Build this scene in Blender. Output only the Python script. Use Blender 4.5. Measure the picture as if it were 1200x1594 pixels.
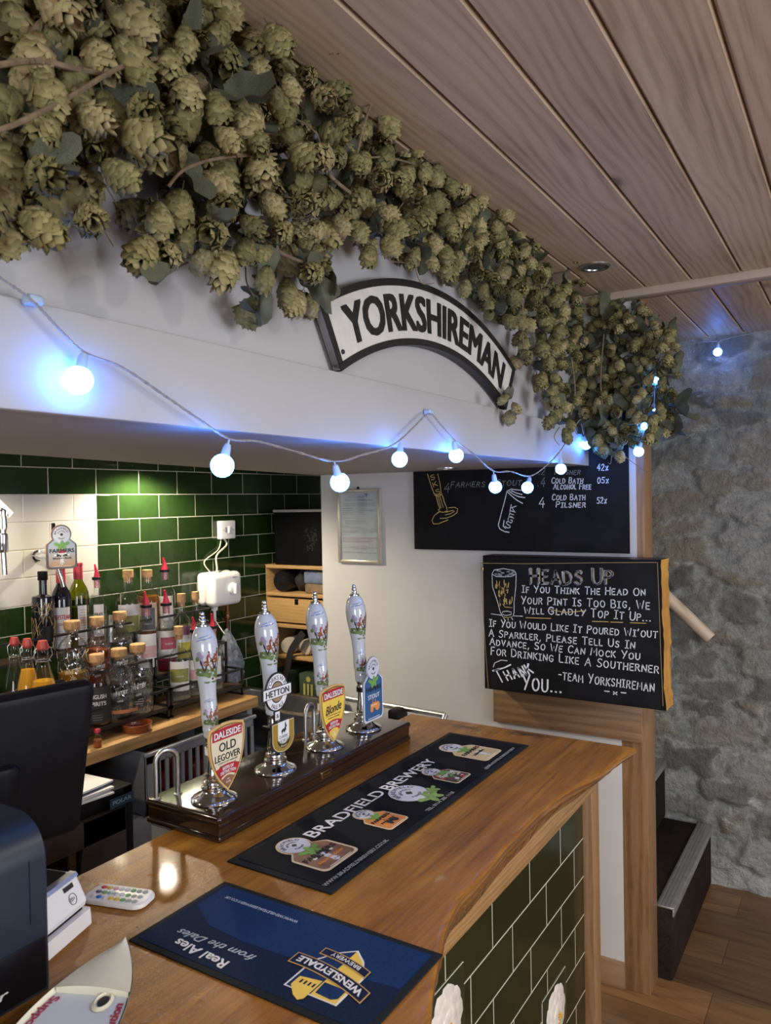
import bpy, bmesh, math, random
import numpy as np
from mathutils import Vector, Matrix

for o in list(bpy.data.objects):
    bpy.data.objects.remove(o)
SC = bpy.context.scene
COL = SC.collection
PI = math.pi
V3 = Vector

# ------------------------------------------------------------------ camera
F_PX, YAW, PITCH, ROLL = 1195.92, 0.557893, -0.0141969, -0.0174250
CAM = V3((0, 0, 1.74))
_F = V3((-math.sin(YAW) * math.cos(PITCH), math.cos(YAW) * math.cos(PITCH), math.sin(PITCH)))
_R0 = V3((math.cos(YAW), math.sin(YAW), 0))
_U0 = _R0.cross(_F)
_R = math.cos(ROLL) * _R0 + math.sin(ROLL) * _U0
_U = -math.sin(ROLL) * _R0 + math.cos(ROLL) * _U0
cd = bpy.data.cameras.new('camera')
cd.sensor_fit = 'VERTICAL'
cd.sensor_height = 24.0
cd.lens = F_PX / 1594 * 24.0
cd.clip_start = 0.05
cd.dof.use_dof = True
cd.dof.focus_distance = 2.1
cd.dof.aperture_fstop = 7.5
cam = bpy.data.objects.new('camera', cd)
COL.objects.link(cam)
M = Matrix.Identity(4)
for i in range(3):
    M[i][0], M[i][1], M[i][2], M[i][3] = _R[i], _U[i], -_F[i], CAM[i]
cam.matrix_world = M
SC.camera = cam


def at(u, v, ax, val):
    """point of the photograph (u, v) where it meets the plane axis ax = val"""
    d = _F + (u - 600) / F_PX * _R + (797 - v) / F_PX * _U
    return CAM + d * ((val - CAM[ax]) / d[ax])


# ------------------------------------------------------------------ world, lamps, exposure
SC.view_settings.view_transform = 'Standard'
SC.view_settings.look = 'None'
SC.view_settings.gamma = 1.0
SC.view_settings.use_curve_mapping = False
SC.view_settings.exposure = 0.45
SC.cycles.use_denoising = True
SC.cycles.max_bounces = 8
SC.cycles.transparent_max_bounces = 24
SC.cycles.caustics_reflective = False
SC.cycles.caustics_refractive = False
SC.cycles.sample_clamp_indirect = 6.0
W = bpy.data.worlds.new('world')
SC.world = W
W.use_nodes = True
W.node_tree.nodes['Background'].inputs[0].default_value = (0.75, 0.85, 1.0, 1)
W.node_tree.nodes['Background'].inputs[1].default_value = 0.8


def lamp(name, kind, loc, target, energy, color, **kw):
    d = bpy.data.lights.new(name, kind)
    d.energy = energy
    d.color = color
    for k, v in kw.items():
        setattr(d, k, v)
    o = bpy.data.objects.new(name, d)
    COL.objects.link(o)
    o.location = loc
    o.rotation_euler = (V3(target) - V3(loc)).to_track_quat('-Z', 'Y').to_euler()
    return o


# daylight through the two windows of the room behind the camera
lamp('daylight_rear', 'AREA', (1.35, -3.12, 1.5), (0.3, 0.6, 1.6), 60, (0.93, 0.96, 1.0), shape='RECTANGLE', size=1.9, size_y=1.4)
lamp('daylight_right', 'AREA', (2.92, 1.3, 1.5), (-0.8, 2.0, 1.9), 48, (0.88, 0.93, 1.0), shape='RECTANGLE', size=1.6, size_y=1.3)
# ceiling downlights on the customers' side
lamp('downlight_near', 'AREA', (0.95, 0.55, 2.425), (0.55, 0.6, 0), 13, (1.0, 0.93, 0.84), shape='DISK', size=0.12, spread=2.6)
lamp('downlight_mid', 'AREA', (0.9, 2.0, 2.425), (0.6, 2.0, 0), 9, (1.0, 0.93, 0.84), shape='DISK', size=0.12, spread=2.6)
# warm downlights in the soffit behind the bar
SPOTS = [((-2.36, 2.10, 1.90), 33.0), ((-2.25, 1.25, 1.905), 14.0), ((-1.75, 0.45, 1.86), 12.0)]
for k, (p, e) in enumerate(SPOTS):
    lamp('soffit_spot', 'SPOT', p, (p[0] + 0.06, p[1] - 0.02, 0), e, (1.0, 0.87, 0.64), spot_size=2.75, spot_blend=0.5, shadow_soft_size=0.025)


# ------------------------------------------------------------------ object helpers
def thing(name, label, cat, loc=(0, 0, 0), group=None, rotz=0.0):
    o = bpy.data.objects.new(name, None)
    o.empty_display_size = 0.05
    COL.objects.link(o)
    o.location = loc
    o.rotation_euler = (0, 0, rotz)
    return tag(o, label, cat, group)


def tag(o, label, cat, group=None):
    o['label'] = label
    o['category'] = cat
    if group:
        o['group'] = group
    return o


def struct(o):
    o['kind'] = 'structure'
    return o


class MB:
    """collects shapes, each with a material slot, into one mesh"""

    def __init__(s):
        s.v, s.f, s.m, s.sm = [], [], [], []

    def add(s, verts, faces, mi=0, smooth=False):
        b = len(s.v)
        s.v += [tuple(p) for p in verts]
        s.f += [tuple(b + i for i in f) for f in faces]
        s.m += [mi] * len(faces)
        s.sm += [smooth] * len(faces)
        return s

    def bm(s, bm, mi=0, smooth=False, mat=None):
        bm.verts.index_update()
        vs = [(mat @ v.co) if mat else v.co for v in bm.verts]
        s.add(vs, [[v.index for v in f.verts] for f in bm.faces], mi, smooth)
        bm.free()
        return s

    def box(s, lo, hi, mi=0, bev=0.0, seg=2, mat=None, smooth=None):
        bm = bmesh.new()
        bmesh.ops.create_cube(bm, size=1)
        lo, hi = V3(lo), V3(hi)
        c, d = (lo + hi) / 2, hi - lo
        for v in bm.verts:
            v.co = V3((c[i] + v.co[i] * d[i] for i in range(3)))
        if bev > 0:
            bmesh.ops.bevel(bm, geom=bm.edges[:], offset=min(bev, 0.49 * min(abs(x) for x in d)), segments=seg, profile=0.5, affect='EDGES')
        return s.bm(bm, mi, bev > 0 if smooth is None else smooth, mat)

    def lathe(s, prof, seg=32, mi=0, fn=None, c=(0, 0, 0), smooth=True):
        """prof: (r, z) from bottom to top, round the z axis at c"""
        vs, fs = [], []
        n = len(prof)
        for (r, z) in prof:
            for k in range(seg):
                a = 2 * PI * k / seg
                p = V3((r * math.cos(a), r * math.sin(a), z))
                if fn:
                    p = fn(p)
                vs.append(p + V3(c))
        for i in range(n - 1):
            for k in range(seg):
                k2 = (k + 1) % seg
                fs.append((i * seg + k, i * seg + k2, (i + 1) * seg + k2, (i + 1) * seg + k))
        if prof[0][0] > 1e-5:
            fs.append(tuple(reversed(range(seg))))
        if prof[-1][0] > 1e-5:
            fs.append(tuple((n - 1) * seg + k for k in range(seg)))
        return s.add(vs, fs, mi, smooth)

    def tube(s, pts, r, seg=8, mi=0, cap=True, smooth=True):
        pts = [V3(p) for p in pts]
        n = len(pts)
        rr = r if hasattr(r, '__len__') else [r] * n
        vs, fs = [], []
        t0 = (pts[1] - pts[0]).normalized()
        u = t0.orthogonal().normalized()
        for i, p in enumerate(pts):
            t = (pts[min(i + 1, n - 1)] - pts[max(i - 1, 0)])
            t = t.normalized() if t.length > 1e-9 else t0
            u = (u - t * u.dot(t))
            u = u.normalized() if u.length > 1e-6 else t.orthogonal().normalized()
            w = t.cross(u)
            for k in range(seg):
                a = 2 * PI * k / seg
                vs.append(p + (u * math.cos(a) + w * math.sin(a)) * rr[i])
        for i in range(n - 1):
            for k in range(seg):
                k2 = (k + 1) % seg
                fs.append((i * seg + k, i * seg + k2, (i + 1) * seg + k2, (i + 1) * seg + k))
        if cap:
            fs.append(tuple(reversed(range(seg))))
            fs.append(tuple((n - 1) * seg + k for k in range(seg)))
        return s.add(vs, fs, mi, smooth)

    def prism(s, poly, fr, z0, z1, mi=0, side=None):
        """poly in the 2-D frame fr, from height z0 to z1 along its normal"""
        n = len(poly)
        a = sum(poly[i][0] * poly[(i + 1) % n][1] - poly[(i + 1) % n][0] * poly[i][1] for i in range(n))
        if a < 0:
            poly = poly[::-1]
        vs = [fr(x, y, z0) for x, y in poly] + [fr(x, y, z1) for x, y in poly]
        s.add(vs, [tuple(range(n, 2 * n))], mi)
        s.add(vs, [tuple(reversed(range(n)))] + [(i, (i + 1) % n, n + (i + 1) % n, n + i) for i in range(n)], mi if side is None else side)
        return s

    def ball(s, c, r, mi=0, sub=2, sc=(1, 1, 1)):
        bm = bmesh.new()
        bmesh.ops.create_icosphere(bm, subdivisions=sub, radius=r)
        for v in bm.verts:
            v.co = V3((v.co[i] * sc[i] + c[i] for i in range(3)))
        return s.bm(bm, mi, True)

    def text(s, string, fr, size, mi=0, z0=0.0, z1=0.0004, align='LEFT', bold=0.0, warp=None, sx=1.0, shear=0.0, width=None):
        vs, fs = text_mesh(string, 0.0, shear)
        if not vs:
            return s
        xs = [p[0] for p in vs]
        w = max(xs) - min(xs)
        k = size
        kx = size * sx
        if width:
            kx = width / max(w, 1e-6)
        off = {'LEFT': 0, 'CENTER': -w / 2, 'RIGHT': -w}[align] - min(xs)
        # a heavier weight is the same lettering laid over itself, a hair to each side
        for n_, (bx, by) in enumerate([(0, 0)] if bold <= 0 else [(-1, -.7), (1, -.7), (-1, .7), (1, .7), (0, 0)]):
            out = []
            for x, y, z in vs:
                p = ((x + off) * kx + bx * bold * size, y * k + by * bold * size)
                if warp:
                    p = warp(*p)
                out.append(fr(p[0], p[1], z0 + z * (z1 - z0) + n_ * 1e-6))
            s.add(out, fs, mi)
        return s

    def build(s, name, mats, parent=None):
        me = bpy.data.meshes.new(name)
        org = V3((0, 0, 0))
        inv = None
        if parent is not None:
            inv = world_of(parent).inverted()
        vs = [tuple(inv @ V3(p)) for p in s.v] if inv else s.v
        me.from_pydata(vs, [], s.f)
        mats = mats if isinstance(mats, (list, tuple)) else [mats]
        for m in mats:
            me.materials.append(m)
        me.polygons.foreach_set('material_index', s.m)
        me.polygons.foreach_set('use_smooth', s.sm)
        me.update()
        if any(s.sm):
            try:
                me.set_sharp_from_angle(angle=math.radians(42))
            except Exception:
                pass
        o = bpy.data.objects.new(name, me)
        COL.objects.link(o)
        if parent is not None:
            o.parent = parent
        return o


def world_of(o):
    m = Matrix.LocRotScale(o.location, o.rotation_euler, o.scale)
    return world_of(o.parent) @ m if o.parent else m


_tc = {}


def text_mesh(string, bold=0.0, shear=0.0):
    key = (string, bold, shear)
    if key not in _tc:
        c = bpy.data.curves.new('t', 'FONT')
        c.body = string
        c.size = 1.0 / 0.73           # capitals one unit high
        c.extrude = 0.5
        c.offset = bold
        c.shear = shear
        c.resolution_u = 3
        o = bpy.data.objects.new('t', c)
        COL.objects.link(o)
        dg = bpy.context.evaluated_depsgraph_get()
        me = bpy.data.meshes.new_from_object(o.evaluated_get(dg))
        _tc[key] = ([(v.co.x, v.co.y, v.co.z + 0.5) for v in me.vertices], [tuple(p.vertices) for p in me.polygons])
        bpy.data.objects.remove(o)
        bpy.data.curves.remove(c)
        bpy.data.meshes.remove(me)
    return _tc[key]


def frame(o, ex, ey):
    o, ex, ey = V3(o), V3(ex).normalized(), V3(ey).normalized()
    ez = ex.cross(ey)
    return lambda x, y, z=0.0: o + ex * x + ey * y + ez * z


def arcpts(cx, cy, r, a0, a1, n, ry=None):
    ry = r if ry is None else ry
    return [(cx + r * math.cos(a0 + (a1 - a0) * i / n), cy + ry * math.sin(a0 + (a1 - a0) * i / n)) for i in range(n + 1)]


def smooth_path(pts, n=6):
    """Catmull-Rom through the points"""
    pts = [V3(p) for p in pts]
    out = []
    for i in range(len(pts) - 1):
        p0, p1, p2, p3 = pts[max(i - 1, 0)], pts[i], pts[i + 1], pts[min(i + 2, len(pts) - 1)]
        for k in range(n):
            t = k / n
            out.append(0.5 * ((2 * p1) + (p2 - p0) * t + (2 * p0 - 5 * p1 + 4 * p2 - p3) * t * t + (3 * p1 - p0 - 3 * p2 + p3) * t ** 3))
    out.append(pts[-1])
    return out


def copy_tree(o, parent=None):
    c = o.copy()
    COL.objects.link(c)
    c.parent = parent
    for ch in list(o.children):
        copy_tree(ch, c)
    return c


# chalk hand: single-stroke capitals, one unit high
_o = arcpts(0.38, 0.5, 0.36, PI / 2, PI / 2 + 2 * PI, 16, 0.5)
STROKE = {
    'A': (.72, [[(0, 0), (.36, 1), (.72, 0)], [(.12, .36), (.62, .36)]]),
    'B': (.6, [[(0, 0), (0, 1), (.38, .98), (.52, .85), (.48, .62), (.32, .53), (0, .52)], [(.32, .53), (.55, .42), (.6, .2), (.42, .02), (0, 0)]]),
    'C': (.64, [[(.64, .85), (.5, .97), (.34, 1), (.14, .85), (.02, .5), (.12, .14), (.34, 0), (.5, .03), (.64, .15)]]),
    'D': (.66, [[(0, 0), (0, 1), (.32, .97), (.56, .8), (.66, .5), (.56, .18), (.3, .02), (0, 0)]]),
    'E': (.52, [[(.52, 1), (0, 1), (0, 0), (.52, 0)], [(0, .52), (.42, .52)]]),
    'F': (.5, [[(.5, 1), (0, 1), (0, 0)], [(0, .54), (.4, .54)]]),
    'G': (.7, [[(.66, .85), (.5, .97), (.34, 1), (.12, .84), (.02, .5), (.12, .14), (.36, 0), (.58, .08), (.66, .3), (.66, .44), (.4, .44)]]),
    'H': (.62, [[(0, 0), (0, 1)], [(.62, 0), (.62, 1)], [(0, .52), (.62, .52)]]),
    'I': (.4, [[(.2, 0), (.2, 1)], [(0, 1), (.4, 1)], [(0, 0), (.4, 0)]]),
    'J': (.5, [[(.5, 1), (.5, .25), (.38, .03), (.18, 0), (0, .2)]]),
    'K': (.6, [[(0, 0), (0, 1)], [(.58, 1), (0, .45)], [(.15, .58), (.6, 0)]]),
    'L': (.48, [[(0, 1), (0, 0), (.48, 0)]]),
    'M': (.8, [[(0, 0), (.08, 1), (.4, .35), (.72, 1), (.8, 0)]]),
    'N': (.64, [[(0, 0), (0, 1), (.64, 0), (.64, 1)]]),
    'O': (.76, [_o]),
    'P': (.56, [[(0, 0), (0, 1), (.36, .98), (.54, .84), (.54, .64), (.36, .5), (0, .48)]]),
    'Q': (.76, [_o, [(.5, .2), (.76, -.05)]]),
    'R': (.6, [[(0, 0), (0, 1), (.36, .98), (.53, .84), (.5, .63), (.34, .52), (0, .5)], [(.28, .5), (.6, 0)]]),
    'S': (.56, [[(.54, .88), (.4, .99), (.2, .98), (.05, .84), (.08, .64), (.3, .52), (.5, .4), (.54, .2), (.4, .03), (.18, 0), (0, .14)]]),
    'T': (.64, [[(0, 1), (.64, 1)], [(.32, 1), (.32, 0)]]),
    'U': (.62, [[(0, 1), (0, .3), (.1, .06), (.3, 0), (.5, .06), (.62, .3), (.62, 1)]]),
    'V': (.66, [[(0, 1), (.33, 0), (.66, 1)]]),
    'W': (.9, [[(0, 1), (.22, 0), (.45, .7), (.68, 0), (.9, 1)]]),
    'X': (.6, [[(0, 1), (.6, 0)], [(.6, 1), (0, 0)]]),
    'Y': (.64, [[(0, 1), (.32, .5)], [(.64, 1), (.22, 0)]]),
    'x': (.4, [[(.05, .6), (.4, .1)], [(.38, .6), (.05, .1)]]),
    '0': (.6, [arcpts(.3, .5, .28, PI / 2, PI / 2 + 2 * PI, 14, .5)]),
    '2': (.55, [[(0, .8), (.15, .98), (.38, .98), (.52, .78), (.4, .5), (0, 0), (.55, 0)]]),
    '4': (.6, [[(.4, 1), (0, .35), (.6, .35)], [(.45, .65), (.45, 0)]]),
    '5': (.55, [[(.5, 1), (.08, 1), (.04, .58), (.3, .62), (.52, .45), (.5, .15), (.28, 0), (0, .1)]]),
    '6': (.55, [[(.5, .95), (.2, .75), (.03, .35), (.1, .05), (.35, 0), (.53, .2), (.4, .48), (.08, .4)]]),
    '%': (.5, [[(.5, .7), (.1, 0)], [(.05, .6), (.1, .68), (.15, .6), (.1, .52), (.05, .6)], [(.42, .1), (.47, .18), (.52, .1), (.47, .02), (.42, .1)]]),
    ',': (.18, [[(.1, .08), (.02, -.18)]]),
    '.': (.14, [[(.03, .04), (.09, .04)]]),
    "'": (.16, [[(.1, 1), (.03, .78)]]),
    '-': (.4, [[(.02, .48), (.38, .48)]]),
}


def ribbon(mb, pts, fr, w, mi=0, z=0.0006, rnd=None):
    pts = [V3((p[0], p[1], 0)) for p in pts]
    n = len(pts)
    L, Rr = [], []
    for i in range(n):
        a, b = pts[max(i - 1, 0)], pts[min(i + 1, n - 1)]
        t = (b - a)
        t = t.normalized() if t.length > 1e-9 else V3((1, 0, 0))
        nn = V3((-t.y, t.x, 0))
        k = w / 2 * (rnd.uniform(0.8, 1.15) if rnd else 1)
        p = pts[i]
        if i == 0:
            p = p - t * w * 0.4
        if i == n - 1:
            p = p + t * w * 0.4
        L.append(p + nn * k)
        Rr.append(p - nn * k)
    vs = [fr(p.x, p.y, z) for p in L] + [fr(p.x, p.y, z) for p in Rr]
    mb.add(vs, [(n + i, n + i + 1, i + 1, i) for i in range(n - 1)], mi)


def chalk(mb, string, fr, p0, p1, h, w, mi=0, rnd=None, slant=0.0, space=0.28, small=0.8):
    """write string from p0 to p1 (2-D in fr), capital height h; words start with a taller letter"""
    rnd = rnd or random.Random(5)
    adv = []
    prev = ' '
    for ch in string:
        k = 1.0 if (prev == ' ' or not ch.isalpha()) else small
        adv.append((k, (STROKE[ch][0] * k + space) if ch != ' ' else 0.55))
        prev = ch
    tot = sum(a for _, a in adv) - space
    p0, p1 = V3((p0[0], p0[1], 0)), V3((p1[0], p1[1], 0))
    ex = (p1 - p0)
    sx = ex.length / tot
    ex = ex.normalized()
    ey = V3((-ex.y, ex.x, 0))
    x = 0.0
    for ch, (k, a) in zip(string, adv):
        if ch != ' ':
            jy, js = rnd.uniform(-.04, .04), rnd.uniform(-.05, .05) + slant
            for pl in STROKE[ch][1]:
                q = []
                for (px, py) in pl:
                    py2 = py * k + jy
                    X = (x + px * k + py2 * js) * sx
                    q.append(p0 + ex * X + ey * (py2 * h))
                if len(q) > 2 and len(q) < 5:
                    for i in range(len(q) - 1):
                        ribbon(mb, q[i:i + 2], fr, w, mi, rnd=rnd)
                else:
                    ribbon(mb, q, fr, w, mi, rnd=rnd)
        x += a


# ------------------------------------------------------------------ materials
MATS = {}


class NT:
    def __init__(s, name):
        s.m = bpy.data.materials.new(name)
        s.m.use_nodes = True
        s.t = s.m.node_tree
        s.b = s.t.nodes['Principled BSDF']
        s.out = s.t.nodes['Material Output']

    def n(s, typ, **kw):
        nd = s.t.nodes.new(typ)
        for k, v in kw.items():
            if k.startswith('i_'):
                nd.inputs[int(k[2:])].default_value = v
            else:
                setattr(nd, k, v)
        return nd

    def l(s, a, b):
        s.t.links.new(a, b)

    def coord(s, kind='Object', scale=(1, 1, 1), loc=(0, 0, 0), rot=(0, 0, 0)):
        tc = s.n('ShaderNodeTexCoord')
        mp = s.n('ShaderNodeMapping')
        mp.inputs['Scale'].default_value = scale
        mp.inputs['Location'].default_value = loc
        mp.inputs['Rotation'].default_value = rot
        s.l(tc.outputs[kind], mp.inputs[0])
        return mp.outputs[0]

    def noise(s, vec, scale, detail=4, rough=0.55, dist=0.0):
        nd = s.n('ShaderNodeTexNoise')
        nd.inputs['Scale'].default_value = scale
        nd.inputs['Detail'].default_value = detail
        nd.inputs['Roughness'].default_value = rough
        nd.inputs['Distortion'].default_value = dist
        s.l(vec, nd.inputs['Vector'])
        return nd.outputs[0]

    def ramp(s, fac, stops):
        nd = s.n('ShaderNodeValToRGB')
        e = nd.color_ramp.elements
        while len(e) < len(stops):
            e.new(0.5)
        for el, (p, c) in zip(e, stops):
            el.position = p
            el.color = (*c, 1) if len(c) == 3 else c
        s.l(fac, nd.inputs[0])
        return nd.outputs[0]

    def mix(s, fac, a, b, blend='MIX'):
        nd = s.n('ShaderNodeMix', data_type='RGBA', blend_type=blend)
        for sock, val in ((nd.inputs[0], fac), (nd.inputs[6], a), (nd.inputs[7], b)):
            if hasattr(val, 'links'):
                s.l(val, sock)
            elif isinstance(val, (int, float)):
                sock.default_value = val
            else:
                sock.default_value = (*val, 1)
        return nd.outputs[2]

    def math(s, op, a, b=None):
        nd = s.n('ShaderNodeMath', operation=op)
        for sock, val in zip(nd.inputs, (a, b)):
            if val is None:
                continue
            if hasattr(val, 'links'):
                s.l(val, sock)
            else:
                sock.default_value = val
        return nd.outputs[0]

    def bump(s, h, strength=0.3, dist=0.01):
        nd = s.n('ShaderNodeBump')
        nd.inputs['Strength'].default_value = strength
        nd.inputs['Distance'].default_value = dist
        s.l(h, nd.inputs['Height'])
        s.l(nd.outputs[0], s.b.inputs['Normal'])

    def col(s, c):
        if hasattr(c, 'links'):
            s.l(c, s.b.inputs['Base Color'])
        else:
            s.b.inputs['Base Color'].default_value = (*c, 1)

    def set(s, **kw):
        for k, v in kw.items():
            s.b.inputs[k.replace('_', ' ')].default_value = v
        return s


def plain(name, c, rough=0.5, metal=0.0, var=0.08, scale=30, bump=0.0, coat=0.0, spec=0.5):
    """a procedural surface with a little uneven wear"""
    t = NT(name)
    v = t.coord()
    nz = t.noise(v, scale, 3)
    a = tuple(max(0, x * (1 - var)) for x in c)
    b = tuple(min(1, x * (1 + var)) for x in c)
    t.col(t.ramp(nz, [(0.3, a), (0.7, b)]))
    t.set(Roughness=rough, Metallic=metal)
    t.b.inputs['Coat Weight'].default_value = coat
    t.b.inputs['Specular IOR Level'].default_value = spec
    if bump:
        t.bump(nz, bump, 0.002)
    return t.m


def wood(name, dark, mid, light, grain=(1, 1, 1), scale=6.0, rough=0.45, coat=0.0, bump=0.15, knots=0.0, ring=0.5, loc=(0, 0, 0)):
    """grain: coordinate scale, small along the grain"""
    t = NT(name)
    v = t.coord('Object', grain, loc)
    big = t.noise(v, scale, 5, 0.6, 1.2)
    wv = t.n('ShaderNodeTexWave', wave_type='RINGS', rings_direction='SPHERICAL')
    wv.inputs['Scale'].default_value = scale * 0.55
    wv.inputs['Distortion'].default_value = 5.0
    wv.inputs['Detail'].default_value = 3
    wv.inputs['Detail Scale'].default_value = 1.2
    t.l(v, wv.inputs[0])
    fine = t.noise(v, scale * 9, 4, 0.7)
    h = t.math('ADD', t.math('MULTIPLY', big, 1 - ring), t.math('MULTIPLY', wv.outputs[1], ring))
    h2 = t.math('ADD', t.math('MULTIPLY', h, 0.75), t.math('MULTIPLY', fine, 0.25))
    c = t.ramp(h2, [(0.18, dark), (0.5, mid), (0.82, light)])
    if knots:
        vo = t.n('ShaderNodeTexVoronoi')
        vo.inputs['Scale'].default_value = knots
        t.l(t.coord('Object', tuple(0.35 + 0.65 * g if g < 1 else 1 for g in grain)), vo.inputs['Vector'])
        kf = t.ramp(vo.outputs['Distance'], [(0.03, (1, 1, 1)), (0.10, (0, 0, 0))])
        c = t.mix(kf, c, tuple(x * 0.35 for x in dark))
    t.col(c)
    t.set(Roughness=rough)
    t.b.inputs['Coat Weight'].default_value = coat
    t.b.inputs['Coat Roughness'].default_value = 0.12
    t.bump(h2, bump, 0.004)
    return t.m


def thin_glass(name, tint=(0.93, 0.95, 0.94), rough=0.02, refl=1.0, bump=0.0, bscale=60, frost=0.0):
    """single-walled glass: see-through, tinted, mirror-like at the rim"""
    t = NT(name)
    t.t.nodes.remove(t.b)
    tr = t.n('ShaderNodeBsdfTransparent')
    tr.inputs[0].default_value = (*tint, 1)
    gl = t.n('ShaderNodeBsdfGlossy')
    gl.inputs['Roughness'].default_value = rough
    fr = t.n('ShaderNodeLayerWeight')
    fr.inputs[0].default_value = 0.35
    v = t.coord()
    f = t.math('MULTIPLY', t.math('ADD', t.math('POWER', fr.outputs['Facing'], 1.7), 0.06), 0.8 * refl)
    if bump or frost:
        vo = t.n('ShaderNodeTexVoronoi', feature='DISTANCE_TO_EDGE')
        vo.inputs['Scale'].default_value = bscale
        t.l(v, vo.inputs['Vector'])
        bp = t.n('ShaderNodeBump')
        bp.inputs['Strength'].default_value = max(bump, 0.01)
        bp.inputs['Distance'].default_value = 0.01
        t.l(vo.outputs[0], bp.inputs['Height'])
        t.l(bp.outputs[0], gl.inputs['Normal'])
        t.l(bp.outputs[0], fr.inputs['Normal'])
        f = t.math('MINIMUM', t.math('ADD', f, frost), 1.0)
    mx = t.n('ShaderNodeMixShader')
    t.l(f, mx.inputs[0])
    t.l(tr.outputs[0], mx.inputs[1])
    t.l(gl.outputs[0], mx.inputs[2])
    t.l(mx.outputs[0], t.out.inputs[0])
    return t.m


def liquid(name, c, dens=0.6):
    t = NT(name)
    t.t.nodes.remove(t.b)
    tr = t.n('ShaderNodeBsdfTransparent')
    tr.inputs[0].default_value = (*c, 1)
    df = t.n('ShaderNodeBsdfTranslucent')
    d2 = t.n('ShaderNodeBsdfDiffuse')
    nz = t.noise(t.coord(), 18, 2)
    cc = t.ramp(nz, [(0.3, tuple(x * 0.85 for x in c)), (0.7, c)])
    t.l(cc, df.inputs[0])
    t.l(cc, d2.inputs[0])
    ad = t.n('ShaderNodeMixShader')
    t.l(df.outputs[0], ad.inputs[1])
    t.l(d2.outputs[0], ad.inputs[2])
    mx = t.n('ShaderNodeMixShader')
    mx.inputs[0].default_value = dens
    t.l(tr.outputs[0], mx.inputs[1])
    t.l(ad.outputs[0], mx.inputs[2])
    t.l(mx.outputs[0], t.out.inputs[0])
    return t.m


def glow(name, c, strength):
    t = NT(name)
    t.t.nodes.remove(t.b)
    e = t.n('ShaderNodeEmission')
    e.inputs[0].default_value = (*c, 1)
    e.inputs[1].default_value = strength
    t.l(e.outputs[0], t.out.inputs[0])
    return t.m


def tiles(name, green, grout, length, row, y0, z0, white=None, patch=None, rough=0.12):
    """brick-bond glazed tiles on a wall along y; joints at z0 and, in the row above it, at y0"""
    t = NT(name)
    tc = t.n('ShaderNodeTexCoord')
    sp = t.n('ShaderNodeSeparateXYZ')
    t.l(tc.outputs['Object'], sp.inputs[0])
    yy = t.math('ADD', sp.outputs[1], -y0 + length * 40)
    zz = t.math('ADD', sp.outputs[2], -z0 + row * 41)
    cb = t.n('ShaderNodeCombineXYZ')
    t.l(yy, cb.inputs[0])
    t.l(zz, cb.inputs[1])
    br = t.n('ShaderNodeTexBrick')
    br.offset = 0.5
    br.offset_frequency = 2
    br.inputs['Color1'].default_value = (*[x * 0.82 for x in green], 1)
    br.inputs['Color2'].default_value = (*[x * 1.15 for x in green], 1)
    br.inputs['Mortar'].default_value = (*grout, 1)
    br.inputs['Scale'].default_value = 1.0
    br.inputs['Mortar Size'].default_value = 0.0016
    br.inputs['Mortar Smooth'].default_value = 0.0
    br.inputs['Brick Width'].default_value = length
    br.inputs['Row Height'].default_value = row
    t.l(cb.outputs[0], br.inputs['Vector'])
    c = br.outputs[0]
    nz = t.noise(tc.outputs['Object'], 26, 2)
    c = t.mix(0.25, c, t.ramp(nz, [(0.3, (0.25, 0.25, 0.25)), (0.7, (1, 1, 1))]), 'MULTIPLY')
    if patch:
        (ya, yb, za, zb) = patch
        m = None
        for sock, a, op in ((sp.outputs[1], ya, 'GREATER_THAN'), (sp.outputs[1], yb, 'LESS_THAN'), (sp.outputs[2], za, 'GREATER_THAN'), (sp.outputs[2], zb, 'LESS_THAN')):
            q = t.math(op, sock, a)
            m = q if m is None else t.math('MULTIPLY', m, q)
        cw = t.mix(br.outputs['Fac'], white, tuple(x * 0.8 for x in grout))
        c = t.mix(m, c, cw)
    t.col(c)
    rg = t.math('ADD', t.math('MULTIPLY', br.outputs['Fac'], 0.6), rough)
    t.l(rg, t.b.inputs['Roughness'])
    # wide soft fall-off towards the joint gives the pillowed glaze edge
    b2 = t.n('ShaderNodeTexBrick')
    b2.offset = 0.5
    b2.offset_frequency = 2
    for nm, vl in (('Scale', 1.0), ('Mortar Size', 0.004), ('Mortar Smooth', 1.0), ('Brick Width', length), ('Row Height', row)):
        b2.inputs[nm].default_value = vl
    t.l(cb.outputs[0], b2.inputs['Vector'])
    h = t.math('ADD', t.math('MULTIPLY', b2.outputs['Fac'], -1.0), t.math('MULTIPLY', t.noise(tc.outputs['Object'], 9, 2), 0.25))
    t.bump(h, 0.35, 0.003)
    return t.m


M_plaster = plain('white_plaster', (0.60, 0.585, 0.57), 0.75, var=0.03, scale=5, bump=0.05)
M_bulk = plain('white_painted_board', (0.47, 0.46, 0.465), 0.62, var=0.03, scale=4, bump=0.03)
M_black = plain('black_plastic', (0.0055, 0.0055, 0.0075), 0.45, var=0.2, spec=0.2)
M_blackmetal = plain('black_metal', (0.012, 0.011, 0.011), 0.42, var=0.2)
M_navyplastic = plain('dark_blue_plastic', (0.010, 0.017, 0.032), 0.38, var=0.1)
M_white = plain('white_plastic', (0.78, 0.77, 0.76), 0.3, var=0.03)
M_cream = plain('cream_plastic', (0.72, 0.70, 0.55), 0.35, var=0.04)
M_chrome = plain('chrome', (0.82, 0.83, 0.85), 0.07, 1.0, var=0.02)
M_steel = plain('brushed_steel', (0.62, 0.62, 0.62), 0.3, 1.0, var=0.08, scale=80)
M_alu = plain('aluminium', (0.55, 0.55, 0.55), 0.42, 0.85, var=0.12, scale=40)
M_brass = plain('brass', (0.72, 0.52, 0.2), 0.25, 1.0, var=0.1)
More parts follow.
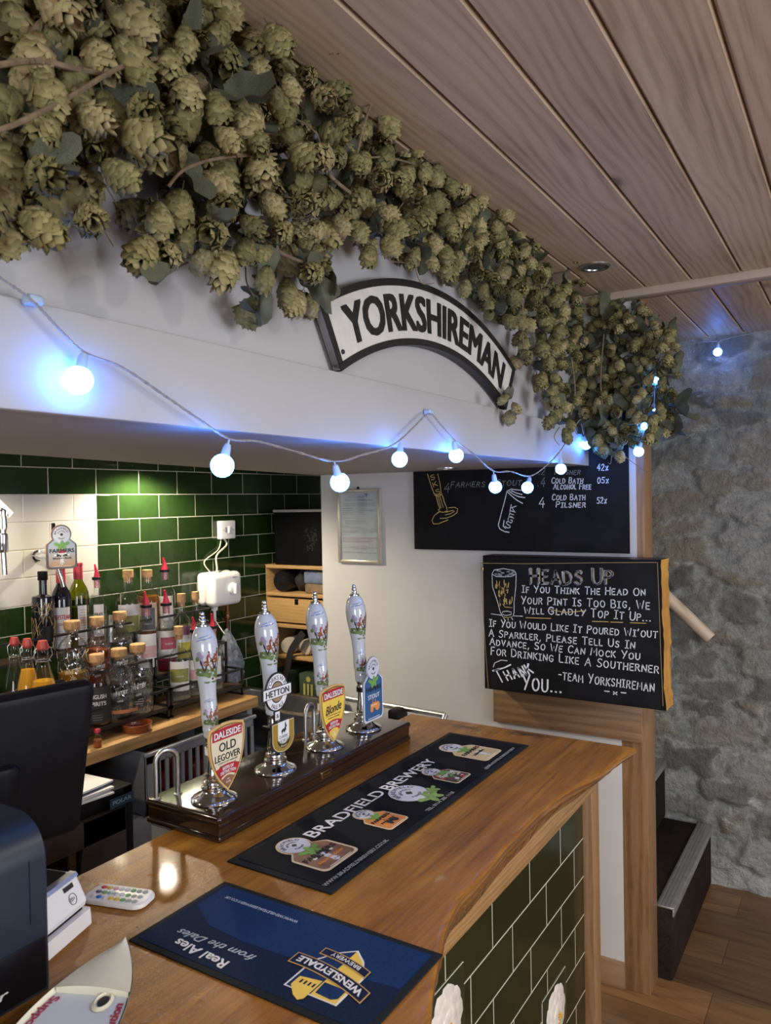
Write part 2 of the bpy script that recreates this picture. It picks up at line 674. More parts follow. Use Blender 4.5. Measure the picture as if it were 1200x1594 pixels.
M_ceramic = plain('glazed_ceramic', (0.50, 0.53, 0.58), 0.12, var=0.02, coat=0.6)
M_chalkboard = plain('chalkboard', (0.0075, 0.0075, 0.009), 0.75, var=0.5, scale=9, spec=0.2)
M_chalk = plain('white_chalk', (0.72, 0.74, 0.78), 0.9, var=0.15, scale=150)
M_chalkdim = plain('rubbed_chalk', (0.22, 0.23, 0.24), 0.9, var=0.3, scale=120)
M_chalkgold = plain('yellow_chalk', (0.55, 0.40, 0.14), 0.9, var=0.2, scale=150)
M_paper = plain('paper', (0.75, 0.75, 0.76), 0.7, var=0.03)
M_ink = plain('black_ink', (0.02, 0.02, 0.02), 0.6, var=0.1)
M_greyink = plain('grey_ink', (0.28, 0.28, 0.30), 0.7, var=0.1)
M_printwhite = plain('white_print', (0.72, 0.73, 0.75), 0.7, var=0.04)
M_red = plain('red_print', (0.40, 0.02, 0.03), 0.45, var=0.1)
M_cork = plain('cork', (0.44, 0.25, 0.11), 0.8, var=0.3, scale=120)
M_pourer = plain('red_pourer', (0.52, 0.015, 0.045), 0.3, var=0.1)
M_grey = plain('grey_plastic', (0.25, 0.27, 0.30), 0.5, var=0.06)
M_greyboard = plain('grey_cabinet', (0.27, 0.29, 0.32), 0.55, var=0.05)
M_gold = plain('gold_print', (0.55, 0.33, 0.10), 0.4, var=0.1)
M_green = plain('green_print', (0.16, 0.36, 0.07), 0.5, var=0.15)
M_orange = plain('orange_print', (0.70, 0.26, 0.06), 0.5, var=0.08)
M_blueprint = plain('blue_print', (0.03, 0.10, 0.25), 0.5, var=0.08)
M_brownprint = plain('brown_print', (0.24, 0.11, 0.06), 0.5, var=0.15)
M_yellow = plain('yellow_print', (0.78, 0.55, 0.09), 0.45, var=0.06)
M_creamprint = plain('cream_print', (0.70, 0.57, 0.38), 0.5, var=0.05)
M_pink = plain('pink_print', (0.62, 0.35, 0.36), 0.5, var=0.1)
M_glass = thin_glass('clear_glass')
M_cutglass = thin_glass('cut_glass', (0.90, 0.92, 0.94), 0.03, 1.0, 0.45, 50, 0.07)
M_greenglass = thin_glass('olive_glass', (0.42, 0.45, 0.06), 0.02)
M_pane = thin_glass('pane_glass', (0.95, 0.97, 0.97), 0.01, 0.5)

# ================================================================== the setting
XT, YE, ZC = -2.5, 2.72, 2.44          # tiled wall, partition, ceiling
ZB = 1.08                              # bar top
M_tilewall = tiles('dark_green_wall_tiles', (0.015, 0.034, 0.008), (0.50, 0.47, 0.38), 0.2045, 0.0975, 1.914, 1.7847,
                   white=(0.50, 0.485, 0.455), patch=(0.9, 1.914, 1.3925, 1.7847))
M_bartile = tiles('green_bar_tiles', (0.013, 0.019, 0.005), (0.55, 0.53, 0.42), 0.203, 0.1015, 1.415, 0.838, rough=0.16)
M_floor = None
t = NT('oak_floor_planks')
v = t.coord('Object')
br = t.n('ShaderNodeTexBrick')
br.offset = 0.37
for nm, vl in (('Scale', 1.0), ('Mortar Size', 0.0012), ('Mortar Smooth', 0.1), ('Brick Width', 1.25), ('Row Height', 0.19)):
    br.inputs[nm].default_value = vl
br.inputs['Color1'].default_value = (0.62, 0.62, 0.62, 1)
br.inputs['Color2'].default_value = (1.15, 1.1, 1.05, 1)
br.inputs['Mortar'].default_value = (0.3, 0.3, 0.3, 1)
t.l(v, br.inputs['Vector'])
gv = t.coord('Object', (0.9, 7.0, 1))
g1 = t.noise(gv, 2.2, 6, 0.6, 1.5)
g2 = t.noise(t.coord('Object', (2, 60, 1)), 2.0, 4, 0.6)
gg = t.math('ADD', t.math('MULTIPLY', g1, 0.8), t.math('MULTIPLY', g2, 0.2))
cc = t.ramp(gg, [(0.28, (0.07, 0.034, 0.016)), (0.45, (0.19, 0.10, 0.046)), (0.68, (0.27, 0.155, 0.072))])
t.col(t.mix(1.0, cc, br.outputs[0], 'MULTIPLY'))
t.set(Roughness=0.38)
t.bump(t.math('MULTIPLY', br.outputs['Fac'], -1.0), 0.3, 0.002)
M_floor = t.m

t = NT('whitewashed_ceiling_pine')
geo = t.n('ShaderNodeTexCoord')
sx_ = t.n('ShaderNodeSeparateXYZ')
t.l(geo.outputs['Object'], sx_.inputs[0])
bi = t.math('FLOOR', t.math('DIVIDE', t.math('ADD', sx_.outputs[0], 0.6195), 0.1465))
wn = t.n('ShaderNodeTexWhiteNoise', noise_dimensions='1D')
t.l(bi, wn.inputs['W'])
cv = t.n('ShaderNodeCombineXYZ')
t.l(sx_.outputs[0], cv.inputs[0])
t.l(t.math('ADD', sx_.outputs[1], t.math('MULTIPLY', bi, 3.7)), cv.inputs[1])


def stretched(sx, sy):
    mp = t.n('ShaderNodeMapping')
    mp.inputs['Scale'].default_value = (sx, sy, 1)
    t.l(cv.outputs[0], mp.inputs[0])
    return mp.outputs[0]


fig = t.noise(stretched(7, .9), 1.6, 3, .5, .4)
wv = t.n('ShaderNodeTexWave', wave_type='BANDS', bands_direction='X')
wv.inputs['Scale'].default_value = 14
wv.inputs['Distortion'].default_value = 16
wv.inputs['Detail'].default_value = 2
wv.inputs['Detail Scale'].default_value = .55
t.l(stretched(1, .16), wv.inputs[0])
fib = t.noise(stretched(240, 5), 1.0, 4, .7)
h = t.math('ADD', t.math('ADD', t.math('MULTIPLY', fig, .52), t.math('MULTIPLY', wv.outputs[1], .13)), t.math('MULTIPLY', fib, .36))
c = t.ramp(h, [(.30, (0.33, 0.225, 0.145)), (.50, (0.56, 0.415, 0.285)), (.70, (0.66, 0.51, 0.37))])
c = t.mix(.5, c, t.ramp(wn.outputs['Value'], [(0, (.72, .68, .66)), (1, (1.12, 1.08, 1.05))]), 'MULTIPLY')
vo = t.n('ShaderNodeTexVoronoi')
vo.inputs['Scale'].default_value = 4.2
t.l(stretched(1, .55), vo.inputs['Vector'])
kd = t.math('ADD', vo.outputs['Distance'], t.math('MULTIPLY', t.math('SUBTRACT', fib, .5), .05))
c = t.mix(t.ramp(kd, [(.035, (.85, .85, .85)), (.075, (.35, .35, .35)), (.13, (0, 0, 0))]), c, (0.12, 0.075, 0.05))
t.col(c)
t.set(Roughness=.55)
t.bump(h, .1, .003)
M_ceil = t.m
M_rawpine = wood('bare_pine_edge', (0.42, 0.27, 0.13), (0.55, 0.37, 0.19), (0.62, 0.45, 0.26), grain=(3, 0.4, 3), scale=5, rough=0.6)
M_trimwood = wood('painted_pine_trim', (0.42, 0.32, 0.24), (0.52, 0.41, 0.32), (0.56, 0.46, 0.37), grain=(0.4, 3, 3), scale=5, rough=0.5)
M_oak = wood('oak_post', (0.13, 0.065, 0.028), (0.26, 0.14, 0.063), (0.36, 0.21, 0.105), grain=(5, 5, 0.5), scale=13, rough=0.45, bump=0.12, ring=0.35)
M_oakx = wood('oak_rail', (0.15, 0.08, 0.04), (0.27, 0.155, 0.08), (0.36, 0.22, 0.12), grain=(0.35, 5, 5), scale=11, rough=0.5, bump=0.12, ring=0.35)

struct(MB().box((-2.7, -3.3, -0.06), (3.1, 3.8, 0)).build('floor', M_floor))
struct(MB().box((XT - 0.1, -3.3, 0), (XT, 3.5, ZC)).build('wall_left', M_tilewall))
m = MB()
m.box((-2.03, YE, 0), (-0.733, YE + 0.1, ZC))
m.box((-0.733, YE - 0.004, 0.99), (-0.672, YE + 0.1, ZC))
struct(m.build('wall_end', M_plaster))
struct(MB().box((XT, 3.4, 0), (-2.0, 3.5, ZC)).build('wall_alcove', M_plaster))
# the room behind the camera, with its two windows
m = MB()
for lo, hi in (((XT, 0), (0.35, ZC)), ((2.35, 0), (3.0, ZC)), ((0.35, 0), (2.35, 0.75)), ((0.35, 2.2), (2.35, ZC))):
    m.box((lo[0], -3.3, lo[1]), (hi[0], -3.2, hi[1]))
struct(m.build('wall_rear', M_plaster))
m = MB()
for lo, hi in (((-3.2, 0), (0.45, ZC)), ((2.15, 0), (3.7, ZC)), ((0.45, 0), (2.15, 0.8)), ((0.45, 2.15), (2.15, ZC))):
    m.box((3.0, lo[0], lo[1]), (3.1, hi[0], hi[1]))
struct(m.build('wall_right', M_plaster))
m = MB()
for x in (0.35, 1.33, 2.29):
    m.box((x, -3.28, 0.75), (x + 0.06, -3.22, 2.2), bev=0.006)
for z in (0.75, 2.14):
    m.box((0.35, -3.279, z), (2.35, -3.221, z + 0.06), bev=0.006)
struct(m.build('window_1', M_white))
m = MB()
for y in (0.45, 1.27, 2.09):
    m.box((3.02, y, 0.8), (3.08, y + 0.06, 2.15), bev=0.006)
for z in (0.8, 2.09):
    m.box((3.021, 0.45, z), (3.079, 2.15, z + 0.06), bev=0.006)
struct(m.build('window_2', M_white))


# rubble stone wall beyond the stairs: relief worked out stone by stone
def stone_wall():
    rng = np.random.RandomState(11)
    x0, x1, z0, z1, d = -2.0, 3.0, 0.0, ZC, 0.0115
    nx, nz = int((x1 - x0) / d), int((z1 - z0) / d)
    X, Z = np.meshgrid(np.linspace(x0, x1, nx), np.linspace(z0, z1, nz))

    def vnoise(sx, sz, seed):
        r = np.random.RandomState(seed)
        g = r.rand(int((z1 - z0) / sz) + 3, int((x1 - x0) / sx) + 3)
        fx, fz = (X - x0) / sx, (Z - z0) / sz
        ix, iz = fx.astype(int), fz.astype(int)
        tx, tz = fx - ix, fz - iz
        tx, tz = tx * tx * (3 - 2 * tx), tz * tz * (3 - 2 * tz)
        return (g[iz, ix] * (1 - tx) + g[iz, ix + 1] * tx) * (1 - tz) + (g[iz + 1, ix] * (1 - tx) + g[iz + 1, ix + 1] * tx) * tz

    wx = X + (vnoise(.11, .09, 1) - .5) * .10 + (vnoise(.035, .03, 2) - .5) * .035
    wz = Z + (vnoise(.12, .08, 3) - .5) * .07 + (vnoise(.03, .03, 4) - .5) * .03
    pts = []
    z = 0.03
    while z < z1 + .2:
        h = rng.uniform(.06, .17)
        x = x0 - .2 + rng.uniform(0, .2)
        while x < x1 + .2:
            w = rng.uniform(.12, .36)
            pts.append((x + w / 2, z + h / 2 + rng.uniform(-.02, .02), w, h))
            x += w
        z += h
    d1 = np.full(X.shape, 9.0)
    d2 = np.full(X.shape, 9.0)
    idx = np.zeros(X.shape, int)
    for i, (px, pz, w, h) in enumerate(pts):
        s = (np.abs((wx - px) / w) ** 2.6 + np.abs((wz - pz) / h) ** 2.6) ** (1 / 2.6)
        a = s < d1
        d2 = np.where(a, d1, np.minimum(d2, s))
        idx = np.where(a, i, idx)
        d1 = np.minimum(d1, s)
    edge = np.clip((d2 - d1) * 3.6 - .25 + (vnoise(.06, .045, 8) - .5) * 1.5, 0, 1)
    edge = edge * edge * (3 - 2 * edge)
    hs = rng.rand(len(pts))
    depth = 0.003 + 0.016 * hs
    dep = edge * depth[idx] + (vnoise(.3, .25, 5) - .5) * .018 + (vnoise(.06, .022, 6) - .5) * .012 + (vnoise(.02, .014, 7) - .5) * .008
    Y = 3.665 - dep
    vs = np.stack([X, Y, Z], -1).reshape(-1, 3)
    i = np.arange(nx * nz).reshape(nz, nx)
    fs = np.stack([i[:-1, :-1], i[:-1, 1:], i[1:, 1:], i[1:, :-1]], -1).reshape(-1, 4)
    me = bpy.data.meshes.new('wall_stone')
    me.from_pydata(vs.tolist(), [], fs.tolist())
    for nm, arr in (('stone', edge), ('tone', rng.rand(len(pts))[idx])):
        at_ = me.attributes.new(nm, 'FLOAT', 'POINT')
        at_.data.foreach_set('value', arr.reshape(-1).astype(np.float32))
    me.polygons.foreach_set('use_smooth', [True] * len(me.polygons))
    t = NT('limewashed_rubble_stone')
    v = t.coord()
    a = t.n('ShaderNodeAttribute', attribute_name='stone').outputs['Fac']
    tn = t.n('ShaderNodeAttribute', attribute_name='tone').outputs['Fac']
    n1 = t.noise(v, 7, 6, 0.65)
    n2 = t.noise(v, 28, 5, 0.7)
    n3 = t.noise(v, 3.1, 4, 0.6)
    n4 = t.noise(t.coord('Object', (1, 1, 2.2), (3, 1, 5)), 4.5, 5, 0.7)
    stone = t.ramp(t.math('ADD', t.math('MULTIPLY', tn, 0.85), t.math('MULTIPLY', n1, 0.25)),
                   [(0.15, (0.115, 0.116, 0.112)), (0.45, (0.20, 0.20, 0.188)), (0.62, (0.235, 0.212, 0.17)), (0.85, (0.31, 0.31, 0.295))])
    mort = t.ramp(n1, [(0.3, (0.22, 0.232, 0.228)), (0.7, (0.33, 0.342, 0.335))])
    c = t.mix(a, mort, stone)
    c = t.mix(t.ramp(n3, [(0.5, (0, 0, 0)), (0.72, (0.45, 0.45, 0.45))]), c, (0.27, 0.275, 0.27))
    c = t.mix(t.ramp(n4, [(0.60, (0, 0, 0)), (0.70, (0.75, 0.75, 0.75))]), c, (0.50, 0.50, 0.48))
    c = t.mix(t.ramp(n2, [(0.3, (0.25, 0.25, 0.25)), (0.5, (0, 0, 0))]), c, (0.11, 0.105, 0.10))
    rim = t.ramp(t.math('ADD', a, t.math('MULTIPLY', t.math('SUBTRACT', n2, .5), .7)), [(.05, (0, 0, 0)), (.25, (.35, .35, .35)), (.55, (0, 0, 0))])
    c = t.mix(t.mix(1.0, rim, t.ramp(n4, [(.35, (0, 0, 0)), (.6, (1, 1, 1))]), 'MULTIPLY'), c, (0.44, 0.44, 0.42))
    n5 = t.noise(v, 60, 5, .7)
    n6 = t.noise(t.coord('Object', (1, 1, 1.8)), 16, 6, .75, .6)
    c = t.mix(.28, c, t.ramp(n6, [(.32, (.42, .42, .42)), (.5, (1.0, 1.0, 1.0)), (.68, (1.6, 1.58, 1.55))]), 'MULTIPLY')
    sz = t.n('ShaderNodeSeparateXYZ')
    t.l(v, sz.inputs[0])
    lo = t.math('ADD', t.math('MULTIPLY', sz.outputs[2], 5.0), t.math('MULTIPLY', t.math('SUBTRACT', n6, .5), 2.6))
    c = t.mix(t.ramp(lo, [(.25, (.8, .8, .8)), (.75, (0, 0, 0))]), c, (.46, .47, .46))
    c = t.mix(.35, c, t.ramp(n5, [(.25, (.65, .65, .65)), (.7, (1.9, 1.88, 1.84))]), 'MULTIPLY')
    t.col(c)
    t.set(Roughness=0.9)
    t.bump(t.math('ADD', t.math('MULTIPLY', n2, 1.3), t.noise(v, 80, 5, .7)), 1.0, 0.012)
    me.materials.append(t.m)
    o = bpy.data.objects.new('wall_stone', me)
    COL.objects.link(o)
    return struct(o)


stone_wall()

# boarded ceiling: bevelled tongue-and-groove boards, a trim strip, then the boards over the stairs
rb = random.Random(4)


def ceiling_boards(x0, x1, y0, y1, off, joints):
    m = MB()
    m.box((x0, y0, ZC + 0.012), (x1, y1, ZC + 0.03))
    pitch = 0.1465
    k0 = int(math.floor((x0 - off) / pitch)) - 1
    for k in range(k0, int((x1 - off) / pitch) + 2):
        xa, xb = off + k * pitch, off + (k + 1) * pitch
        xa, xb = max(xa, x0), min(xb, x1)
        if xb - xa < 0.03:
            continue
        cuts = sorted([y for (kk, y) in joints if kk == k])
        ys = [y0] + cuts + [y1]
        for ya, yb in zip(ys[:-1], ys[1:]):
            g = 0.0007
            dz = rb.uniform(-.0006, .0006)
            pr = [(xa + .0025, ZC + .012), (xa + .0025, ZC + .006), (xa + .0075, ZC + dz), (xb - .004, ZC + dz), (xb - .0008, ZC + .004), (xb - .0008, ZC + .012)]
            vs = [(x, ya + g, z) for x, z in pr] + [(x, yb - g, z) for x, z in pr]
            n = len(pr)
            for i in range(n - 1):
                m.add(vs, [(i, i + 1, n + i + 1, n + i)], 1 if i in (1,) else 0)
            m.add(vs, [tuple(range(n)), tuple(range(2 * n - 1, n - 1, -1))], 0)
    return m


OFF = -0.6195
struct(ceiling_boards(-0.87, 3.05, -3.25, 2.672, OFF, [(0, 2.19), (2, 2.035), (1, 0.2), (4, 1.2), (3, -0.4)]).build('ceiling', [M_ceil, M_rawpine]))
struct(ceiling_boards(-2.0, 3.05, 2.70, 3.7, OFF + 0.035, []).build('ceiling_stairs', [M_ceil, M_rawpine]))
struct(MB().box((-0.875, 2.655, ZC - 0.026), (3.0, 2.712, ZC + 0.012), bev=0.008).build('trim_1', M_trimwood))

# bulkhead over the bar: panel, lower fascia, soffit
ZS = 1.853
m = MB()
m.box((-0.905, -1.6, ZS + 0.02), (-0.858, YE - 0.002, ZC - 0.001))
m.box((-0.862, -1.6, ZS), (-0.833, YE - 0.002, 1.9835), bev=0.003)
struct(m.build('wall_bulkhead', M_bulk))
m = MB()
P = [(-0.86, -1.6, ZS), (-0.86, YE, ZS + 0.001), (-2.05, YE, 1.859), (XT, 3.4, 1.912), (XT, -1.6, 1.945), (-2.2, YE - 0.3, 1.914), (-2.2, -1.6, 1.946)]
m.add(P, [(0, 1, 2), (0, 2, 5), (0, 5, 6), (5, 2, 3), (6, 5, 4), (5, 3, 4)], smooth=True)
Q = [(x, y, z + 0.08) for x, y, z in P]
m.add(Q, [(2, 1, 0), (5, 2, 0), (6, 5, 0), (3, 2, 5), (4, 5, 6), (4, 3, 5)])
struct(m.build('ceiling_soffit', M_bulk))
m = MB()
m.box((XT, YE + 0.1, 1.915), (-1.95, 3.45, 1.96))
struct(m.build('ceiling_alcove', M_bulk))

# recessed downlights
M_lampface = glow('lit_lamp_face', (1.0, 0.93, 0.78), 6.0)
M_lampdark = plain('unlit_lamp_glass', (0.10, 0.10, 0.11), 0.1, var=0.2)


def downlight(x, y, z, r, lit, label):
    th = thing('downlight', label, 'ceiling light', (x, y, z), 'recessed downlights')
    MB().lathe([(r * .74, 0.004), (r * .76, -0.004), (r * .9, -0.006), (r, -0.003), (r, 0.002)], 32, c=(x, y, z)).build('bezel', M_steel, th)
    MB().lathe([(0.0, -0.0035), (r * .4, -0.0035), (r * .72, -0.0015), (r * .72, 0.004)], 28, c=(x, y, z)).build('lamp_face', M_lampface if lit else M_lampdark, th)
    return th


downlight(-2.36, 2.10, 1.9165, 0.042, True, 'lit recessed downlight in the white soffit above the green tiles')
p = at(695, 728, 2, 1.856)
downlight(p.x, p.y, 1.855, 0.036, True, 'small lit downlight in the soffit close to the menu blackboard')
p = at(926, 414, 2, ZC)
downlight(p.x, p.y, ZC - 0.001, 0.046, False, 'chrome rimmed unlit downlight in the boarded ceiling beside the hops')

# oak post, rail, skirting
m = MB()
m.box((-0.733, YE, 0), (-0.645, YE + 0.115, ZC), bev=0.003)
struct(m.build('trim_2', M_oak))
m = MB()
m.box((-1.214, YE - 0.020, 0.888), (-0.657, YE - 0.001, 1.03), bev=0.003)
struct(m.build('trim_3', M_oakx))
struct(MB().box((-2.0, YE - 0.014, 0), (-0.7325, YE, 0.095), bev=0.003).build('baseboard_end', M_oakx))

# carpeted stairs
t = NT('dark_brown_carpet')
v = t.coord()
n1 = t.noise(v, 260, 3, 0.7)
n2 = t.noise(v, 14, 3)
t.col(t.ramp(t.math('ADD', t.math('MULTIPLY', n1, 0.7), t.math('MULTIPLY', n2, 0.3)), [(0.3, (0.008, 0.006, 0.005)), (0.7, (0.045, 0.032, 0.026))]))
t.set(Roughness=0.95)
t.b.inputs['Specular IOR Level'].default_value = 0.1
t.bump(n1, 0.9, 0.004)
M_carpet = t.m
st = thing('staircase', 'dark carpeted stairs with metal edged treads going up behind the white partition', 'stairs', (-0.61, 3.24, 0))
for k in range(6):
    xa = -0.594 - 0.194 * k
    z = 0.263 * (k + 1)
    stp = MB().box((xa - 0.26, YE + 0.118, z - 0.263), (xa, 3.655, z), bev=0.012).build('step', M_carpet, st)
    m = MB()
    m.box((xa - 0.056, YE + 0.119, z - 0.002), (xa + 0.006, 3.650, z + 0.006), bev=0.002)
    m.box((xa - 0.001, YE + 0.119, z - 0.028), (xa + 0.006, 3.650, z + 0.004), bev=0.002)
    for g in range(4):
        m.box((xa - 0.05 + g * 0.012, YE + 0.12, z + 0.005), (xa - 0.044 + g * 0.012, 3.649, z + 0.0072))
    m.build('nosing', M_alu, stp)

hr = thing('handrail', 'pale round wooden handrail sloping down the stone wall', 'handrail', (-0.6, 3.6, 1.1))
a, b = at(1106, 994, 1, 3.59), at(1045, 936, 1, 3.59)
dd = (b - a)
MB().tube([a, a + dd * 0.03, b + dd * 3.2], [0.027, 0.028, 0.028], 16).build('rail', wood('pale_handrail', (0.48, 0.34, 0.23), (0.62, 0.48, 0.36), (0.68, 0.55, 0.42), grain=(1, 4, 1), scale=6, rough=0.4), hr)
q = a + dd * 1.6
MB().tube([q, q + V3((0, 0.02, -0.05)), q + V3((0, 0.07, -0.055))], 0.007, 8).build('bracket', M_brass, hr)

# ================================================================== the bar
t = NT('lacquered_elm_bar_top')
v = t.coord('Object', (7.0, 0.6, 3))
g1 = t.noise(v, 2.6, 6, 0.6, 1.0)
g2 = t.noise(t.coord('Object', (70, 2.2, 20)), 2.0, 5, 0.7)
gg = t.math('ADD', t.math('MULTIPLY', g1, 0.5), t.math('MULTIPLY', g2, 0.5))
c = t.ramp(gg, [(0.30, (0.085, 0.027, 0.003)), (0.46, (0.25, 0.098, 0.011)), (0.64, (0.42, 0.188, 0.025))])
# dark burr near the far end
gm = t.n('ShaderNodeNewGeometry')
for (bx, by, rx, ry) in ((-0.80, 2.02, 0.13, 0.035), (-1.0, 2.0, 0.10, 0.03), (-0.80, 0.63, 0.05, 0.03)):
    mp = t.n('ShaderNodeMapping')
    mp.inputs['Location'].default_value = (-bx / rx, -by / ry, 0)
    mp.inputs['Scale'].default_value = (1 / rx, 1 / ry, 0)
    t.l(gm.outputs['Position'], mp.inputs[0])
    ln = t.n('ShaderNodeVectorMath', operation='LENGTH')
    t.l(mp.outputs[0], ln.inputs[0])
    nz = t.noise(t.coord('Object', (20, 60, 20)), 1.3, 5, 0.75, 1.5)
    k = t.math('ADD', ln.outputs['Value'], t.math('MULTIPLY', t.math('SUBTRACT', nz, 0.5), 3.2))
    c = t.mix(t.ramp(k, [(0.1, (0.9, 0.9, 0.9)), (0.75, (0, 0, 0))]), c, (0.035, 0.013, 0.006))
t.col(c)
rr = t.ramp(t.noise(t.coord('Object', (6, 6, 6)), 2, 4), [(0.3, (0.24, 0.24, 0.24)), (0.7, (0.38, 0.38, 0.38))])
t.l(rr, t.b.inputs['Roughness'])
t.set(Coat_Weight=0.16, Coat_Roughness=0.06)
t.b.inputs['Specular IOR Level'].default_value = 0.38
hh = t.math('ADD', t.math('MULTIPLY', g2, 0.5), t.math('MULTIPLY', t.noise(t.coord('Object', (110, 70, 40)), 2.0, 4, 0.7), 0.8))
t.bump(hh, 0.40, 0.004)
M_bartop = t.m
M_live = wood('lacquered_live_edge', (0.06, 0.020, 0.007), (0.20, 0.085, 0.025), (0.40, 0.21, 0.08), grain=(3, 0.9, 9), scale=5, rough=0.25, coat=0.4, bump=0.35, ring=0.2)
M_darkback = plain('dark_varnished_board', (0.030, 0.017, 0.010), 0.4, var=0.3)

bar = thing('bar_counter', 'long bar counter with live edged wooden top and green tiled front', 'bar', (-0.9, 0.8, 0))
EDGE = [(-0.8, -0.47), (-0.3, -0.44), (0.2, -0.40), (0.55, -0.41), (0.72, -0.43), (0.844, -0.473), (0.89, -0.494), (0.938, -0.514), (0.994, -0.534), (1.046, -0.554), (1.127, -0.572),
        (1.184, -0.573), (1.274, -0.577), (1.36, -0.583), (1.47, -0.585), (1.578, -0.581), (1.689, -0.568), (1.819, -0.541), (1.942, -0.530), (2.02, -0.518), (2.046, -0.513)]
ep = smooth_path([(x, y, 0) for y, x in EDGE], 8)
rr_ = random.Random(3)
m = MB()
rows = []
ny = len(ep)
for j, q in enumerate(ep):
    y, xf = q.y, q.x
    n1, n2 = rr_.uniform(-1, 1), rr_.uniform(-1, 1)
    dip = 0.5 + 0.5 * math.sin(y * 5.1 + 1.0)
    far = max(0, (y - 1.5) / 0.55)
    prof = [(-1.2, 1.01), (-1.2, 1.077), (-1.197, ZB)] + [(-1.197 + (xf - 0.012 + 1.197) * k / 8, ZB) for k in range(1, 9)]
    prof += [(xf - 0.005, ZB - 0.0015), (xf - 0.001, ZB - 0.005), (xf, ZB - 0.012), (xf - 0.003 - 0.012 * far - 0.002 * n1, ZB - 0.026), (xf - 0.010 - 0.03 * far - 0.004 * dip + 0.0015 * n2, ZB - 0.043), (xf - 0.02 - 0.05 * far, ZB - 0.062), (xf - 0.03 - 0.055 * far, 1.012), (-1.0, 1.01)]
    rows.append([(x, y, z) for x, z in prof])
# the far end rounds off
npf = len(rows[0])
vs = [p for r in rows for p in r]
m.v = []
top, live = [], []
for j in range(ny - 1):
    for k in range(npf - 1):
        f = (j * npf + k, j * npf + k + 1, (j + 1) * npf + k + 1, (j + 1) * npf + k)
        (live if k >= 12 else top).append(tuple(reversed(f)))
m.add(vs, top, 0, True)
m.add(vs, live, 1, True)
m.add(vs, [tuple((ny - 1) * npf + k for k in range(npf))[::-1]], 1)
m.add(vs, [tuple(k for k in range(npf))], 1)
ct = m.build('countertop', [M_bartop, M_live], bar)
MB().box((-1.15, -0.8, 0.0), (-0.660, 2.0, 1.012)).build('carcass', M_darkback, bar)
MB().box((-0.662, -0.8, 0.0), (-0.640, 2.012, 0.99)).build('tiled_front', M_bartile, bar)
MB().box((-0.6395, -0.8, 0.962), (-0.612, 2.0, 1.0125), bev=0.004).build('fascia_board', wood('oak_fascia', (0.17, 0.085, 0.03), (0.33, 0.18, 0.07), (0.44, 0.27, 0.12), grain=(5, 0.5, 5), scale=12, rough=0.4, ring=0.25), bar)
MB().box((-0.668, 1.985, 0.0), (-0.614, 2.045, 1.011), bev=0.003).build('corner_post', M_oak, bar)
# inset tiles with a white rose in relief
M_rose = plain('cream_glaze', (0.62, 0.58, 0.52), 0.3, var=0.1, scale=60)
M_rosetile = plain('dark_green_glaze', (0.020, 0.026, 0.012), 0.12, var=0.1)


def rose_tile(y0, y1, ztop, zbot):
    X = -0.6395
    tl = MB()
    tl.box((X, y0, zbot), (X + 0.003, y1, ztop), 0, bev=0.0015)
    e = 0.0016
    for lo, hi in (((y0 - e, zbot), (y0, ztop + e)), ((y1, zbot), (y1 + e, ztop + e)), ((y0 - e, ztop), (y1 + e, ztop + e))):
        tl.box((X, lo[0], lo[1]), (X + 0.0012, hi[0], hi[1]), 1)
    tile = tl.build('rose_tile', [M_rosetile, plain('pale_grout', (0.55, 0.53, 0.42), 0.8)], bar)
    cy, cz = (y0 + y1) / 2, ztop - 0.070
    w, h = 0.062, 0.060
    rz = random.Random(int(y0 * 1000))
    m = MB()
    for ring, (rad, n, sc, dx) in enumerate(((1.0, 9, 0.46, 0.003), (0.66, 8, 0.42, 0.006), (0.36, 6, 0.30, 0.009))):
        for k in range(n):
            a = 2 * PI * (k + 0.3 * ring) / n
            pc = (cy + math.cos(a) * w * rad * 0.62, cz + math.sin(a) * h * rad * 0.62)
            bm = bmesh.new()
            bmesh.ops.create_icosphere(bm, subdivisions=2, radius=1)
            rx, rz_, = w * sc * rz.uniform(0.9, 1.15), h * sc * rz.uniform(0.9, 1.15)
            rot = Matrix.Rotation(a * 0.3 + rz.uniform(-.3, .3), 4, 'X')
            for vv in bm.verts:
                q = vv.co.copy()
                q *= 1 + 0.07 * math.sin(9 * math.atan2(q.z, q.y))
                q = rot @ V3((q.x * 0.0045, q.y * rx, q.z * rz_))
                vv.co = V3((X + dx + q.x, pc[0] + q.y, pc[1] + q.z))
            m.bm(bm, 0, True)
    m.build('rose_petals', M_rose, tile)
    m = MB()
    for k in range(16):
        a, r = rz.uniform(0, 2 * PI), rz.uniform(0, 1) ** .5
        m.ball((X + 0.0135, cy + math.cos(a) * w * .22 * r, cz - 0.01 + math.sin(a) * h * .22 * r), 0.0035, sub=1)
    m.build('rose_centre', plain('gold_glaze', (0.55, 0.30, 0.04), 0.3), tile)


rose_tile(1.668, 1.828, 0.578, 0.30)
rose_tile(1.118, 1.268, 0.882, 0.65)

# ------------------------------------------------------------------ printed bar runners
M_rubber = plain('black_rubber_mat', (0.010, 0.012, 0.015), 0.8, var=0.3, scale=200, bump=0.1, spec=0.2)
M_matprint = plain('black_mat_face', (0.005, 0.006, 0.009), 0.85, var=0.3, scale=240, bump=0.1, spec=0.15)
M_leaf = plain('hop_leaf_print', (0.20, 0.34, 0.09), 0.7, var=0.25, scale=90)
M_palelilac = plain('pale_print', (0.56, 0.58, 0.66), 0.7, var=0.05)


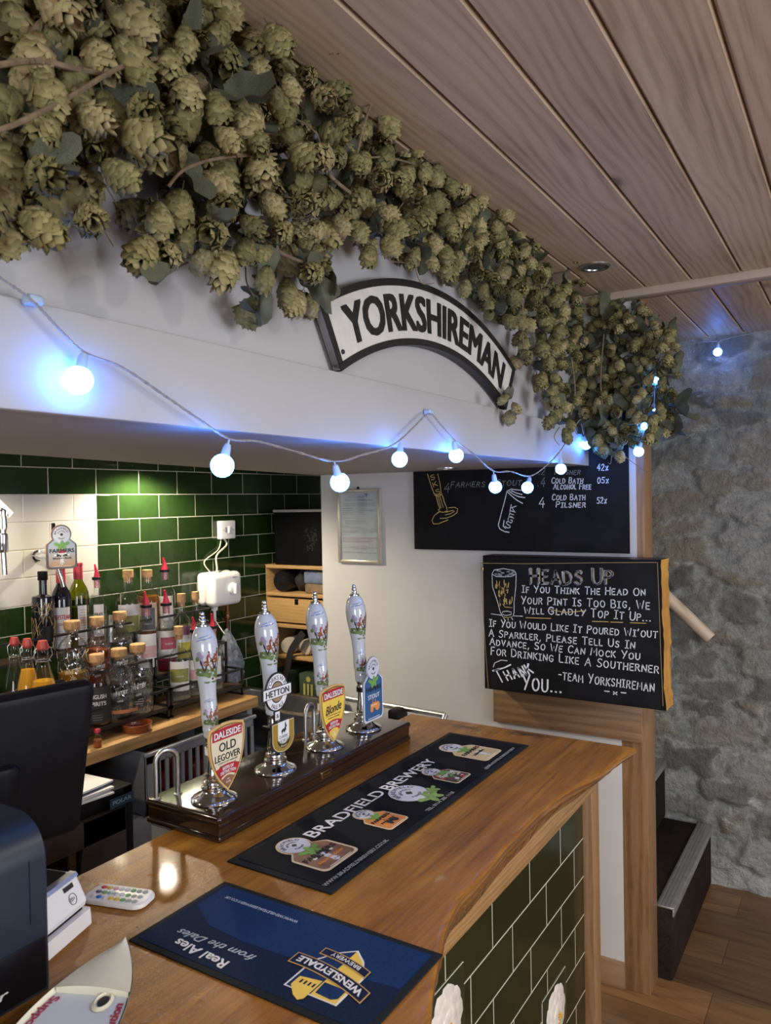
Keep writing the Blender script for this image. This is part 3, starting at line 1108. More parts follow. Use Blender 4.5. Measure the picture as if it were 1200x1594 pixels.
def badge_poly(w, h, dome=0.33, n=10):
    """bottle-label outline: body, sloping shoulders, round head"""
    hw, hh = w / 2, h / 2
    r = w * dome
    c = 0.012 / 0.1 * w
    yb, ys = -hh, hh - 2 * r + r * 0.35
    p = arcpts(-hw + c, yb + c, c, PI, 1.5 * PI, 4) + arcpts(hw - c, yb + c, c, 1.5 * PI, 2 * PI, 4)
    p += arcpts(hw - c, ys - 0.20 * r - c, c, 0, PI / 3, 4)
    p += arcpts(0, hh - r, r, -0.25 * PI + 0.25, 1.25 * PI - 0.25, 14)
    p += arcpts(-hw + c, ys - 0.20 * r - c, c, 2 * PI / 3, PI, 4)
    return p


def arc_text(m, s, fr, cx, cy, r, a_mid, size, mi, z0, inward=False, sx=1.0, track=1.0):
    """letters round a circle, centred at angle a_mid"""
    vs, _ = text_mesh(s)
    w = (max(p[0] for p in vs) - min(p[0] for p in vs)) * size * sx * track

    def warp(x, y):
        if inward:
            a = a_mid + x / r
            return cx + (r - y) * math.cos(a), cy + (r - y) * math.sin(a)
        a = a_mid - x / r
        return cx + (r + y) * math.cos(a), cy + (r + y) * math.sin(a)
    m.text(s, fr, size, mi, z0, z0 + 0.0003, 'CENTER', warp=warp, width=w)


def hop_leaves(m, fr, cx, cy, s, mi, z, seed=0):
    rz = random.Random(seed)
    for (ox, oy, a) in ((-.5, 0, 2.7), (.5, .05, .5), (-.15, -.25, 4.2), (.2, -.2, 5.2), (0, .1, 1.4)):
        L = s * rz.uniform(.45, .6)
        q = []
        for k in range(12):
            th_ = 2 * PI * k / 12
            rr = L * (0.55 + 0.45 * abs(math.cos(th_)) + 0.08 * math.sin(5 * th_))
            x_, y_ = rr * math.cos(th_), rr * 0.62 * math.sin(th_)
            q.append((cx + ox * s + x_ * math.cos(a) - y_ * math.sin(a), cy + oy * s + x_ * math.sin(a) + y_ * math.cos(a)))
        m.prism(q, fr, z, z + 0.0004, mi)
        z += 0.00012


def roundel(m, fr, cx, cy, r, z, mats, big=False):
    """pale disc with ring lettering and a dark diamond; mats = slots (pale, ink)"""
    m.prism(arcpts(cx, cy, r, 0, 2 * PI, 28)[:-1], fr, z, z + 0.0004, mats[0])
    arc_text(m, 'BRADFIELD', fr, cx, cy, r * .66, PI / 2 + .1, r * .24, mats[1], z + 0.0004, sx=1.15)
    arc_text(m, 'BREWERY', fr, cx, cy, r * .36, PI / 2, r * .15, mats[1], z + 0.0004)
    arc_text(m, 'SHEFFIELD', fr, cx, cy, r * .58, -PI / 2, r * .15, mats[1], z + 0.0004, inward=True)
    d = r * .2
    m.prism([(cx - d, cy), (cx, cy - d), (cx + d, cy), (cx, cy + d)], fr, z + 0.0004, z + 0.0008, mats[1])


def cow_head(m, fr, cx, cy, s, z, white, dark):
    for sg in (-1, 1):
        m.prism(arcpts(cx + sg * s * .62, cy + s * .38, s * .34, 0, 2 * PI, 12, s * .16)[:-1], fr, z, z + .0003, dark)
        m.prism(arcpts(cx + sg * s * .85, cy + s * .40, s * .18, 0, 2 * PI, 10, s * .14)[:-1], fr, z + .0002, z + .0005, white)
    m.prism([(cx - s * .32, cy + s * .6), (cx + s * .32, cy + s * .6), (cx + s * .2, cy - s * .3), (cx + s * .28, cy - s * .75), (cx, cy - s * .95), (cx - s * .28, cy - s * .75), (cx - s * .2, cy - s * .3)], fr, z, z + .0004, white)
    for sg in (-1, 1):
        m.prism(arcpts(cx + sg * s * .2, cy + s * .28, s * .12, 0, 2 * PI, 8)[:-1], fr, z + .0004, z + .0007, dark)
        m.prism(arcpts(cx + sg * s * .13, cy - s * .7, s * .06, 0, 2 * PI, 8)[:-1], fr, z + .0004, z + .0007, dark)


def tractor(m, fr, cx, cy, s, z, mi):
    m.prism(arcpts(cx + s * .42, cy - s * .12, s * .42, 0, 2 * PI, 18)[:-1], fr, z, z + .0004, mi)
    m.prism(arcpts(cx - s * .55, cy - s * .28, s * .26, 0, 2 * PI, 14)[:-1], fr, z, z + .0004, mi)
    m.prism([(cx - s * .8, cy - s * .1), (cx - s * .8, cy + s * .25), (cx - s * .1, cy + s * .35), (cx + .1 * s, cy + s * .3), (cx + .1 * s, cy - s * .2)], fr, z, z + .00045, mi)
    m.box((0, 0, 0), (0, 0, 0)) if False else None
    m.prism([(cx - s * .42, cy + s * .2), (cx - s * .34, cy + s * .2), (cx - s * .34, cy + s * .95), (cx - s * .42, cy + s * .95)], fr, z, z + .0004, mi)
    m.prism([(cx + s * .1, cy + s * .25), (cx + s * .2, cy + s * .25), (cx + s * .05, cy + s * .6), (cx - s * .02, cy + s * .58)], fr, z, z + .0004, mi)


def beer_badge(parent, fr, cx, cy, w, h, z, rim, field, words, motif, name='beer_badge'):
    m = MB()
    f2 = lambda x, y, zz=0.0: fr(cx + x, cy + y, zz)
    mats = [rim, field, M_palelilac, M_ink, M_green, M_printwhite, M_red, M_creamprint, M_orange]
    m.prism(badge_poly(w, h), f2, z, z + 0.0004, 0)
    k = 0.90
    m.prism([(x * k, y * (1 - (1 - k) * w / h)) for x, y in badge_poly(w, h)], f2, z + 0.0004, z + 0.0008, 1)
    r = w * 0.29
    roundel(m, f2, 0, h / 2 - w * .33, r, z + 0.0008, (2, 3))
    hop_leaves(m, f2, 0, h / 2 - w * .68, w * .28, 4, z + 0.001, seed=len(words[0]))
    y = h / 2 - w * .95
    for i, (s, sz, mi, wd) in enumerate(words):
        m.text(s, f2, sz, mi, z + 0.0010, z + 0.0018, 'CENTER', bold=0.02 if i == 0 else 0, width=wd, warp=(lambda yy: (lambda a, b: (a, b + yy)))(y))
        y -= sz * 1.7
    if motif == 'cow':
        cow_head(m, f2, 0, -h * .26, w * .26, z + 0.0009, 5, 3)
    elif motif == 'tractor':
        tractor(m, f2, w * .06, -h * .30, w * .26, z + 0.0009, 3)
    elif motif == 'orange_tractor':
        tractor(m, f2, w * .06, -h * .27, w * .30, z + 0.0009, 8)
    elif motif == 'fruit':
        rz = random.Random(2)
        for q in range(34):
            a, b = rz.uniform(-.38, .38) * w, rz.uniform(-.44, .08) * h
            m.prism(arcpts(a, b, w * rz.uniform(.04, .09), 0, 2 * PI, 9)[:-1], f2, z + .0009 + q * 1e-5, z + .0012 + q * 1e-5, rz.choice([6, 6, 3, 3, 4, 7, 5]))
    m.prism([(-w * .30, -h * .455), (w * .30, -h * .455), (w * .30, -h * .447), (-w * .30, -h * .447)], f2, z + .0008, z + .0011, 5)
    return m.build(name, mats, parent)


zr = ZB
fr_run = lambda x, y, z=0.0: V3((-y, x, zr + z))          # reads along +Y, tops towards -X
run = thing('bar_runner', 'long black printed rubber bar runner lying in front of the hand pumps', 'bar mat', (-0.884, 1.48, ZB))
m = MB()
m.box((-1.0015, 1.032, ZB), (-0.7645, 1.926, ZB + 0.0032), 0, bev=0.0012)
m.box((-0.987, 1.047, ZB + 0.003), (-0.779, 1.911, ZB + 0.0042), 1)
m.build('mat', [M_rubber, M_matprint], run)
Z1 = 0.0043
m = MB()
m.text('BRADFIELD', fr_run, 0.032, 0, Z1, Z1 + 0.0005, bold=.015, warp=lambda x, y: (1.187 + x, 0.917 + y), width=0.266)
m.build('lettering', M_printwhite, run)
m = MB()
m.text('BREWERY', fr_run, 0.032, 0, Z1, Z1 + 0.0005, bold=.015, warp=lambda x, y: (1.469 + x, 0.917 + y), width=0.226)
M_gp = plain('grey_print', (0.33, 0.34, 0.36), 0.7)
m.build('lettering', M_printwhite, run)
m = MB()
m.text('WWW.BRADFIELDBREWERY.CO.UK', fr_run, 0.0095, 0, Z1, Z1 + 0.0004, warp=lambda x, y: (1.045 + x, 0.785 + y), width=0.205)
m.build('web_address', M_gp, run)
m = MB()
m.text('TEL: 0114 285 1118', fr_run, 0.0095, 0, Z1, Z1 + 0.0004, warp=lambda x, y: (1.409 + x, 0.785 + y), width=0.122)
m.build('phone_number', M_gp, run)
m = MB()
m.text('@BRADFIELDBREWERY', fr_run, 0.0085, 0, Z1, Z1 + 0.0004, warp=lambda x, y: (1.70 + x, 0.785 + y), width=0.185)
m.build('handle_line', M_gp, run)
M_brownfield = plain('brown_label_field', (0.25, 0.13, 0.08), 0.6, var=0.4, scale=22)
beer_badge(run, fr_run, 1.139, 0.889, 0.108, 0.152, Z1, M_creamprint, M_brownfield, [('FARMERS', .0135, 3, .09), ('BROWN COW', .0065, 8, .075)], 'cow')
beer_badge(run, fr_run, 1.327, 0.862, 0.074, 0.114, Z1, M_creamprint, M_orange, [('FARMERS', .0095, 3, .062), ('PALE ALE', .006, 3, .045)], 'tractor')
beer_badge(run, fr_run, 1.618, 0.859, 0.074, 0.114, Z1, M_creamprint, plain('dark_label_field', (0.10, 0.06, 0.05), 0.6, var=0.5, scale=60), [('FARMERS', .0095, 5, .058)], 'fruit')
beer_badge(run, fr_run, 1.802, 0.886, 0.100, 0.158, Z1, M_creamprint, plain('straw_label_field', (0.62, 0.48, 0.26), 0.6), [('FARMERS', .0125, 3, .085), ('BLONDE', .0075, 3, .055)], 'cow')
m = MB()
roundel(m, fr_run, 1.476, 0.872, 0.047, Z1, (0, 1))
m.build('brewery_roundel', [M_palelilac, M_ink], run)
m = MB()
hop_leaves(m, fr_run, 1.483, 0.822, 0.042, 0, Z1 + 0.0006, 4)
hop_leaves(m, fr_run, 1.515, 0.838, 0.026, 0, Z1 + 0.0012, 9)
m.build('hop_leaf_print', M_leaf, run)

# navy towel mat with an ale crest, seen upside down from here
fr_t = lambda x, y, z=0.0: V3((-x, -y, ZB + z))
navy = plain('navy_mat_face', (0.007, 0.015, 0.048), 0.85, var=0.25, scale=240, bump=0.1, spec=0.15)
navy2 = plain('royal_blue_mat_face', (0.008, 0.032, 0.11), 0.85, var=0.2, scale=240, bump=0.1, spec=0.15)
tw = thing('bar_mat', 'navy blue printed bar mat with a gold crest lying near the bar edge', 'bar mat', (-0.737, 0.869, ZB))
m = MB()
m.box((-0.951, 0.767, ZB), (-0.5225, 0.974, ZB + 0.003), 0, bev=0.0012)
m.box((-0.941, 0.778, ZB + 0.0028), (-0.533, 0.962, ZB + 0.0038), 1)
hill = [(0.934, -0.962), (0.934, -0.893), (0.90, -0.872), (0.871, -0.856), (0.80, -0.850), (0.728, -0.853), (0.62, -0.862), (0.535, -0.873), (0.535, -0.962)]
m.prism(hill, fr_t, 0.0036, 0.0041, 2)
m.build('mat', [M_rubber, navy, navy2], tw)
Z2 = 0.0042
m = MB()
m.text('Real Ales', fr_t, 0.0185, 0, Z2, Z2 + 0.0004, bold=0.025, warp=lambda x, y: (0.776 + x, -0.801 + y - 0.06 * x), width=0.107)
M_pb = plain('pale_blue_print', (0.42, 0.46, 0.54), 0.7)
m.build('lettering', M_printwhite, tw)
m = MB()
m.text('from the Dales', fr_t, 0.0155, 0, Z2, Z2 + 0.0004, shear=0.35, warp=lambda x, y: (0.752 + x, -0.832 + y + 0.03 * x), width=0.15)
m.build('script_line', M_pb, tw)
m = MB()
m.text('WWW.WENSLEYDALEBREWERY.CO.UK', fr_t, 0.0065, 0, Z2, Z2 + 0.0004, warp=lambda x, y: (0.757 + x, -0.936 + y), width=0.153)
m.build('web_address', M_pb, tw)
m = MB()
mt = [M_gold, navy2, M_printwhite, navy, M_yellow]
m.prism([(0.588, -0.800), (0.676, -0.800), (0.676, -0.865), (0.655, -0.898), (0.632, -0.917), (0.609, -0.898), (0.588, -0.865)], fr_t, Z2, Z2 + .0003, 2)
m.prism([(0.591, -0.802), (0.632, -0.802), (0.632, -0.913), (0.611, -0.896), (0.591, -0.864)], fr_t, Z2 + .0003, Z2 + .0006, 4)
m.prism([(0.632, -0.802), (0.673, -0.802), (0.673, -0.864), (0.653, -0.896), (0.632, -0.913)], fr_t, Z2 + .0003, Z2 + .0006, 1)
m.prism([(0.594, -0.812), (0.602, -0.806), (0.628, -0.808), (0.63, -0.832), (0.594, -0.832)], fr_t, Z2 + .0006, Z2 + .0009, 1)
m.prism([(0.634, -0.790), (0.640, -0.784), (0.652, -0.790), (0.668, -0.806), (0.668, -0.826), (0.634, -0.832)], fr_t, Z2 + .0006, Z2 + .0009, 4)
for k in range(4):
    m.prism([(0.637 + .007 * k, -0.822), (0.640 + .007 * k, -0.822), (0.640 + .007 * k, -0.814), (0.637 + .007 * k, -0.814)], fr_t, Z2 + .0009, Z2 + .0011, 3)


def ribbon_band(y, w, h, x0, bend, mi, edge):
    def wp(x, yy):
        return (x0 + x, y + yy + bend * ((x / w) ** 2) * 4 - 0.18 * x)
    for (g, mm, zz) in ((0.0018, edge, 0.0010), (0, mi, 0.0012)):
        up = [wp(-w / 2 - g + (w + 2 * g) * k / 12, h / 2 + g) for k in range(13)]
        dn = [wp(-w / 2 - g + (w + 2 * g) * k / 12, -h / 2 - g) for k in range(13)]
        m.prism(up + dn[::-1], fr_t, Z2 + zz, Z2 + zz + .0003, mm)
    return wp


wp = ribbon_band(-0.852, 0.138, 0.022, 0.634, 0.008, 3, 0)
m.text('WENSLEYDALE', fr_t, 0.0135, 2, Z2 + .0015, Z2 + .0019, 'CENTER', bold=0.035, width=0.122, warp=lambda x, y: wp(x, y - 0.0068))
wp2 = ribbon_band(-0.886, 0.086, 0.013, 0.632, 0.004, 3, 0)
m.text('BREWERY', fr_t, 0.008, 2, Z2 + .0015, Z2 + .0019, 'CENTER', width=0.055, warp=lambda x, y: wp2(x, y - 0.004))
m.build('crest', mt, tw)

# ------------------------------------------------------------------ beer engine: plinth and four hand pumps
M_plinth = plain('dark_varnished_wood', (0.020, 0.009, 0.006), 0.16, var=0.35, scale=14, coat=0.5)
ZP = 1.131
pl = thing('beer_engine_plinth', 'long dark varnished wooden plinth under the hand pumps with moulded edges', 'plinth', (-1.17, 1.45, ZB))
m = MB()
m.box((-1.275, 1.080, ZB), (-1.067, 1.822, ZB + 0.012), bev=0.004)
m.box((-1.272, 1.083, ZB + 0.011), (-1.070, 1.819, ZP - 0.013), bev=0.002)
m.box((-1.276, 1.079, ZP - 0.016), (-1.066, 1.823, ZP), bev=0.007, seg=4)
m.build('plinth', M_plinth, pl)
m = MB()
p = at(508, 1204, 0, -1.069)
m.box((-1.0705, p.y - 0.019, p.z - 0.008), (-1.0675, p.y + 0.019, p.z + 0.008), 0, bev=0.001)
m.box((-1.0676, p.y - 0.0165, p.z - 0.006), (-1.0671, p.y + 0.0165, p.z + 0.006), 1)
fp = frame((-1.0671, p.y, p.z), (0, 1, 0), (0, 0, 1))
m.text('ANGRAM', fp, 0.005, 0, 0, 0.0004, 'CENTER', warp=lambda x, y: (x, y - .0025), width=0.024)
m.build('maker_plate', [M_brass, M_plinth], pl)
MB().box((-1.268, 1.088, 0.93), (-1.21, 1.82, ZB)).build('back_board', M_greyboard, pl)

HPROF = [(0.0132, 0.127), (0.0150, 0.1285), (0.0158, 0.133), (0.0150, 0.138), (0.0160, 0.141), (0.0163, 0.145), (0.0155, 0.149), (0.0160, 0.154), (0.0172, 0.163), (0.0175, 0.175), (0.0168, 0.195), (0.0168, 0.215), (0.0180, 0.235), (0.0208, 0.256),
         (0.0240, 0.277), (0.0264, 0.297), (0.0272, 0.313), (0.0262, 0.327), (0.0235, 0.338), (0.0195, 0.347), (0.0150, 0.354), (0.0110, 0.358)]


def hr_at(z):
    for (r0, z0), (r1, z1) in zip(HPROF[:-1], HPROF[1:]):
        if z0 <= z <= z1:
            return r0 + (r1 - r0) * (z - z0) / (z1 - z0)
    return HPROF[-1][0]


def lean(p):
    return V3((p.x - 0.075 * max(0.0, p.z - 0.06), p.y, p.z))


M_dec = [plain('huntscene_brown', (0.22, 0.08, 0.035), 0.2), plain('huntscene_red', (0.28, 0.03, 0.03), 0.2), plain('huntscene_green', (0.13, 0.19, 0.07), 0.2, var=0.4, scale=300),
         plain('huntscene_white', (0.6, 0.58, 0.52), 0.2), plain('huntscene_black', (0.05, 0.035, 0.03), 0.2), plain('huntscene_blue', (0.16, 0.25, 0.48), 0.2), plain('huntscene_lilac', (0.30, 0.26, 0.38), 0.2)]


def hunt_scene(phi0, mb, upper):
    rz = random.Random(7)

    def surf(s, z, lift):
        r = hr_at(z) + lift
        a = phi0 + s / r
        return lean(V3((r * math.cos(a), r * math.sin(a), z)))

    cnt = [0]

    def blob(s, z, w, h, mi, rot=0.0, n=10, rag=0.2):
        cnt[0] += 1
        lift = 0.0003 + cnt[0] * 6e-6
        vs = [surf(s, z, lift)]
        for k in range(n):
            a = 2 * PI * k / n
            q = 1 + rz.uniform(-rag, rag)
            x, y = math.cos(a) * w * q, math.sin(a) * h * q
            vs.append(surf(s + x * math.cos(rot) - y * math.sin(rot), z + x * math.sin(rot) + y * math.cos(rot), lift))
        mb.add(vs, [(0, 1 + k, 1 + (k + 1) % n) for k in range(n)], mi)

    def scene(s0, z0, k, full=True):
        for q in range(44):
            blob(s0 + rz.uniform(-.021, .019) * k, z0 - (.013 + abs(rz.gauss(0, .006))) * k, rz.uniform(.002, .005) * k, rz.uniform(.0012, .003) * k, 2)
        for q in range(6):
            blob(s0 + rz.uniform(-.022, -.012) * k, z0 + rz.uniform(-.006, .010) * k, .003 * k, .004 * k, rz.choice([6, 2, 6]))
        for q in range(4):
            blob(s0 + rz.uniform(-.016, .004) * k, z0 + rz.uniform(.026, .032) * k, .008 * k, .0006 * k, 5, rot=.25, rag=.1)
        for (a, b) in ((-.004, 0), (.011, .003)):
            blob(s0 + a * k, z0 + b * k - .004 * k, .009 * k, .0042 * k, 0, rot=.1)          # horse
            blob(s0 + (a + .009) * k, z0 + (b + .002) * k, .0022 * k, .005 * k, 0, rot=-.5)
            blob(s0 + (a + .012) * k, z0 + (b + .006) * k, .003 * k, .0016 * k, 0, rot=-.5)
            blob(s0 + (a - .009) * k, z0 + (b - .004) * k, .0012 * k, .005 * k, 4, rot=.4)
            for lx, ro in ((-.006, .35), (-.003, -.3), (.005, .5), (.008, -.2)):
                blob(s0 + (a + lx) * k, z0 + (b - .012) * k, .0011 * k, .0055 * k, rz.choice([0, 4]), rot=ro, rag=.1)
            blob(s0 + (a + .001) * k, z0 + (b + .004) * k, .0025 * k, .0048 * k, 1, rot=-.2)     # rider
            blob(s0 + (a + .002) * k, z0 + (b + .0005) * k, .0012 * k, .004 * k, 3, rot=.2)
            blob(s0 + (a + .002) * k, z0 + (b + .0105) * k, .0016 * k, .0018 * k, 4)
        if full:
            blob(s0 + .004 * k, z0 - .027 * k, .005 * k, .003 * k, 3)       # hound
            blob(s0 + .003 * k, z0 - .0265 * k, .002 * k, .0018 * k, 4)
            blob(s0 + .0085 * k, z0 - .025 * k, .0022 * k, .0016 * k, 0)
            for q in range(5):
                blob(s0 + rz.uniform(-.004, .012) * k, z0 - .031 * k, .003 * k, .0012 * k, 2)
    if upper:
        scene(0.0, 0.290, 1.5)
    else:
        scene(0.0, 0.178, 0.95, False)


def make_pump(label):
    root = thing('hand_pump', label, 'beer pump', (0, 0, 0), 'hand pumps along the bar')
    b = [(0.0475, 0.0), (0.0485, 0.002), (0.0470, 0.0055), (0.0415, 0.0085), (0.0330, 0.0125), (0.0270, 0.0165), (0.0245, 0.0200), (0.0260, 0.0235), (0.0255, 0.0270), (0.0205, 0.0290), (0.0195, 0.0320), (0.0225, 0.0350), (0.0220, 0.0390), (0.0175, 0.0415),
         (0.0165, 0.0440), (0.0180, 0.0475), (0.0182, 0.053), (0.0172, 0.060), (0.0150, 0.072), (0.0125, 0.086), (0.0112, 0.098), (0.0112, 0.104), (0.0128, 0.107), (0.0128, 0.112), (0.0115, 0.115), (0.0118, 0.122), (0.0140, 0.125), (0.0140, 0.128)]
    MB().lathe(b, 40, fn=lean).build('chrome_base', M_chrome, root)
    h = MB().lathe(HPROF, 40, fn=lean).build('handle', M_ceramic, root)
    f = [(0.0128, 0.3545), (0.0135, 0.356), (0.0130, 0.3595), (0.0090, 0.3610), (0.0050, 0.3630), (0.0066, 0.3645), (0.0070, 0.3670), (0.0062, 0.3695), (0.0048, 0.3705), (0.0062, 0.3720), (0.0064, 0.3745), (0.0056, 0.3770), (0.0045, 0.3780), (0.0054, 0.3795), (0.0056, 0.382), (0.0040, 0.3850), (0.0, 0.3862)]
    MB().lathe(f, 24, fn=lean).build('finial', M_chrome, root)
    for upper in (True, False):
        m = MB()
        hunt_scene(-0.36, m, upper)
        m.build('hunting_scene', M_dec, h)
    return root


PX = -1.146
PY = [1.148, 1.343, 1.533, 1.707]
PL = ['leftmost white ceramic hand pump, behind the red and gold shield clip', 'white ceramic hand pump behind the oval pale ale clip', 'white ceramic hand pump behind the yellow shield clip', 'far white ceramic hand pump behind the navy blue clip']
p0 = make_pump(PL[0])
pumps = [p0] + [copy_tree(p0) for _ in range(3)]
for o, y, lb in zip(pumps, PY, PL):
    o.location = (PX, y, ZP)
    o['label'] = lb

# ------------------------------------------------------------------ pump clips
XC = -1.106
GC = 'pump clips on the hand pumps'


def clip_frame(u, v):
    p = at(u, v, 0, XC)
    return p, frame(p, (0, 1, 0), (0, 0, 1))


def shield_poly(w, h, n=10):
    hw = w / 2
    q = [(-hw, h * .36), (-hw * .94, h * .43)]
    q += [(-hw * .94 + 2 * hw * .94 * k / 8, h * .43 + h * .055 * math.sin(PI * k / 8)) for k in range(1, 8)]
    q += [(hw * .94, h * .43), (hw, h * .36)]
    q += [(hw * (1 - (k / 10) ** 2.7), h * .36 - h * .86 * (k / 10)) for k in range(1, 10)]
    q += [(0, -h * .5)]
    q += [(-x, y) for x, y in q[len(q) - 10:len(q) - 1]][::-1]
    return q


def shield_clip(u, v, label, field, rim, ring, top_word, words, tip, script=False, band=M_white):
    p, fr = clip_frame(u, v)
    th = thing('pump_clip', label, 'pump clip', p, GC)
    w, h = 0.104, 0.142
    m = MB()
    S = lambda k: [(x * k, (y - h * .0) * k + (1 - k) * h * .04) for x, y in shield_poly(w, h)]
    m.prism(S(1.0), fr, -0.004, 0.0, 0)
    m.prism(S(0.93), fr, 0.0, 0.0004, 1)
    m.prism(S(0.88), fr, 0.0004, 0.0008, 2)
    hw = w / 2 * .88
    m.prism([(-hw * .93, h * .255), (hw * .93, h * .255)] + [(hw * .93 - 2 * hw * .93 * k / 6, h * .395 + h * .03 * math.sin(PI * k / 6)) for k in range(7)], fr, .0008, .0012, 3)
    # lower banner: a band of the shield bent upwards in the middle
    def band_pts(y):
        ww = hw * (1 - max(0, (.36 - y / h) / .86) ** 2.7) * 0.985
        return ww
    b0, b1 = -h * .30, -h * .155
    up = [(band_pts(b1) * (2 * k / 8 - 1), b1 + h * .05 * math.cos((2 * k / 8 - 1) * PI / 2)) for k in range(9)]
    dn = [(band_pts(b0) * (2 * k / 8 - 1), b0 + h * .05 * math.cos((2 * k / 8 - 1) * PI / 2)) for k in range(9)]
    m.prism(dn + up[::-1], fr, .0008, .0013, 3)
    t2 = [(band_pts(-h * .325) * .95 * (2 * k / 8 - 1), -h * .325 + h * .05 * math.cos((2 * k / 8 - 1) * PI / 2)) for k in range(9)]
    m.prism(t2[::-1] + [(0, -h * .455)], fr, .0008, .0012, 4)
    m.build('board', [rim, ring, field, M_red, tip], th)
    m = MB()
    m.text(top_word, fr, h * .098, 0, .0012, .0022, 'CENTER', bold=0.03, width=w * .73, warp=lambda x, y: (x, h * .285 + y))
    if script:
        m.text(words[0], fr, h * .155, 1, .0008, .0016, 'CENTER', bold=0.012, shear=0.3, width=w * .62, warp=lambda x, y: (x, h * .02 + y + x * 0.08))
        yy = -h * .03
    else:
        m.text(words[0], fr, h * .13, 1, .0008, .0016, 'CENTER', bold=0.012, width=w * .46, warp=lambda x, y: (x, h * .09 + y))
        m.text(words[1], fr, h * .10, 1, .0008, .0016, 'CENTER', bold=0.012, width=w * .70, warp=lambda x, y: (x, -h * .045 + y))
        yy = -h * .085
    for k, s in enumerate(['EXCEPTIONAL ALE', 'BREWED IN YORKSHIRE'] if script else ['COUNTRY STYLE AMBER BEER', 'BREWED IN HARROGATE']):
        m.text(s, fr, h * .022, 1, .0008, .0012, 'CENTER', width=w * (.55 - .1 * k), warp=(lambda q: (lambda x, y: (x, q + y)))(yy - k * h * .045))
    for k, s in enumerate(('BEERS OF', 'DISTINCTION')):
        m.text(s, fr, h * .045, 0, .0013, .0019, 'CENTER', bold=0.02, width=w * (.30, .42)[k], warp=(lambda q: (lambda x, y: (x, q + y + h * .05 * math.cos(x / hw * PI / 2))))(-h * .225 - k * h * .06))
    m.text('ABV', fr, h * .018, 0, .0012, .0016, 'CENTER', warp=lambda x, y: (x, -h * .335 + y))
    m.text('4.1%', fr, h * .035, 0, .0012, .0016, 'CENTER', warp=lambda x, y: (x, -h * .385 + y))
    m.build('lettering', [M_printwhite, M_ink], th)
    py = min(PY, key=lambda q: abs(q - p.y))
    MB().lathe([(0.0135, -0.007), (0.0152, -0.007), (0.0152, 0.007), (0.0135, 0.007)], 24, c=(PX - 0.003, py, ZP + 0.100)).box((PX + 0.006, py - 0.009, ZP + 0.094), (XC - 0.0035, py + 0.009, ZP + 0.106)).build('mounting_clamp', band, th)
    return th


M_cream2 = plain('cream_label', (0.68, 0.60, 0.44), 0.4, var=0.04)
M_tan = plain('tan_rim', (0.60, 0.40, 0.16), 0.4)
M_drkgold = plain('dark_gold_ring', (0.25, 0.13, 0.03), 0.4)
shield_clip(354, 1176, 'cream shield pump clip with red banners and a gold rim, nearest the camera', M_cream2, M_tan, M_drkgold, 'DALESIDE', ('OLD', 'LEGOVER'), M_brownprint)
shield_clip(519, 1110, 'yellow shield pump clip with red banners on the third pump', M_yellow, M_tan, plain('dark_olive_ring', (0.16, 0.11, 0.03), 0.4), 'DALESIDE', ('Blonde',), plain('straw_tip', (0.72, 0.52, 0.12), 0.4), True)

p, fr = clip_frame(431, 1077)
th = thing('pump_clip', 'oval black and white pump clip with a name plate across it', 'pump clip', p, GC)
el = lambda k, n=36: arcpts(0, 0, 0.0385 * k, 0, 2 * PI, n, 0.043 * k)[:-1]
m = MB()
m.prism(el(1.0), fr, -.004, 0, 0)
m.prism(el(0.93), fr, 0, .0005, 1)
m.prism(el(0.56), fr, .0005, .0009, 0)
m.prism(el(0.50), fr, .0009, .0012, 2)
tl = 0.0
m.prism([(-.048, -.0125), (.048, -.0125), (.048, .0125), (-.048, .0125)], fr, -.004, .0015, 0)
m.prism([(-.0465, -.011), (.0465, -.011), (.0465, .011), (-.0465, .011)], fr, .0015, .002, 1)
m.prism([(-.009, -.064), (.009, -.064), (.009, -.043), (-.009, -.043)], fr, -.004, .0, 0)
m.prism([(-.0075, -.0625), (.0075, -.0625), (.0075, -.044), (-.0075, -.044)], fr, .0, .0005, 1)
m.build('board', [M_ink, M_printwhite, plain('bronze_centre', (0.32, 0.22, 0.12), 0.4)], th)
m = MB()
m.text('HETTON', fr, 0.0145, 0, .002, .003, 'CENTER', bold=0.015, width=0.078, warp=lambda x, y: (x, y - .0072))
arc_text(m, 'YORKS.W.R.', fr, 0, 0, 0.0268, PI / 2, 0.0105, 0, .0006, sx=.85)
arc_text(m, 'PALE ALE', fr, 0, 0, 0.0375, -PI / 2, 0.0100, 0, .0006, inward=True, sx=.85)
m.text('&', fr, 0.010, 0, .0005, .001, 'CENTER', warp=lambda x, y: (x, y - .058))
m.build('lettering', M_ink, th)
MB().box((PX + 0.008, PY[1] - .006, p.z - 0.004), (XC - .0035, PY[1] + .006, p.z + 0.006)).build('mounting_clamp', M_black, th)

p, fr = clip_frame(441, 1145)
th = thing('pump_clip', 'small gold and black pump badge with a horse silhouette below the oval clip', 'pump clip', p, GC)
ush = lambda k: [(-.040 * k, .034 * k), (.040 * k, .034 * k), (.040 * k, -.008 * k)] + arcpts(0, -.008 * k, .040 * k, 0, -PI, 12, .030 * k)[1:-1] + [(-.040 * k, -.008 * k)]
m = MB()
m.prism(ush(1), fr, -.004, 0, 0)
m.prism(ush(.93), fr, 0, .0004, 3)
m.prism(ush(.89), fr, .0004, .0008, 1)
m.prism([(-.019, .033), (.019, .033), (.019, -.004)] + arcpts(0, -.004, .019, 0, -PI, 10, .012)[1:-1] + [(-.019, -.004)], fr, .0008, .0013, 2)
up = arcpts(0, .002, .0235, PI * 1.12, PI * 1.88, 10, .020)
dn = arcpts(0, .002, .0235, PI * 1.12, PI * 1.88, 10, .0285)
m.prism(up + dn[::-1], fr, .0013, .0017, 0)
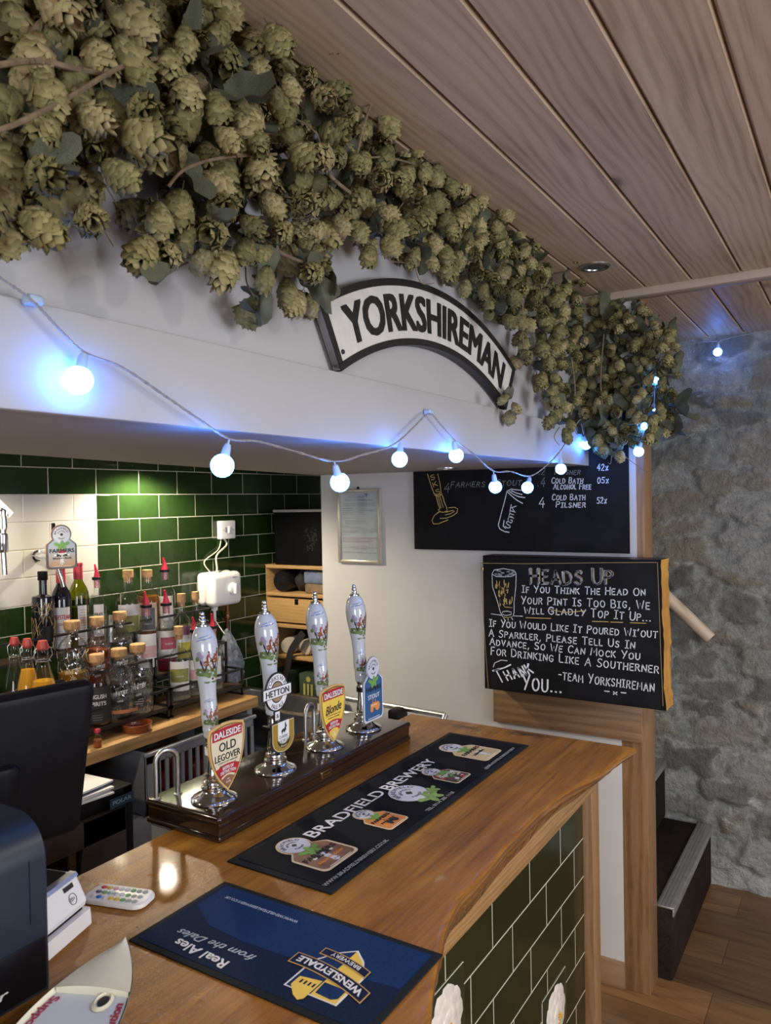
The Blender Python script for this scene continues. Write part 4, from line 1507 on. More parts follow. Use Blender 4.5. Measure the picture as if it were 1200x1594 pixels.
# horse rearing up
m.prism([(-.008, .012), (-.004, .016), (.002, .016), (.005, .020), (.004, .027), (.007, .030), (.008, .024), (.011, .022), (.008, .016), (.009, .012), (.005, .010), (.003, .005), (.001, .010), (-.003, .009), (-.006, .004), (-.007, .009)], fr, .0013, .0017, 0)
m.build('board', [M_ink, plain('gold_label', (0.42, 0.28, 0.05), 0.35, 0.3), M_printwhite, M_creamprint], th)
m = MB()
m.text('DARK', fr, .0075, 0, .0013, .0018, 'CENTER', width=.030, warp=lambda x, y: (x, y - .0045))
m.text('HORSE', fr, .0075, 0, .0013, .0018, 'CENTER', width=.032, warp=lambda x, y: (x, y - .014))
arc_text(m, 'BREWERY', fr, 0, .002, .0262, -PI / 2, .004, 1, .0018, inward=True)
m.build('lettering', [plain('grey_outline_print', (0.12, 0.12, 0.13), .5), M_creamprint], th)
MB().lathe([(0.0135, -0.004), (0.0150, -0.004), (0.0150, 0.004), (0.0135, 0.004)], 24, c=(PX - 0.003, PY[1], ZP + 0.098)).box((PX - 0.02, PY[1] - 0.022, ZP + 0.094), (PX + 0.022, PY[1] - 0.012, ZP + 0.103), bev=0.002).box((PX + 0.008, PY[1] - .008, p.z - 0.014), (XC - .0035, PY[1] + .008, p.z + 0.012)).build('mounting_clamp', M_black, th)

p, fr = clip_frame(581, 1072)
th = thing('pump_clip', 'tall navy blue pump clip with an orange tractor on the far pump', 'pump clip', p, GC)
w, h = 0.094, 0.170
m = MB()
m.prism(badge_poly(w, h), fr, -.004, 0, 0)
m.build('backing', [M_greyink], th)
b = beer_badge(th, fr, 0, 0, w * .985, h * .985, 0.0, M_palelilac, M_blueprint, [('FARMERS', .012, 3, .07), ('STOUT', .012, 5, .055), ('ABV 4.5%', .005, 5, .026)], 'orange_tractor', 'board')
MB().lathe([(0.0135, -0.006), (0.0155, -0.006), (0.0155, 0.006), (0.0135, 0.006)], 24, c=(PX - 0.003, PY[3], ZP + 0.106)).box((PX + 0.006, PY[3] - 0.009, ZP + 0.100), (XC - 0.0035, PY[3] + 0.009, ZP + 0.112)).build('mounting_clamp', M_black, th)


# chrome hoops (glass rails) at the back of the plinth
def hoop(a, b, h, label, r=0.0052):
    a, b = V3(a), V3(b)
    d = (b - a)
    pts = [a]
    R = d.length / 2
    for k in range(13):
        th_ = PI * k / 12
        pts.append(a + d * (0.5 - 0.5 * math.cos(th_)) + V3((0, 0, h - R + R * math.sin(th_))))
    pts.append(b)
    t_ = thing('chrome_hoop', label, 'rail', tuple((a + b) / 2), 'bent chrome hoops behind the pumps')
    MB().tube(pts, r, 14).build('hoop', M_steel, t_)
    m = MB()
    for q in (a, b):
        m.lathe([(0.009, 0), (0.009, 0.002), (0.0065, 0.003)], 18, c=q)
    m.build('foot_collar', M_steel, t_)


a = at(243, 1244, 2, ZP)
b = at(277, 1236, 2, ZP)
hoop(a, b, 0.098, 'bent chrome hoop standing on the near left end of the plinth')
a = at(476, 1152, 2, ZP)
hoop(a, a + V3((-0.012, 0.05, 0)), 0.085, 'bent chrome hoop partly hidden behind the third hand pump')

# ================================================================== behind the bar
ZK = 0.945
M_oakblock = wood('oiled_oak_block', (0.26, 0.13, 0.045), (0.47, 0.27, 0.10), (0.60, 0.38, 0.17), grain=(5, 0.6, 5), scale=4, rough=0.4, bump=0.08, ring=0.35)
bc = thing('back_counter', 'oak block counter along the green tiled wall', 'counter', (-2.32, 1.2, 0))
MB().box((XT + 0.001, -1.2, ZK - 0.042), (-2.128, 2.395, ZK), bev=0.003).build('worktop', M_oakblock, bc)
MB().box((XT + 0.002, 2.36, 0), (-2.16, 2.39, ZK - 0.042)).build('end_panel', M_greyboard, bc)

# grey slotted crate under the counter, with red cartons showing through
cr = thing('plastic_crate', 'grey slotted plastic crate under the back counter', 'crate', (-2.28, 2.08, 0.66))
c0, c1 = V3((-2.46, 1.80, 0.66)), V3((-2.12, 2.355, 0.88))
m = MB()
wl = 0.008
m.box(c0, (c1.x, c1.y, c0.z + 0.01))
m.box((c0.x, c0.y, c0.z), (c0.x + wl, c1.y, c1.z))
for y in (c0.y, c1.y - wl):
    m.box((c0.x, y, c0.z), (c1.x, y + wl, c1.z), bev=0.003)
m.box((c1.x - wl, c0.y, c0.z), (c1.x, c1.y, c0.z + 0.05))
m.box((c1.x - wl, c0.y, c1.z - 0.045), (c1.x, c1.y, c1.z), bev=0.003)
m.box((c1.x - 0.006, c0.y - 0.006, c1.z - 0.014), (c1.x + 0.012, c1.y + 0.006, c1.z), bev=0.004)
n = 13
for k in range(n + 1):
    y = c0.y + 0.06 + (c1.y - c0.y - 0.072) * k / n
    m.box((c1.x - wl, y - 0.007, c0.z + 0.04), (c1.x, y + 0.007, c1.z - 0.04))
m.box((c1.x - wl, c0.y, c0.z), (c1.x, c0.y + 0.06, c1.z))
m.build('crate_body', M_grey, cr)
rz = random.Random(8)
for k in range(5):
    y = 1.89 + k * 0.098
    sn = thing('snack_packet', 'red snack packet inside the grey crate, seen through the slots', 'packet', (-2.22, y, 0.67), 'red packets in the crate')
    MB().box((-2.30, y - 0.045, 0.672), (-2.15, y + 0.045, 0.80 + rz.uniform(-.04, .03)), bev=0.02, seg=3).build('packet', plain('red_foil', (0.14, 0.008, 0.014), 0.4, var=0.5, scale=50), sn)
bs = MB().box((-2.44, 1.66, 0.0), (-2.15, 2.04, 0.655))
tag(bs.build('undercounter_cupboard', M_greyboard), 'plain grey cupboard below the slotted crate', 'cupboard')

# bottle fridge with a glass door; papers lie on it
fg = thing('bottle_fridge', 'black undercounter bottle fridge with a framed glass door', 'fridge', (-2.2, 1.25, 0))
m = MB()
m.box((-2.45, 0.75, 0.0), (-2.0, 1.62, 0.05))
m.box((-2.45, 0.75, 0.80), (-1.995, 1.64, 0.852), bev=0.006)
m.box((-2.45, 0.75, 0.0), (-2.43, 1.64, 0.85))
m.box((-2.45, 1.60, 0.0), (-1.995, 1.64, 0.85), bev=0.004)
m.box((-2.45, 0.75, 0.0), (-2.0, 0.78, 0.85))
m.build('cabinet', M_black, fg)
M_doorframe = plain('dark_bronze_frame', (0.055, 0.042, 0.034), 0.4, var=0.15)
dr = MB()
XD = -1.99
for lo, hi in (((0.78, 0.05), (0.84, 0.80)), ((1.44, 0.05), (1.60, 0.80)), ((0.78, 0.72), (1.60, 0.80)), ((0.78, 0.05), (1.60, 0.11))):
    dr.box((XD - 0.03, lo[0], lo[1]), (XD + 0.012, hi[0], hi[1]), bev=0.004)
dr = dr.build('door_frame', M_doorframe, fg)
MB().box((XD - 0.012, 0.84, 0.11), (XD - 0.006, 1.44, 0.72)).build('door_pane', thin_glass('fridge_pane', (0.80, 0.90, 0.90), 0.02, 0.8), dr)
m = MB()
p = at(190, 1246, 0, XD + 0.0125)
fp = frame((XD + 0.0125, p.y, p.z), (0, 1, 0), (0, 0, 1))
m.prism([(-.045, -.014), (.045, -.014), (.045, .016), (-.045, .016)], fp, 0, .0006, 0)
m.text('POLAR', fp, .013, 1, .0006, .0012, 'CENTER', bold=.03, warp=lambda x, y: (x, y - .004), width=.07)
m.build('maker_badge', [plain('dark_blue_badge', (0.02, 0.06, 0.10), .4), plain('light_blue_badge', (0.30, 0.45, 0.58), .4)], fg)
m = MB()
for z in (0.32, 0.56):
    for k in range(9):
        m.tube([(-2.40 + k * .045, 0.80, z), (-2.40 + k * .045, 1.58, z)], 0.002, 5)
m.build('wire_shelves', M_steel, fg)
MB().box((-2.425, 0.80, 0.06), (-2.415, 1.58, 0.79)).build('back_liner', plain('fridge_liner', (0.30, 0.34, 0.34), .5), fg)
for k in range(3):
    y = 1.12 + k * 0.13
    cn = thing('fridge_bottle', 'pale bottle lying inside the glass door fridge', 'bottle', (-2.2, y, 0.565), 'bottles in the fridge')
    MB().lathe([(0, 0), (.028, .002), (.030, .01), (.030, .13), (.012, .19), (.012, .22), (0, .222)], 20, fn=lambda q: V3((q.z, q.y, -q.x)), c=(-2.25, y, 0.595)).build('bottle_body', plain('pale_green_bottle', (0.42, 0.50, 0.45), .15), cn)
    MB().lathe([(0, .222), (.0165, .2225), (.0165, .236), (0, .237)], 20, fn=lambda q: V3((q.z, q.y, -q.x)), c=(-2.25, y, 0.595)).build('bottle_cap', plain('cream_cap', (0.62, 0.60, 0.48), .4), cn)
pp = thing('paper_stack', 'stack of loose papers lying on the bottle fridge', 'paper', (-2.05, 1.45, 0.853))
rz = random.Random(3)
for k in range(5):
    mt = Matrix.Translation((-2.09, 1.40, 0.8535 + k * .0065)) @ Matrix.Rotation(rz.uniform(-.22, .25), 4, 'Z')
    MB().box((-.105, -.15, 0), (.105, .16, .0055), mat=mt).build('sheaf', M_paper if k != 3 else plain('blue_folder', (0.03, 0.06, 0.12), .5), pp)

# sink beyond the counter end
sk = thing('hand_sink', 'small stainless sink between the counter end and the white wall', 'sink', (-2.2, 2.58, 0.84))
m = MB()
m.box((-2.47, 2.44, 0.868), (-1.90, 2.47, 0.88), bev=.004).box((-2.47, 2.68, 0.868), (-1.90, 2.71, 0.88), bev=.004)
m.box((-2.47, 2.465, 0.868), (-2.43, 2.685, 0.88), bev=.004).box((-1.945, 2.465, 0.868), (-1.90, 2.685, 0.88), bev=.004)
m.box((-2.43, 2.468, 0.70), (-1.945, 2.472, 0.87)).box((-2.43, 2.68, 0.70), (-1.945, 2.684, 0.87)).box((-2.43, 2.47, 0.70), (-1.945, 2.682, 0.705))
m.box((-2.432, 2.47, 0.70), (-2.428, 2.682, 0.87)).box((-1.947, 2.47, 0.70), (-1.943, 2.682, 0.87))
m.build('basin', M_steel, sk)
MB().box((-2.46, 2.45, 0.0), (-1.91, 2.70, 0.70)).build('sink_cupboard', M_greyboard, sk)

# ------------------------------------------------------------------ spirit racks
M_rackwood = plain('dark_stained_shelf', (0.045, 0.022, 0.012), 0.45, var=0.3)
XR = [-2.245, -2.332, -2.420]
ZR = [0.992, 1.095, 1.232]


def rack(y0, y1, label, low=0.0):
    th = thing('spirit_rack', label, 'bottle rack', (-2.3, (y0 + y1) / 2, ZK), 'tiered spirit racks')
    s = 0.008
    fm = MB()
    for y in (y0, y1 - s):
        for k in range(3):
            xf = XR[k] + 0.045
            fm.box((xf - s, y, ZK), (xf, y + s, ZR[k] + 0.065))
            fm.box((XR[2] - 0.05, y, ZR[k] - 0.012), (xf, y + s, ZR[k] - 0.002))
            fm.box((XR[k] - 0.048, y, ZR[k] + 0.057), (xf, y + s, ZR[k] + 0.065))
        fm.box((XR[2] - 0.05, y, ZK), (XR[2] - 0.042, y + s, ZR[2] + 0.065))
    fm.box((XR[2] - 0.05, y0, ZK), (XR[0] + 0.045, y0 + s, ZK + s))
    fm.box((XR[2] - 0.05, y1 - s, ZK), (XR[0] + 0.045, y1, ZK + s))
    for k in range(3):
        xf = XR[k] + 0.045
        fm.box((xf - s, y0, ZR[k] + 0.057), (xf, y1, ZR[k] + 0.065))
        fm.box((xf - s, y0, ZR[k] - 0.014), (xf, y1, ZR[k] - 0.004))
    fm.build('frame', M_blackmetal, th)
    for k in range(3):
        MB().box((XR[k] - 0.047, y0 + s, ZR[k] - 0.010), (XR[k] + 0.044, y1 - s, ZR[k] - 0.0005)).build('shelf', M_rackwood, th)
    return th


rack(1.30, 1.985, 'black tiered bottle rack on the near part of the back counter')
rack(1.995, 2.385, 'black tiered bottle rack beside the white water heater')

# ------------------------------------------------------------------ bottles
GB = 'spirit bottles on the tiered racks'
SHAPES = {
    # outline (radius, height) as fractions of body radius and total height
    'gin': [(0, 0), (.93, .003), (1, .02), (1, .50), (.97, .57), (.86, .64), (.62, .70), (.40, .735), (.34, .76), (.34, .90), (.38, .905), (.38, .93)],
    'wine': [(0, 0), (.95, .003), (1, .015), (1, .58), (.96, .64), (.80, .70), (.52, .76), (.40, .80), (.38, .86), (.38, .97), (.42, .975), (.42, .995)],
    'apothecary': [(0, 0), (.92, .004), (1, .03), (1, .52), (.98, .60), (.88, .69), (.68, .755), (.44, .79), (.37, .81), (.37, .86), (.46, .87), (.46, .90)],
    'round': [(0, 0), (.62, .005), (.76, .03), (.92, .16), (1, .34), (.97, .50), (.84, .64), (.60, .73), (.42, .77), (.36, .79), (.36, .86), (.46, .87), (.46, .90)],
    'ornate': [(0, 0), (.96, .004), (1, .015), (1, .66), (.97, .675), (.44, .69), (.36, .70), (.36, .95), (.40, .955), (.40, .96)],
    'swing': [(0, 0), (.93, .005), (1, .03), (1, .22), (.96, .34), (.82, .48), (.60, .62), (.44, .72), (.38, .78), (.44, .80), (.44, .81), (.36, .825), (.36, .93), (.40, .935)],
}


def wrap_fn(c, r, phi, z0):
    return lambda x, y, z=0.0: V3((c[0] + (r + z) * math.cos(phi + x / r), c[1] + (r + z) * math.sin(phi + x / r), z0 + y))


def curved_patch(m, c, r, phi, half, z0, z1, mi=0, lift=0.0006, n=14, zf=None):
    vs = []
    for k in range(n + 1):
        a = phi - half + 2 * half * k / n
        for z in (z0, z1):
            vs.append((c[0] + (r + lift) * math.cos(a), c[1] + (r + lift) * math.sin(a), z))
    m.add(vs, [(2 * k, 2 * k + 2, 2 * k + 3, 2 * k + 1) for k in range(n)], mi, True)


def bottle(cx, top, row, wpx, shape, label, glass, closure='cork', liq=None, lfrac=0.5, labels=(), X=None, zb=None, face=None, name='spirit_bottle', group=GB, basepx=None):
    X = XR[row] if X is None else X
    zb = ZR[row] if zb is None else zb
    pt = at(cx, top, 0, X)
    H = pt.z - zb
    y = pt.y
    depth = (V3((X, y, 1.2)) - CAM).dot(_F)
    r = wpx / 2 * depth / F_PX
    hb = H * {'pour': 0.86, 'cork': 0.955, 'cap': 1.0, 'woodcap': 0.985, 'swing': 0.965, 'foil': 1.0}[closure]
    th = thing(name, label, 'bottle', (X, y, zb), group)
    phi = math.atan2(-y, -X) + 0.0 if face is None else face
    prof0 = [(r * a, zb + 0.0005 + (hb - .0005) * b) for a, b in SHAPES[shape]]
    b = MB().lathe(prof0 + [(prof0[-1][0] * .8, prof0[-1][1] - .001)], 32, c=(X, y, 0)).build('bottle_glass', glass, th)
    if liq is not None:
        zl = zb + hb * lfrac
        k = 0.93
        lp = [(rr * k, max(z, zb + .004)) for rr, z in prof0 if z < zl]
        lr = lp[-1][0]
        for (r0, z0), (r1, z1) in zip(prof0[:-1], prof0[1:]):
            if z0 <= zl <= z1:
                lr = (r0 + (r1 - r0) * (zl - z0) / max(z1 - z0, 1e-6)) * k
        MB().lathe(lp + [(lr, zl), (0, zl)], 28, c=(X, y, 0)).build('liquid', liq, th)
    nr = prof0[-1][0]
    zt = prof0[-1][1]
    if closure == 'cork':
        MB().lathe([(nr * .85, zt - .018), (nr * .85, zt), (nr * 1.08, zt), (nr * 1.08, zb + H), (0, zb + H)], 20, c=(X, y, 0)).build('cork', M_cork, th)
    elif closure == 'woodcap':
        MB().lathe([(nr * .8, zt - .01), (nr * .8, zt), (nr * 1.12, zt), (nr * 1.16, zt + .002), (nr * 1.16, zb + H - .002), (nr * 1.08, zb + H), (0, zb + H)], 24, c=(X, y, 0)).build('cork_cap', M_cork, th)
    elif closure == 'cap':
        MB().lathe([(nr * 1.08, zt - .028), (nr * 1.12, zt - .027), (nr * 1.12, zt + .002), (0, zt + .003)], 24, c=(X, y, 0)).build('cap', M_black, th)
    elif closure == 'foil':
        MB().lathe([(nr * 1.06, zt - H * .19), (nr * 1.08, zt - H * .18), (nr * 1.04, zt - H * .03), (nr * 1.14, zt - H * .025), (nr * 1.14, zt + .001), (0, zt + .0015)], 24, c=(X, y, 0)).build('foil_capsule', plain('red_foil_capsule', (0.42, 0.03, 0.05), 0.35, 0.2), th)
    elif closure == 'pour':
        MB().lathe([(nr * .8, zt - .03), (nr * .8, zt), (nr * .9, zt), (nr * .9, zt + .002)], 16, c=(X, y, 0)).build('pourer_stem', plain('pink_stem', (0.55, 0.20, 0.22), .3), th)
        MB().lathe([(nr * 1.25, zt), (nr * 1.35, zt + .001), (nr * 1.35, zt + .010), (nr * 1.2, zt + .011), (0, zt + .011)], 20, c=(X, y, 0)).build('pourer_collar', M_black, th)
        hz = zb + H - zt - .011
        d = V3((-0.25, 0.55, 0))
        pts = [V3((X, y, zt + .010)), V3((X, y, zt + .012 + hz * .15)), V3((X, y, zt + .011 + hz * .45)) - d * .004, V3((X, y, zb + H)) - d * .022]
        MB().tube(pts, [nr * .85, nr * .75, nr * .50, nr * .22], 14).build('pourer_spout', M_pourer, th)
    elif closure == 'swing':
        MB().lathe([(nr * .7, zt - .004), (nr * 1.0, zt), (nr * 1.05, zt + .006), (nr * .7, zb + H), (0, zb + H)], 20, c=(X, y, 0)).build('stopper', plain('red_stopper', (0.40, 0.05, 0.04), .4), th)
        m = MB()
        for s in (-1, 1):
            e = nr * 1.6
            m.tube([(X, y + s * nr * .6, zt + .010), (X, y + s * e, zt - .002), (X + .004, y + s * e * 1.05, zt - .022), (X, y + s * nr * 1.2, zt - .036), (X + .003, y + s * e * .9, zt - .044)], .0011, 6)
        m.tube([(X + nr * 1.15 * math.cos(a), y + nr * 1.15 * math.sin(a), zt - .036) for a in [2 * PI * k / 16 for k in range(17)]], .001, 5)
        m.build('wire_bail', M_steel, th)
    if labels:
        m = MB()
        mats = []

        def slot(mm):
            if mm not in mats:
                mats.append(mm)
            return mats.index(mm)
        for lb in labels:
            kind = lb[0]
            if kind == 'patch':
                _, mm, half, za, zc = lb[:5]
                off = lb[5] if len(lb) > 5 else 0.0
                curved_patch(m, (X, y), r, phi + off, half, zb + H * za, zb + H * zc, slot(mm), 0.0006 + 0.0004 * len(m.f) * .02)
            elif kind == 'text':
                _, s, mm, size, zpos, width = lb[:6]
                off = lb[6] if len(lb) > 6 else 0.0
                slope = lb[7] if len(lb) > 7 else 0.0
                m.text(s, wrap_fn((X, y), r, phi + off, zb + H * zpos), size, slot(mm), .0016, .0021, 'CENTER', bold=.02, width=width, warp=lambda a, bb: (a, bb + slope * a))
            elif kind == 'lines':
                _, mm, n, za, zc, width = lb[:6]
                off = lb[6] if len(lb) > 6 else 0.0
                f = wrap_fn((X, y), r, phi + off, zb)
                rz = random.Random(n)
                for q in range(n):
                    zz = H * (za + (zc - za) * q / n)
                    ww = width * rz.uniform(.6, 1)
                    ribbon(m, [(-ww / 2 + ww * t_ / 6, zz) for t_ in range(7)], f, .0012, slot(mm), .0017)
            elif kind == 'net':
                _, mm, seed = lb[:3]
                rz = random.Random(seed)
                for q in range(lb[3]):
                    a0, z0 = rz.uniform(-1.3, 1.3), rz.uniform(.06, .60)
                    a1, z1 = a0 + rz.uniform(-.8, .8), z0 + rz.uniform(-.22, .22)
                    z1 = min(max(z1, .03), .62)
                    pts = []
                    for t_ in range(7):
                        aa, zz = a0 + (a1 - a0) * t_ / 6, z0 + (z1 - z0) * t_ / 6
                        rr = r
                        for (ra, zA), (rb_, zB) in zip(prof0[:-1], prof0[1:]):
                            if zA <= zb + hb * zz <= zB:
                                rr = ra + (rb_ - ra) * (zb + hb * zz - zA) / max(zB - zA, 1e-6)
                        pts.append((X + (rr + .0008) * math.cos(phi + aa), y + (rr + .0008) * math.sin(phi + aa), zb + hb * zz))
                    m.tube(pts, lb[4], 5, slot(mm))
        m.build('label', mats, th)
    return th


L_amber = liquid('amber_spirit', (0.62, 0.30, 0.05), .35)
L_gold = liquid('golden_spirit', (0.70, 0.42, 0.08), .45)
L_orange = liquid('orange_spirit', (0.62, 0.16, 0.03), .5)
L_clear = liquid('clear_spirit', (0.86, 0.88, 0.88), .12)
L_juice = liquid('orange_juice', (0.85, 0.47, 0.03), .96)
L_pink = liquid('pink_spirit', (0.55, 0.06, 0.20), .5)
L_dark = liquid('dark_syrup', (0.05, 0.03, 0.03), .9)
L_olive = liquid('olive_wine', (0.40, 0.42, 0.04), .55)
M_lwhite = plain('white_label', (0.70, 0.69, 0.67), .6)
M_olive = plain('olive_label', (0.25, 0.24, 0.06), .55, var=0.25)
M_plum = plain('plum_label', (0.25, 0.10, 0.22), .55, var=0.25)
M_raspb = plain('raspberry_label', (0.42, 0.08, 0.12), .55, var=0.25)
M_ylabel = plain('yellow_label', (0.62, 0.48, 0.05), .55, var=0.2)
M_slate = plain('slate_label', (0.13, 0.13, 0.15), .55, var=0.3)
M_dkglass = plain('near_black_glass', (0.008, 0.008, 0.012), 0.06, coat=.4)
M_goldline = plain('gold_filigree', (0.70, 0.52, 0.28), .3, .7)

# top tier
bottle(66, 885, 2, 33, 'ornate', 'black spirit bottle covered in gold filigree, at the left end of the top tier', M_dkglass, 'cap', labels=[('net', M_goldline, 5, 60, .0009), ('patch', M_black, .35, .16, .34, .25)])
bottle(94, 882, 2, 31, 'wine', 'dark red wine bottle with red foil and white label below the tap badge', M_dkglass, 'foil', labels=[('patch', M_lwhite, .85, .03, .52), ('text', 'BEEFSTEAK', M_red, .016, .38, .062), ('text', 'CLUB', M_red, .008, .31, .024), ('lines', M_greyink, 7, .08, .27, .045)], X=-2.425)
bottle(121, 876, 2, 31, 'wine', 'olive glass wine bottle with red foil on the top tier', M_greenglass, 'foil', L_olive, .48, labels=[('patch', M_lwhite, .45, .03, .50, .35), ('lines', M_red, 9, .20, .48, .024, .35), ('lines', M_greyink, 4, .06, .16, .022, .35)], X=-2.425)
bottle(150, 878, 2, 28, 'gin', 'clear spirit bottle with red pourer next to the olive wine bottle', M_glass, 'pour', L_clear, .4, labels=[('patch', M_lwhite, .55, .10, .50, .15), ('text', 'FILEY', M_ink, .011, .36, .028, .15), ('text', 'BAY', M_ink, .011, .26, .022, .15)])
bottle(199, 887, 2, 40, 'gin', 'wide clear bottle with pale cork and olive label on the top tier', M_glass, 'cork', L_clear, .3, labels=[('patch', M_lwhite, .85, .12, .50), ('patch', M_olive, .8, .10, .34), ('text', 'MASONS', M_lwhite, .007, .20, .034)])
bottle(229, 887, 2, 38, 'gin', 'amber spirit bottle with pale cork on the top tier', M_glass, 'cork', L_amber, .62, labels=[('patch', M_creamprint, .75, .06, .50), ('patch', M_slate, .55, .08, .42), ('text', 'MASONS', M_lwhite, .007, .16, .03)])
bottle(256, 868, 2, 31, 'gin', 'tall clear bottle with red pourer at the right of the top tier', M_glass, 'pour', L_clear, .3, labels=[('patch', M_lwhite, .8, .04, .48), ('text', 'GIN', M_red, .008, .12, .018)])
# middle tier
M_wdark = plain('dark_embossed_print', (0.05, 0.06, 0.09), .4)
WH = lambda mm, sz, z=.33: [('text', 'WHITBY', mm, sz, z, .052, 0, .18), ('text', 'GIN', mm, sz * .5, z - .10, .018, 0, .18)]
bottle(112, 966, 1, 46, 'apothecary', 'golden spirit bottle with engraved lettering on the middle tier, left end', M_cutglass, 'woodcap', L_gold, .32, labels=WH(M_creamprint, .016) + [('net', M_creamprint, 3, 26, .0006)], X=-2.30)
bottle(150, 960, 1, 42, 'round', 'orange spirit in a cut glass bottle on the middle tier', M_cutglass, 'woodcap', L_orange, .55, labels=WH(M_lwhite, .014, .28) + [('net', M_wdark, 12, 18, .0009)])
bottle(186, 952, 1, 40, 'round', 'clear cut glass bottle with cork cap at the middle of the middle tier', M_cutglass, 'woodcap', L_clear, .35, labels=WH(M_lwhite, .013, .26) + [('net', M_wdark, 21, 18, .0009)])
bottle(227, 920, 1, 35, 'gin', 'clear bottle with red pourer and pink label on the middle tier', M_glass, 'pour', L_clear, .2, labels=[('patch', M_lwhite, .9, .10, .50), ('patch', M_pink, .85, .22, .36), ('text', 'MASONS', M_lwhite, .006, .27, .03)])
bottle(258, 918, 1, 34, 'gin', 'clear bottle of pink spirit with red pourer and raspberry label', M_glass, 'pour', L_pink, .16, labels=[('patch', M_lwhite, 1.2, .16, .50), ('patch', M_raspb, .75, .27, .42, .2), ('text', 'MASONS', M_lwhite, .006, .33, .028, .2)])
bottle(282, 924, 1, 32, 'gin', 'corked bottle with plum and yellow labels on the middle tier', M_glass, 'cork', L_clear, .3, labels=[('patch', M_plum, .8, .44, .56), ('patch', M_lwhite, .9, .34, .44), ('patch', M_ylabel, .85, .12, .34), ('text', 'MASONS', M_lwhite, .006, .20, .028)])
bottle(304, 921, 1, 28, 'gin', 'slim corked clear bottle at the right end of the middle tier', M_glass, 'cork', L_clear, .3, labels=[('patch', M_lwhite, .8, .20, .50)])
# bottom tier
bottle(150, 1018, 0, 43, 'apothecary', 'spirit bottle with black label and pale cork cap behind the screen corner', M_glass, 'woodcap', L_dark, .50, labels=[('patch', M_ink, 1.1, .05, .56), ('text', 'ENGLISH', M_lwhite, .014, .40, .058), ('text', 'SPIRITS', M_lwhite, .014, .30, .056), ('lines', M_greyink, 3, .10, .20, .04)])
bottle(185, 1009, 0, 46, 'round', 'cut glass bottle with dark net pattern on the bottom tier', M_cutglass, 'woodcap', L_clear, .3, labels=WH(M_lwhite, .015, .36) + [('net', M_wdark, 33, 30, .0010), ('patch', plain('copper_band', (.45, .17, .08), .5), .9, .12, .17)])
bottle(214, 1002, 0, 45, 'apothecary', 'clear embossed bottle with white lettering on the bottom tier', M_cutglass, 'woodcap', L_clear, .3, labels=WH(M_lwhite, .017, .38) + [('lines', M_lwhite, 3, .16, .26, .04)])
bottle(278, 975, 0, 35, 'gin', 'clear corked bottle with olive label on the bottom tier of the right rack', M_glass, 'cork', L_clear, .35, labels=[('patch', M_lwhite, .9, .14, .54), ('patch', M_olive, .85, .26, .44), ('text', 'MASONS', M_lwhite, .006, .33, .03)])
bottle(302, 960, 0, 28, 'gin', 'small clear bottle with red pourer beside the leftmost hand pump', M_glass, 'pour', L_clear, .25, labels=[('patch', M_lwhite, .9, .20, .46), ('patch', M_pink, .8, .22, .34)])
bottle(331, 955, 0, 30, 'gin', 'clear bottle with black collared pourer behind the leftmost pump handle', M_glass, 'pour', L_clear, .3, labels=[('patch', M_lwhite, .8, .15, .45)])
# juice bottles with swing tops, by the screen
GJ = 'swing top juice bottles'
bottle(22, 992, 0, 36, 'swing', 'almost empty swing top bottle, left of the orange juice', M_glass, 'swing', L_dark, .30, X=-2.27, zb=1.092, name='swing_top_bottle', group=GJ)
bottle(42, 994, 0, 38, 'swing', 'swing top bottle filled with orange juice', M_glass, 'swing', L_juice, .66, X=-2.21, zb=1.07, name='swing_top_bottle', group=GJ)
bottle(66, 997, 0, 46, 'swing', 'wide swing top bottle with a little orange juice, right of the full one', M_glass, 'swing', L_juice, .56, X=-2.16, zb=1.06, name='swing_top_bottle', group=GJ)
tag(MB().box((-2.45, 1.02, ZK), (-2.09, 1.285, 1.0595), bev=.004).build('drinks_box', M_black), 'black box carrying the swing top juice bottles', 'box')
pt = at(6, 1078, 0, -2.13)
cu = thing('small_pot', 'small brown pot with pale rim beside the juice bottles', 'pot', (-2.13, pt.y, 1.06))
MB().lathe([(0, 1.0605), (.022, 1.0605), (.026, 1.064), (.030, 1.09), (.030, 1.097)], 24, c=(-2.13, pt.y, 0)).build('pot_body', plain('brown_glaze', (.12, .05, .03), .25), cu)
MB().lathe([(.0305, 1.095), (.032, 1.097), (.031, 1.101), (.025, 1.101), (0, 1.098)], 24, c=(-2.13, pt.y, 0)).build('pot_rim', M_creamprint, cu)
pt = at(27, 1083, 0, -2.11)
cu = thing('glass_dish', 'little glass dish with silver lid beside the brown pot', 'dish', (-2.11, pt.y, 1.06))
MB().lathe([(0, 1.0605), (.024, 1.0605), (.027, 1.066), (.028, 1.082)], 24, c=(-2.11, pt.y, 0)).build('dish_glass', M_glass, cu)
MB().lathe([(.0285, 1.080), (.0295, 1.081), (.0285, 1.087), (0, 1.088)], 24, c=(-2.11, pt.y, 0)).build('dish_lid', M_steel, cu)

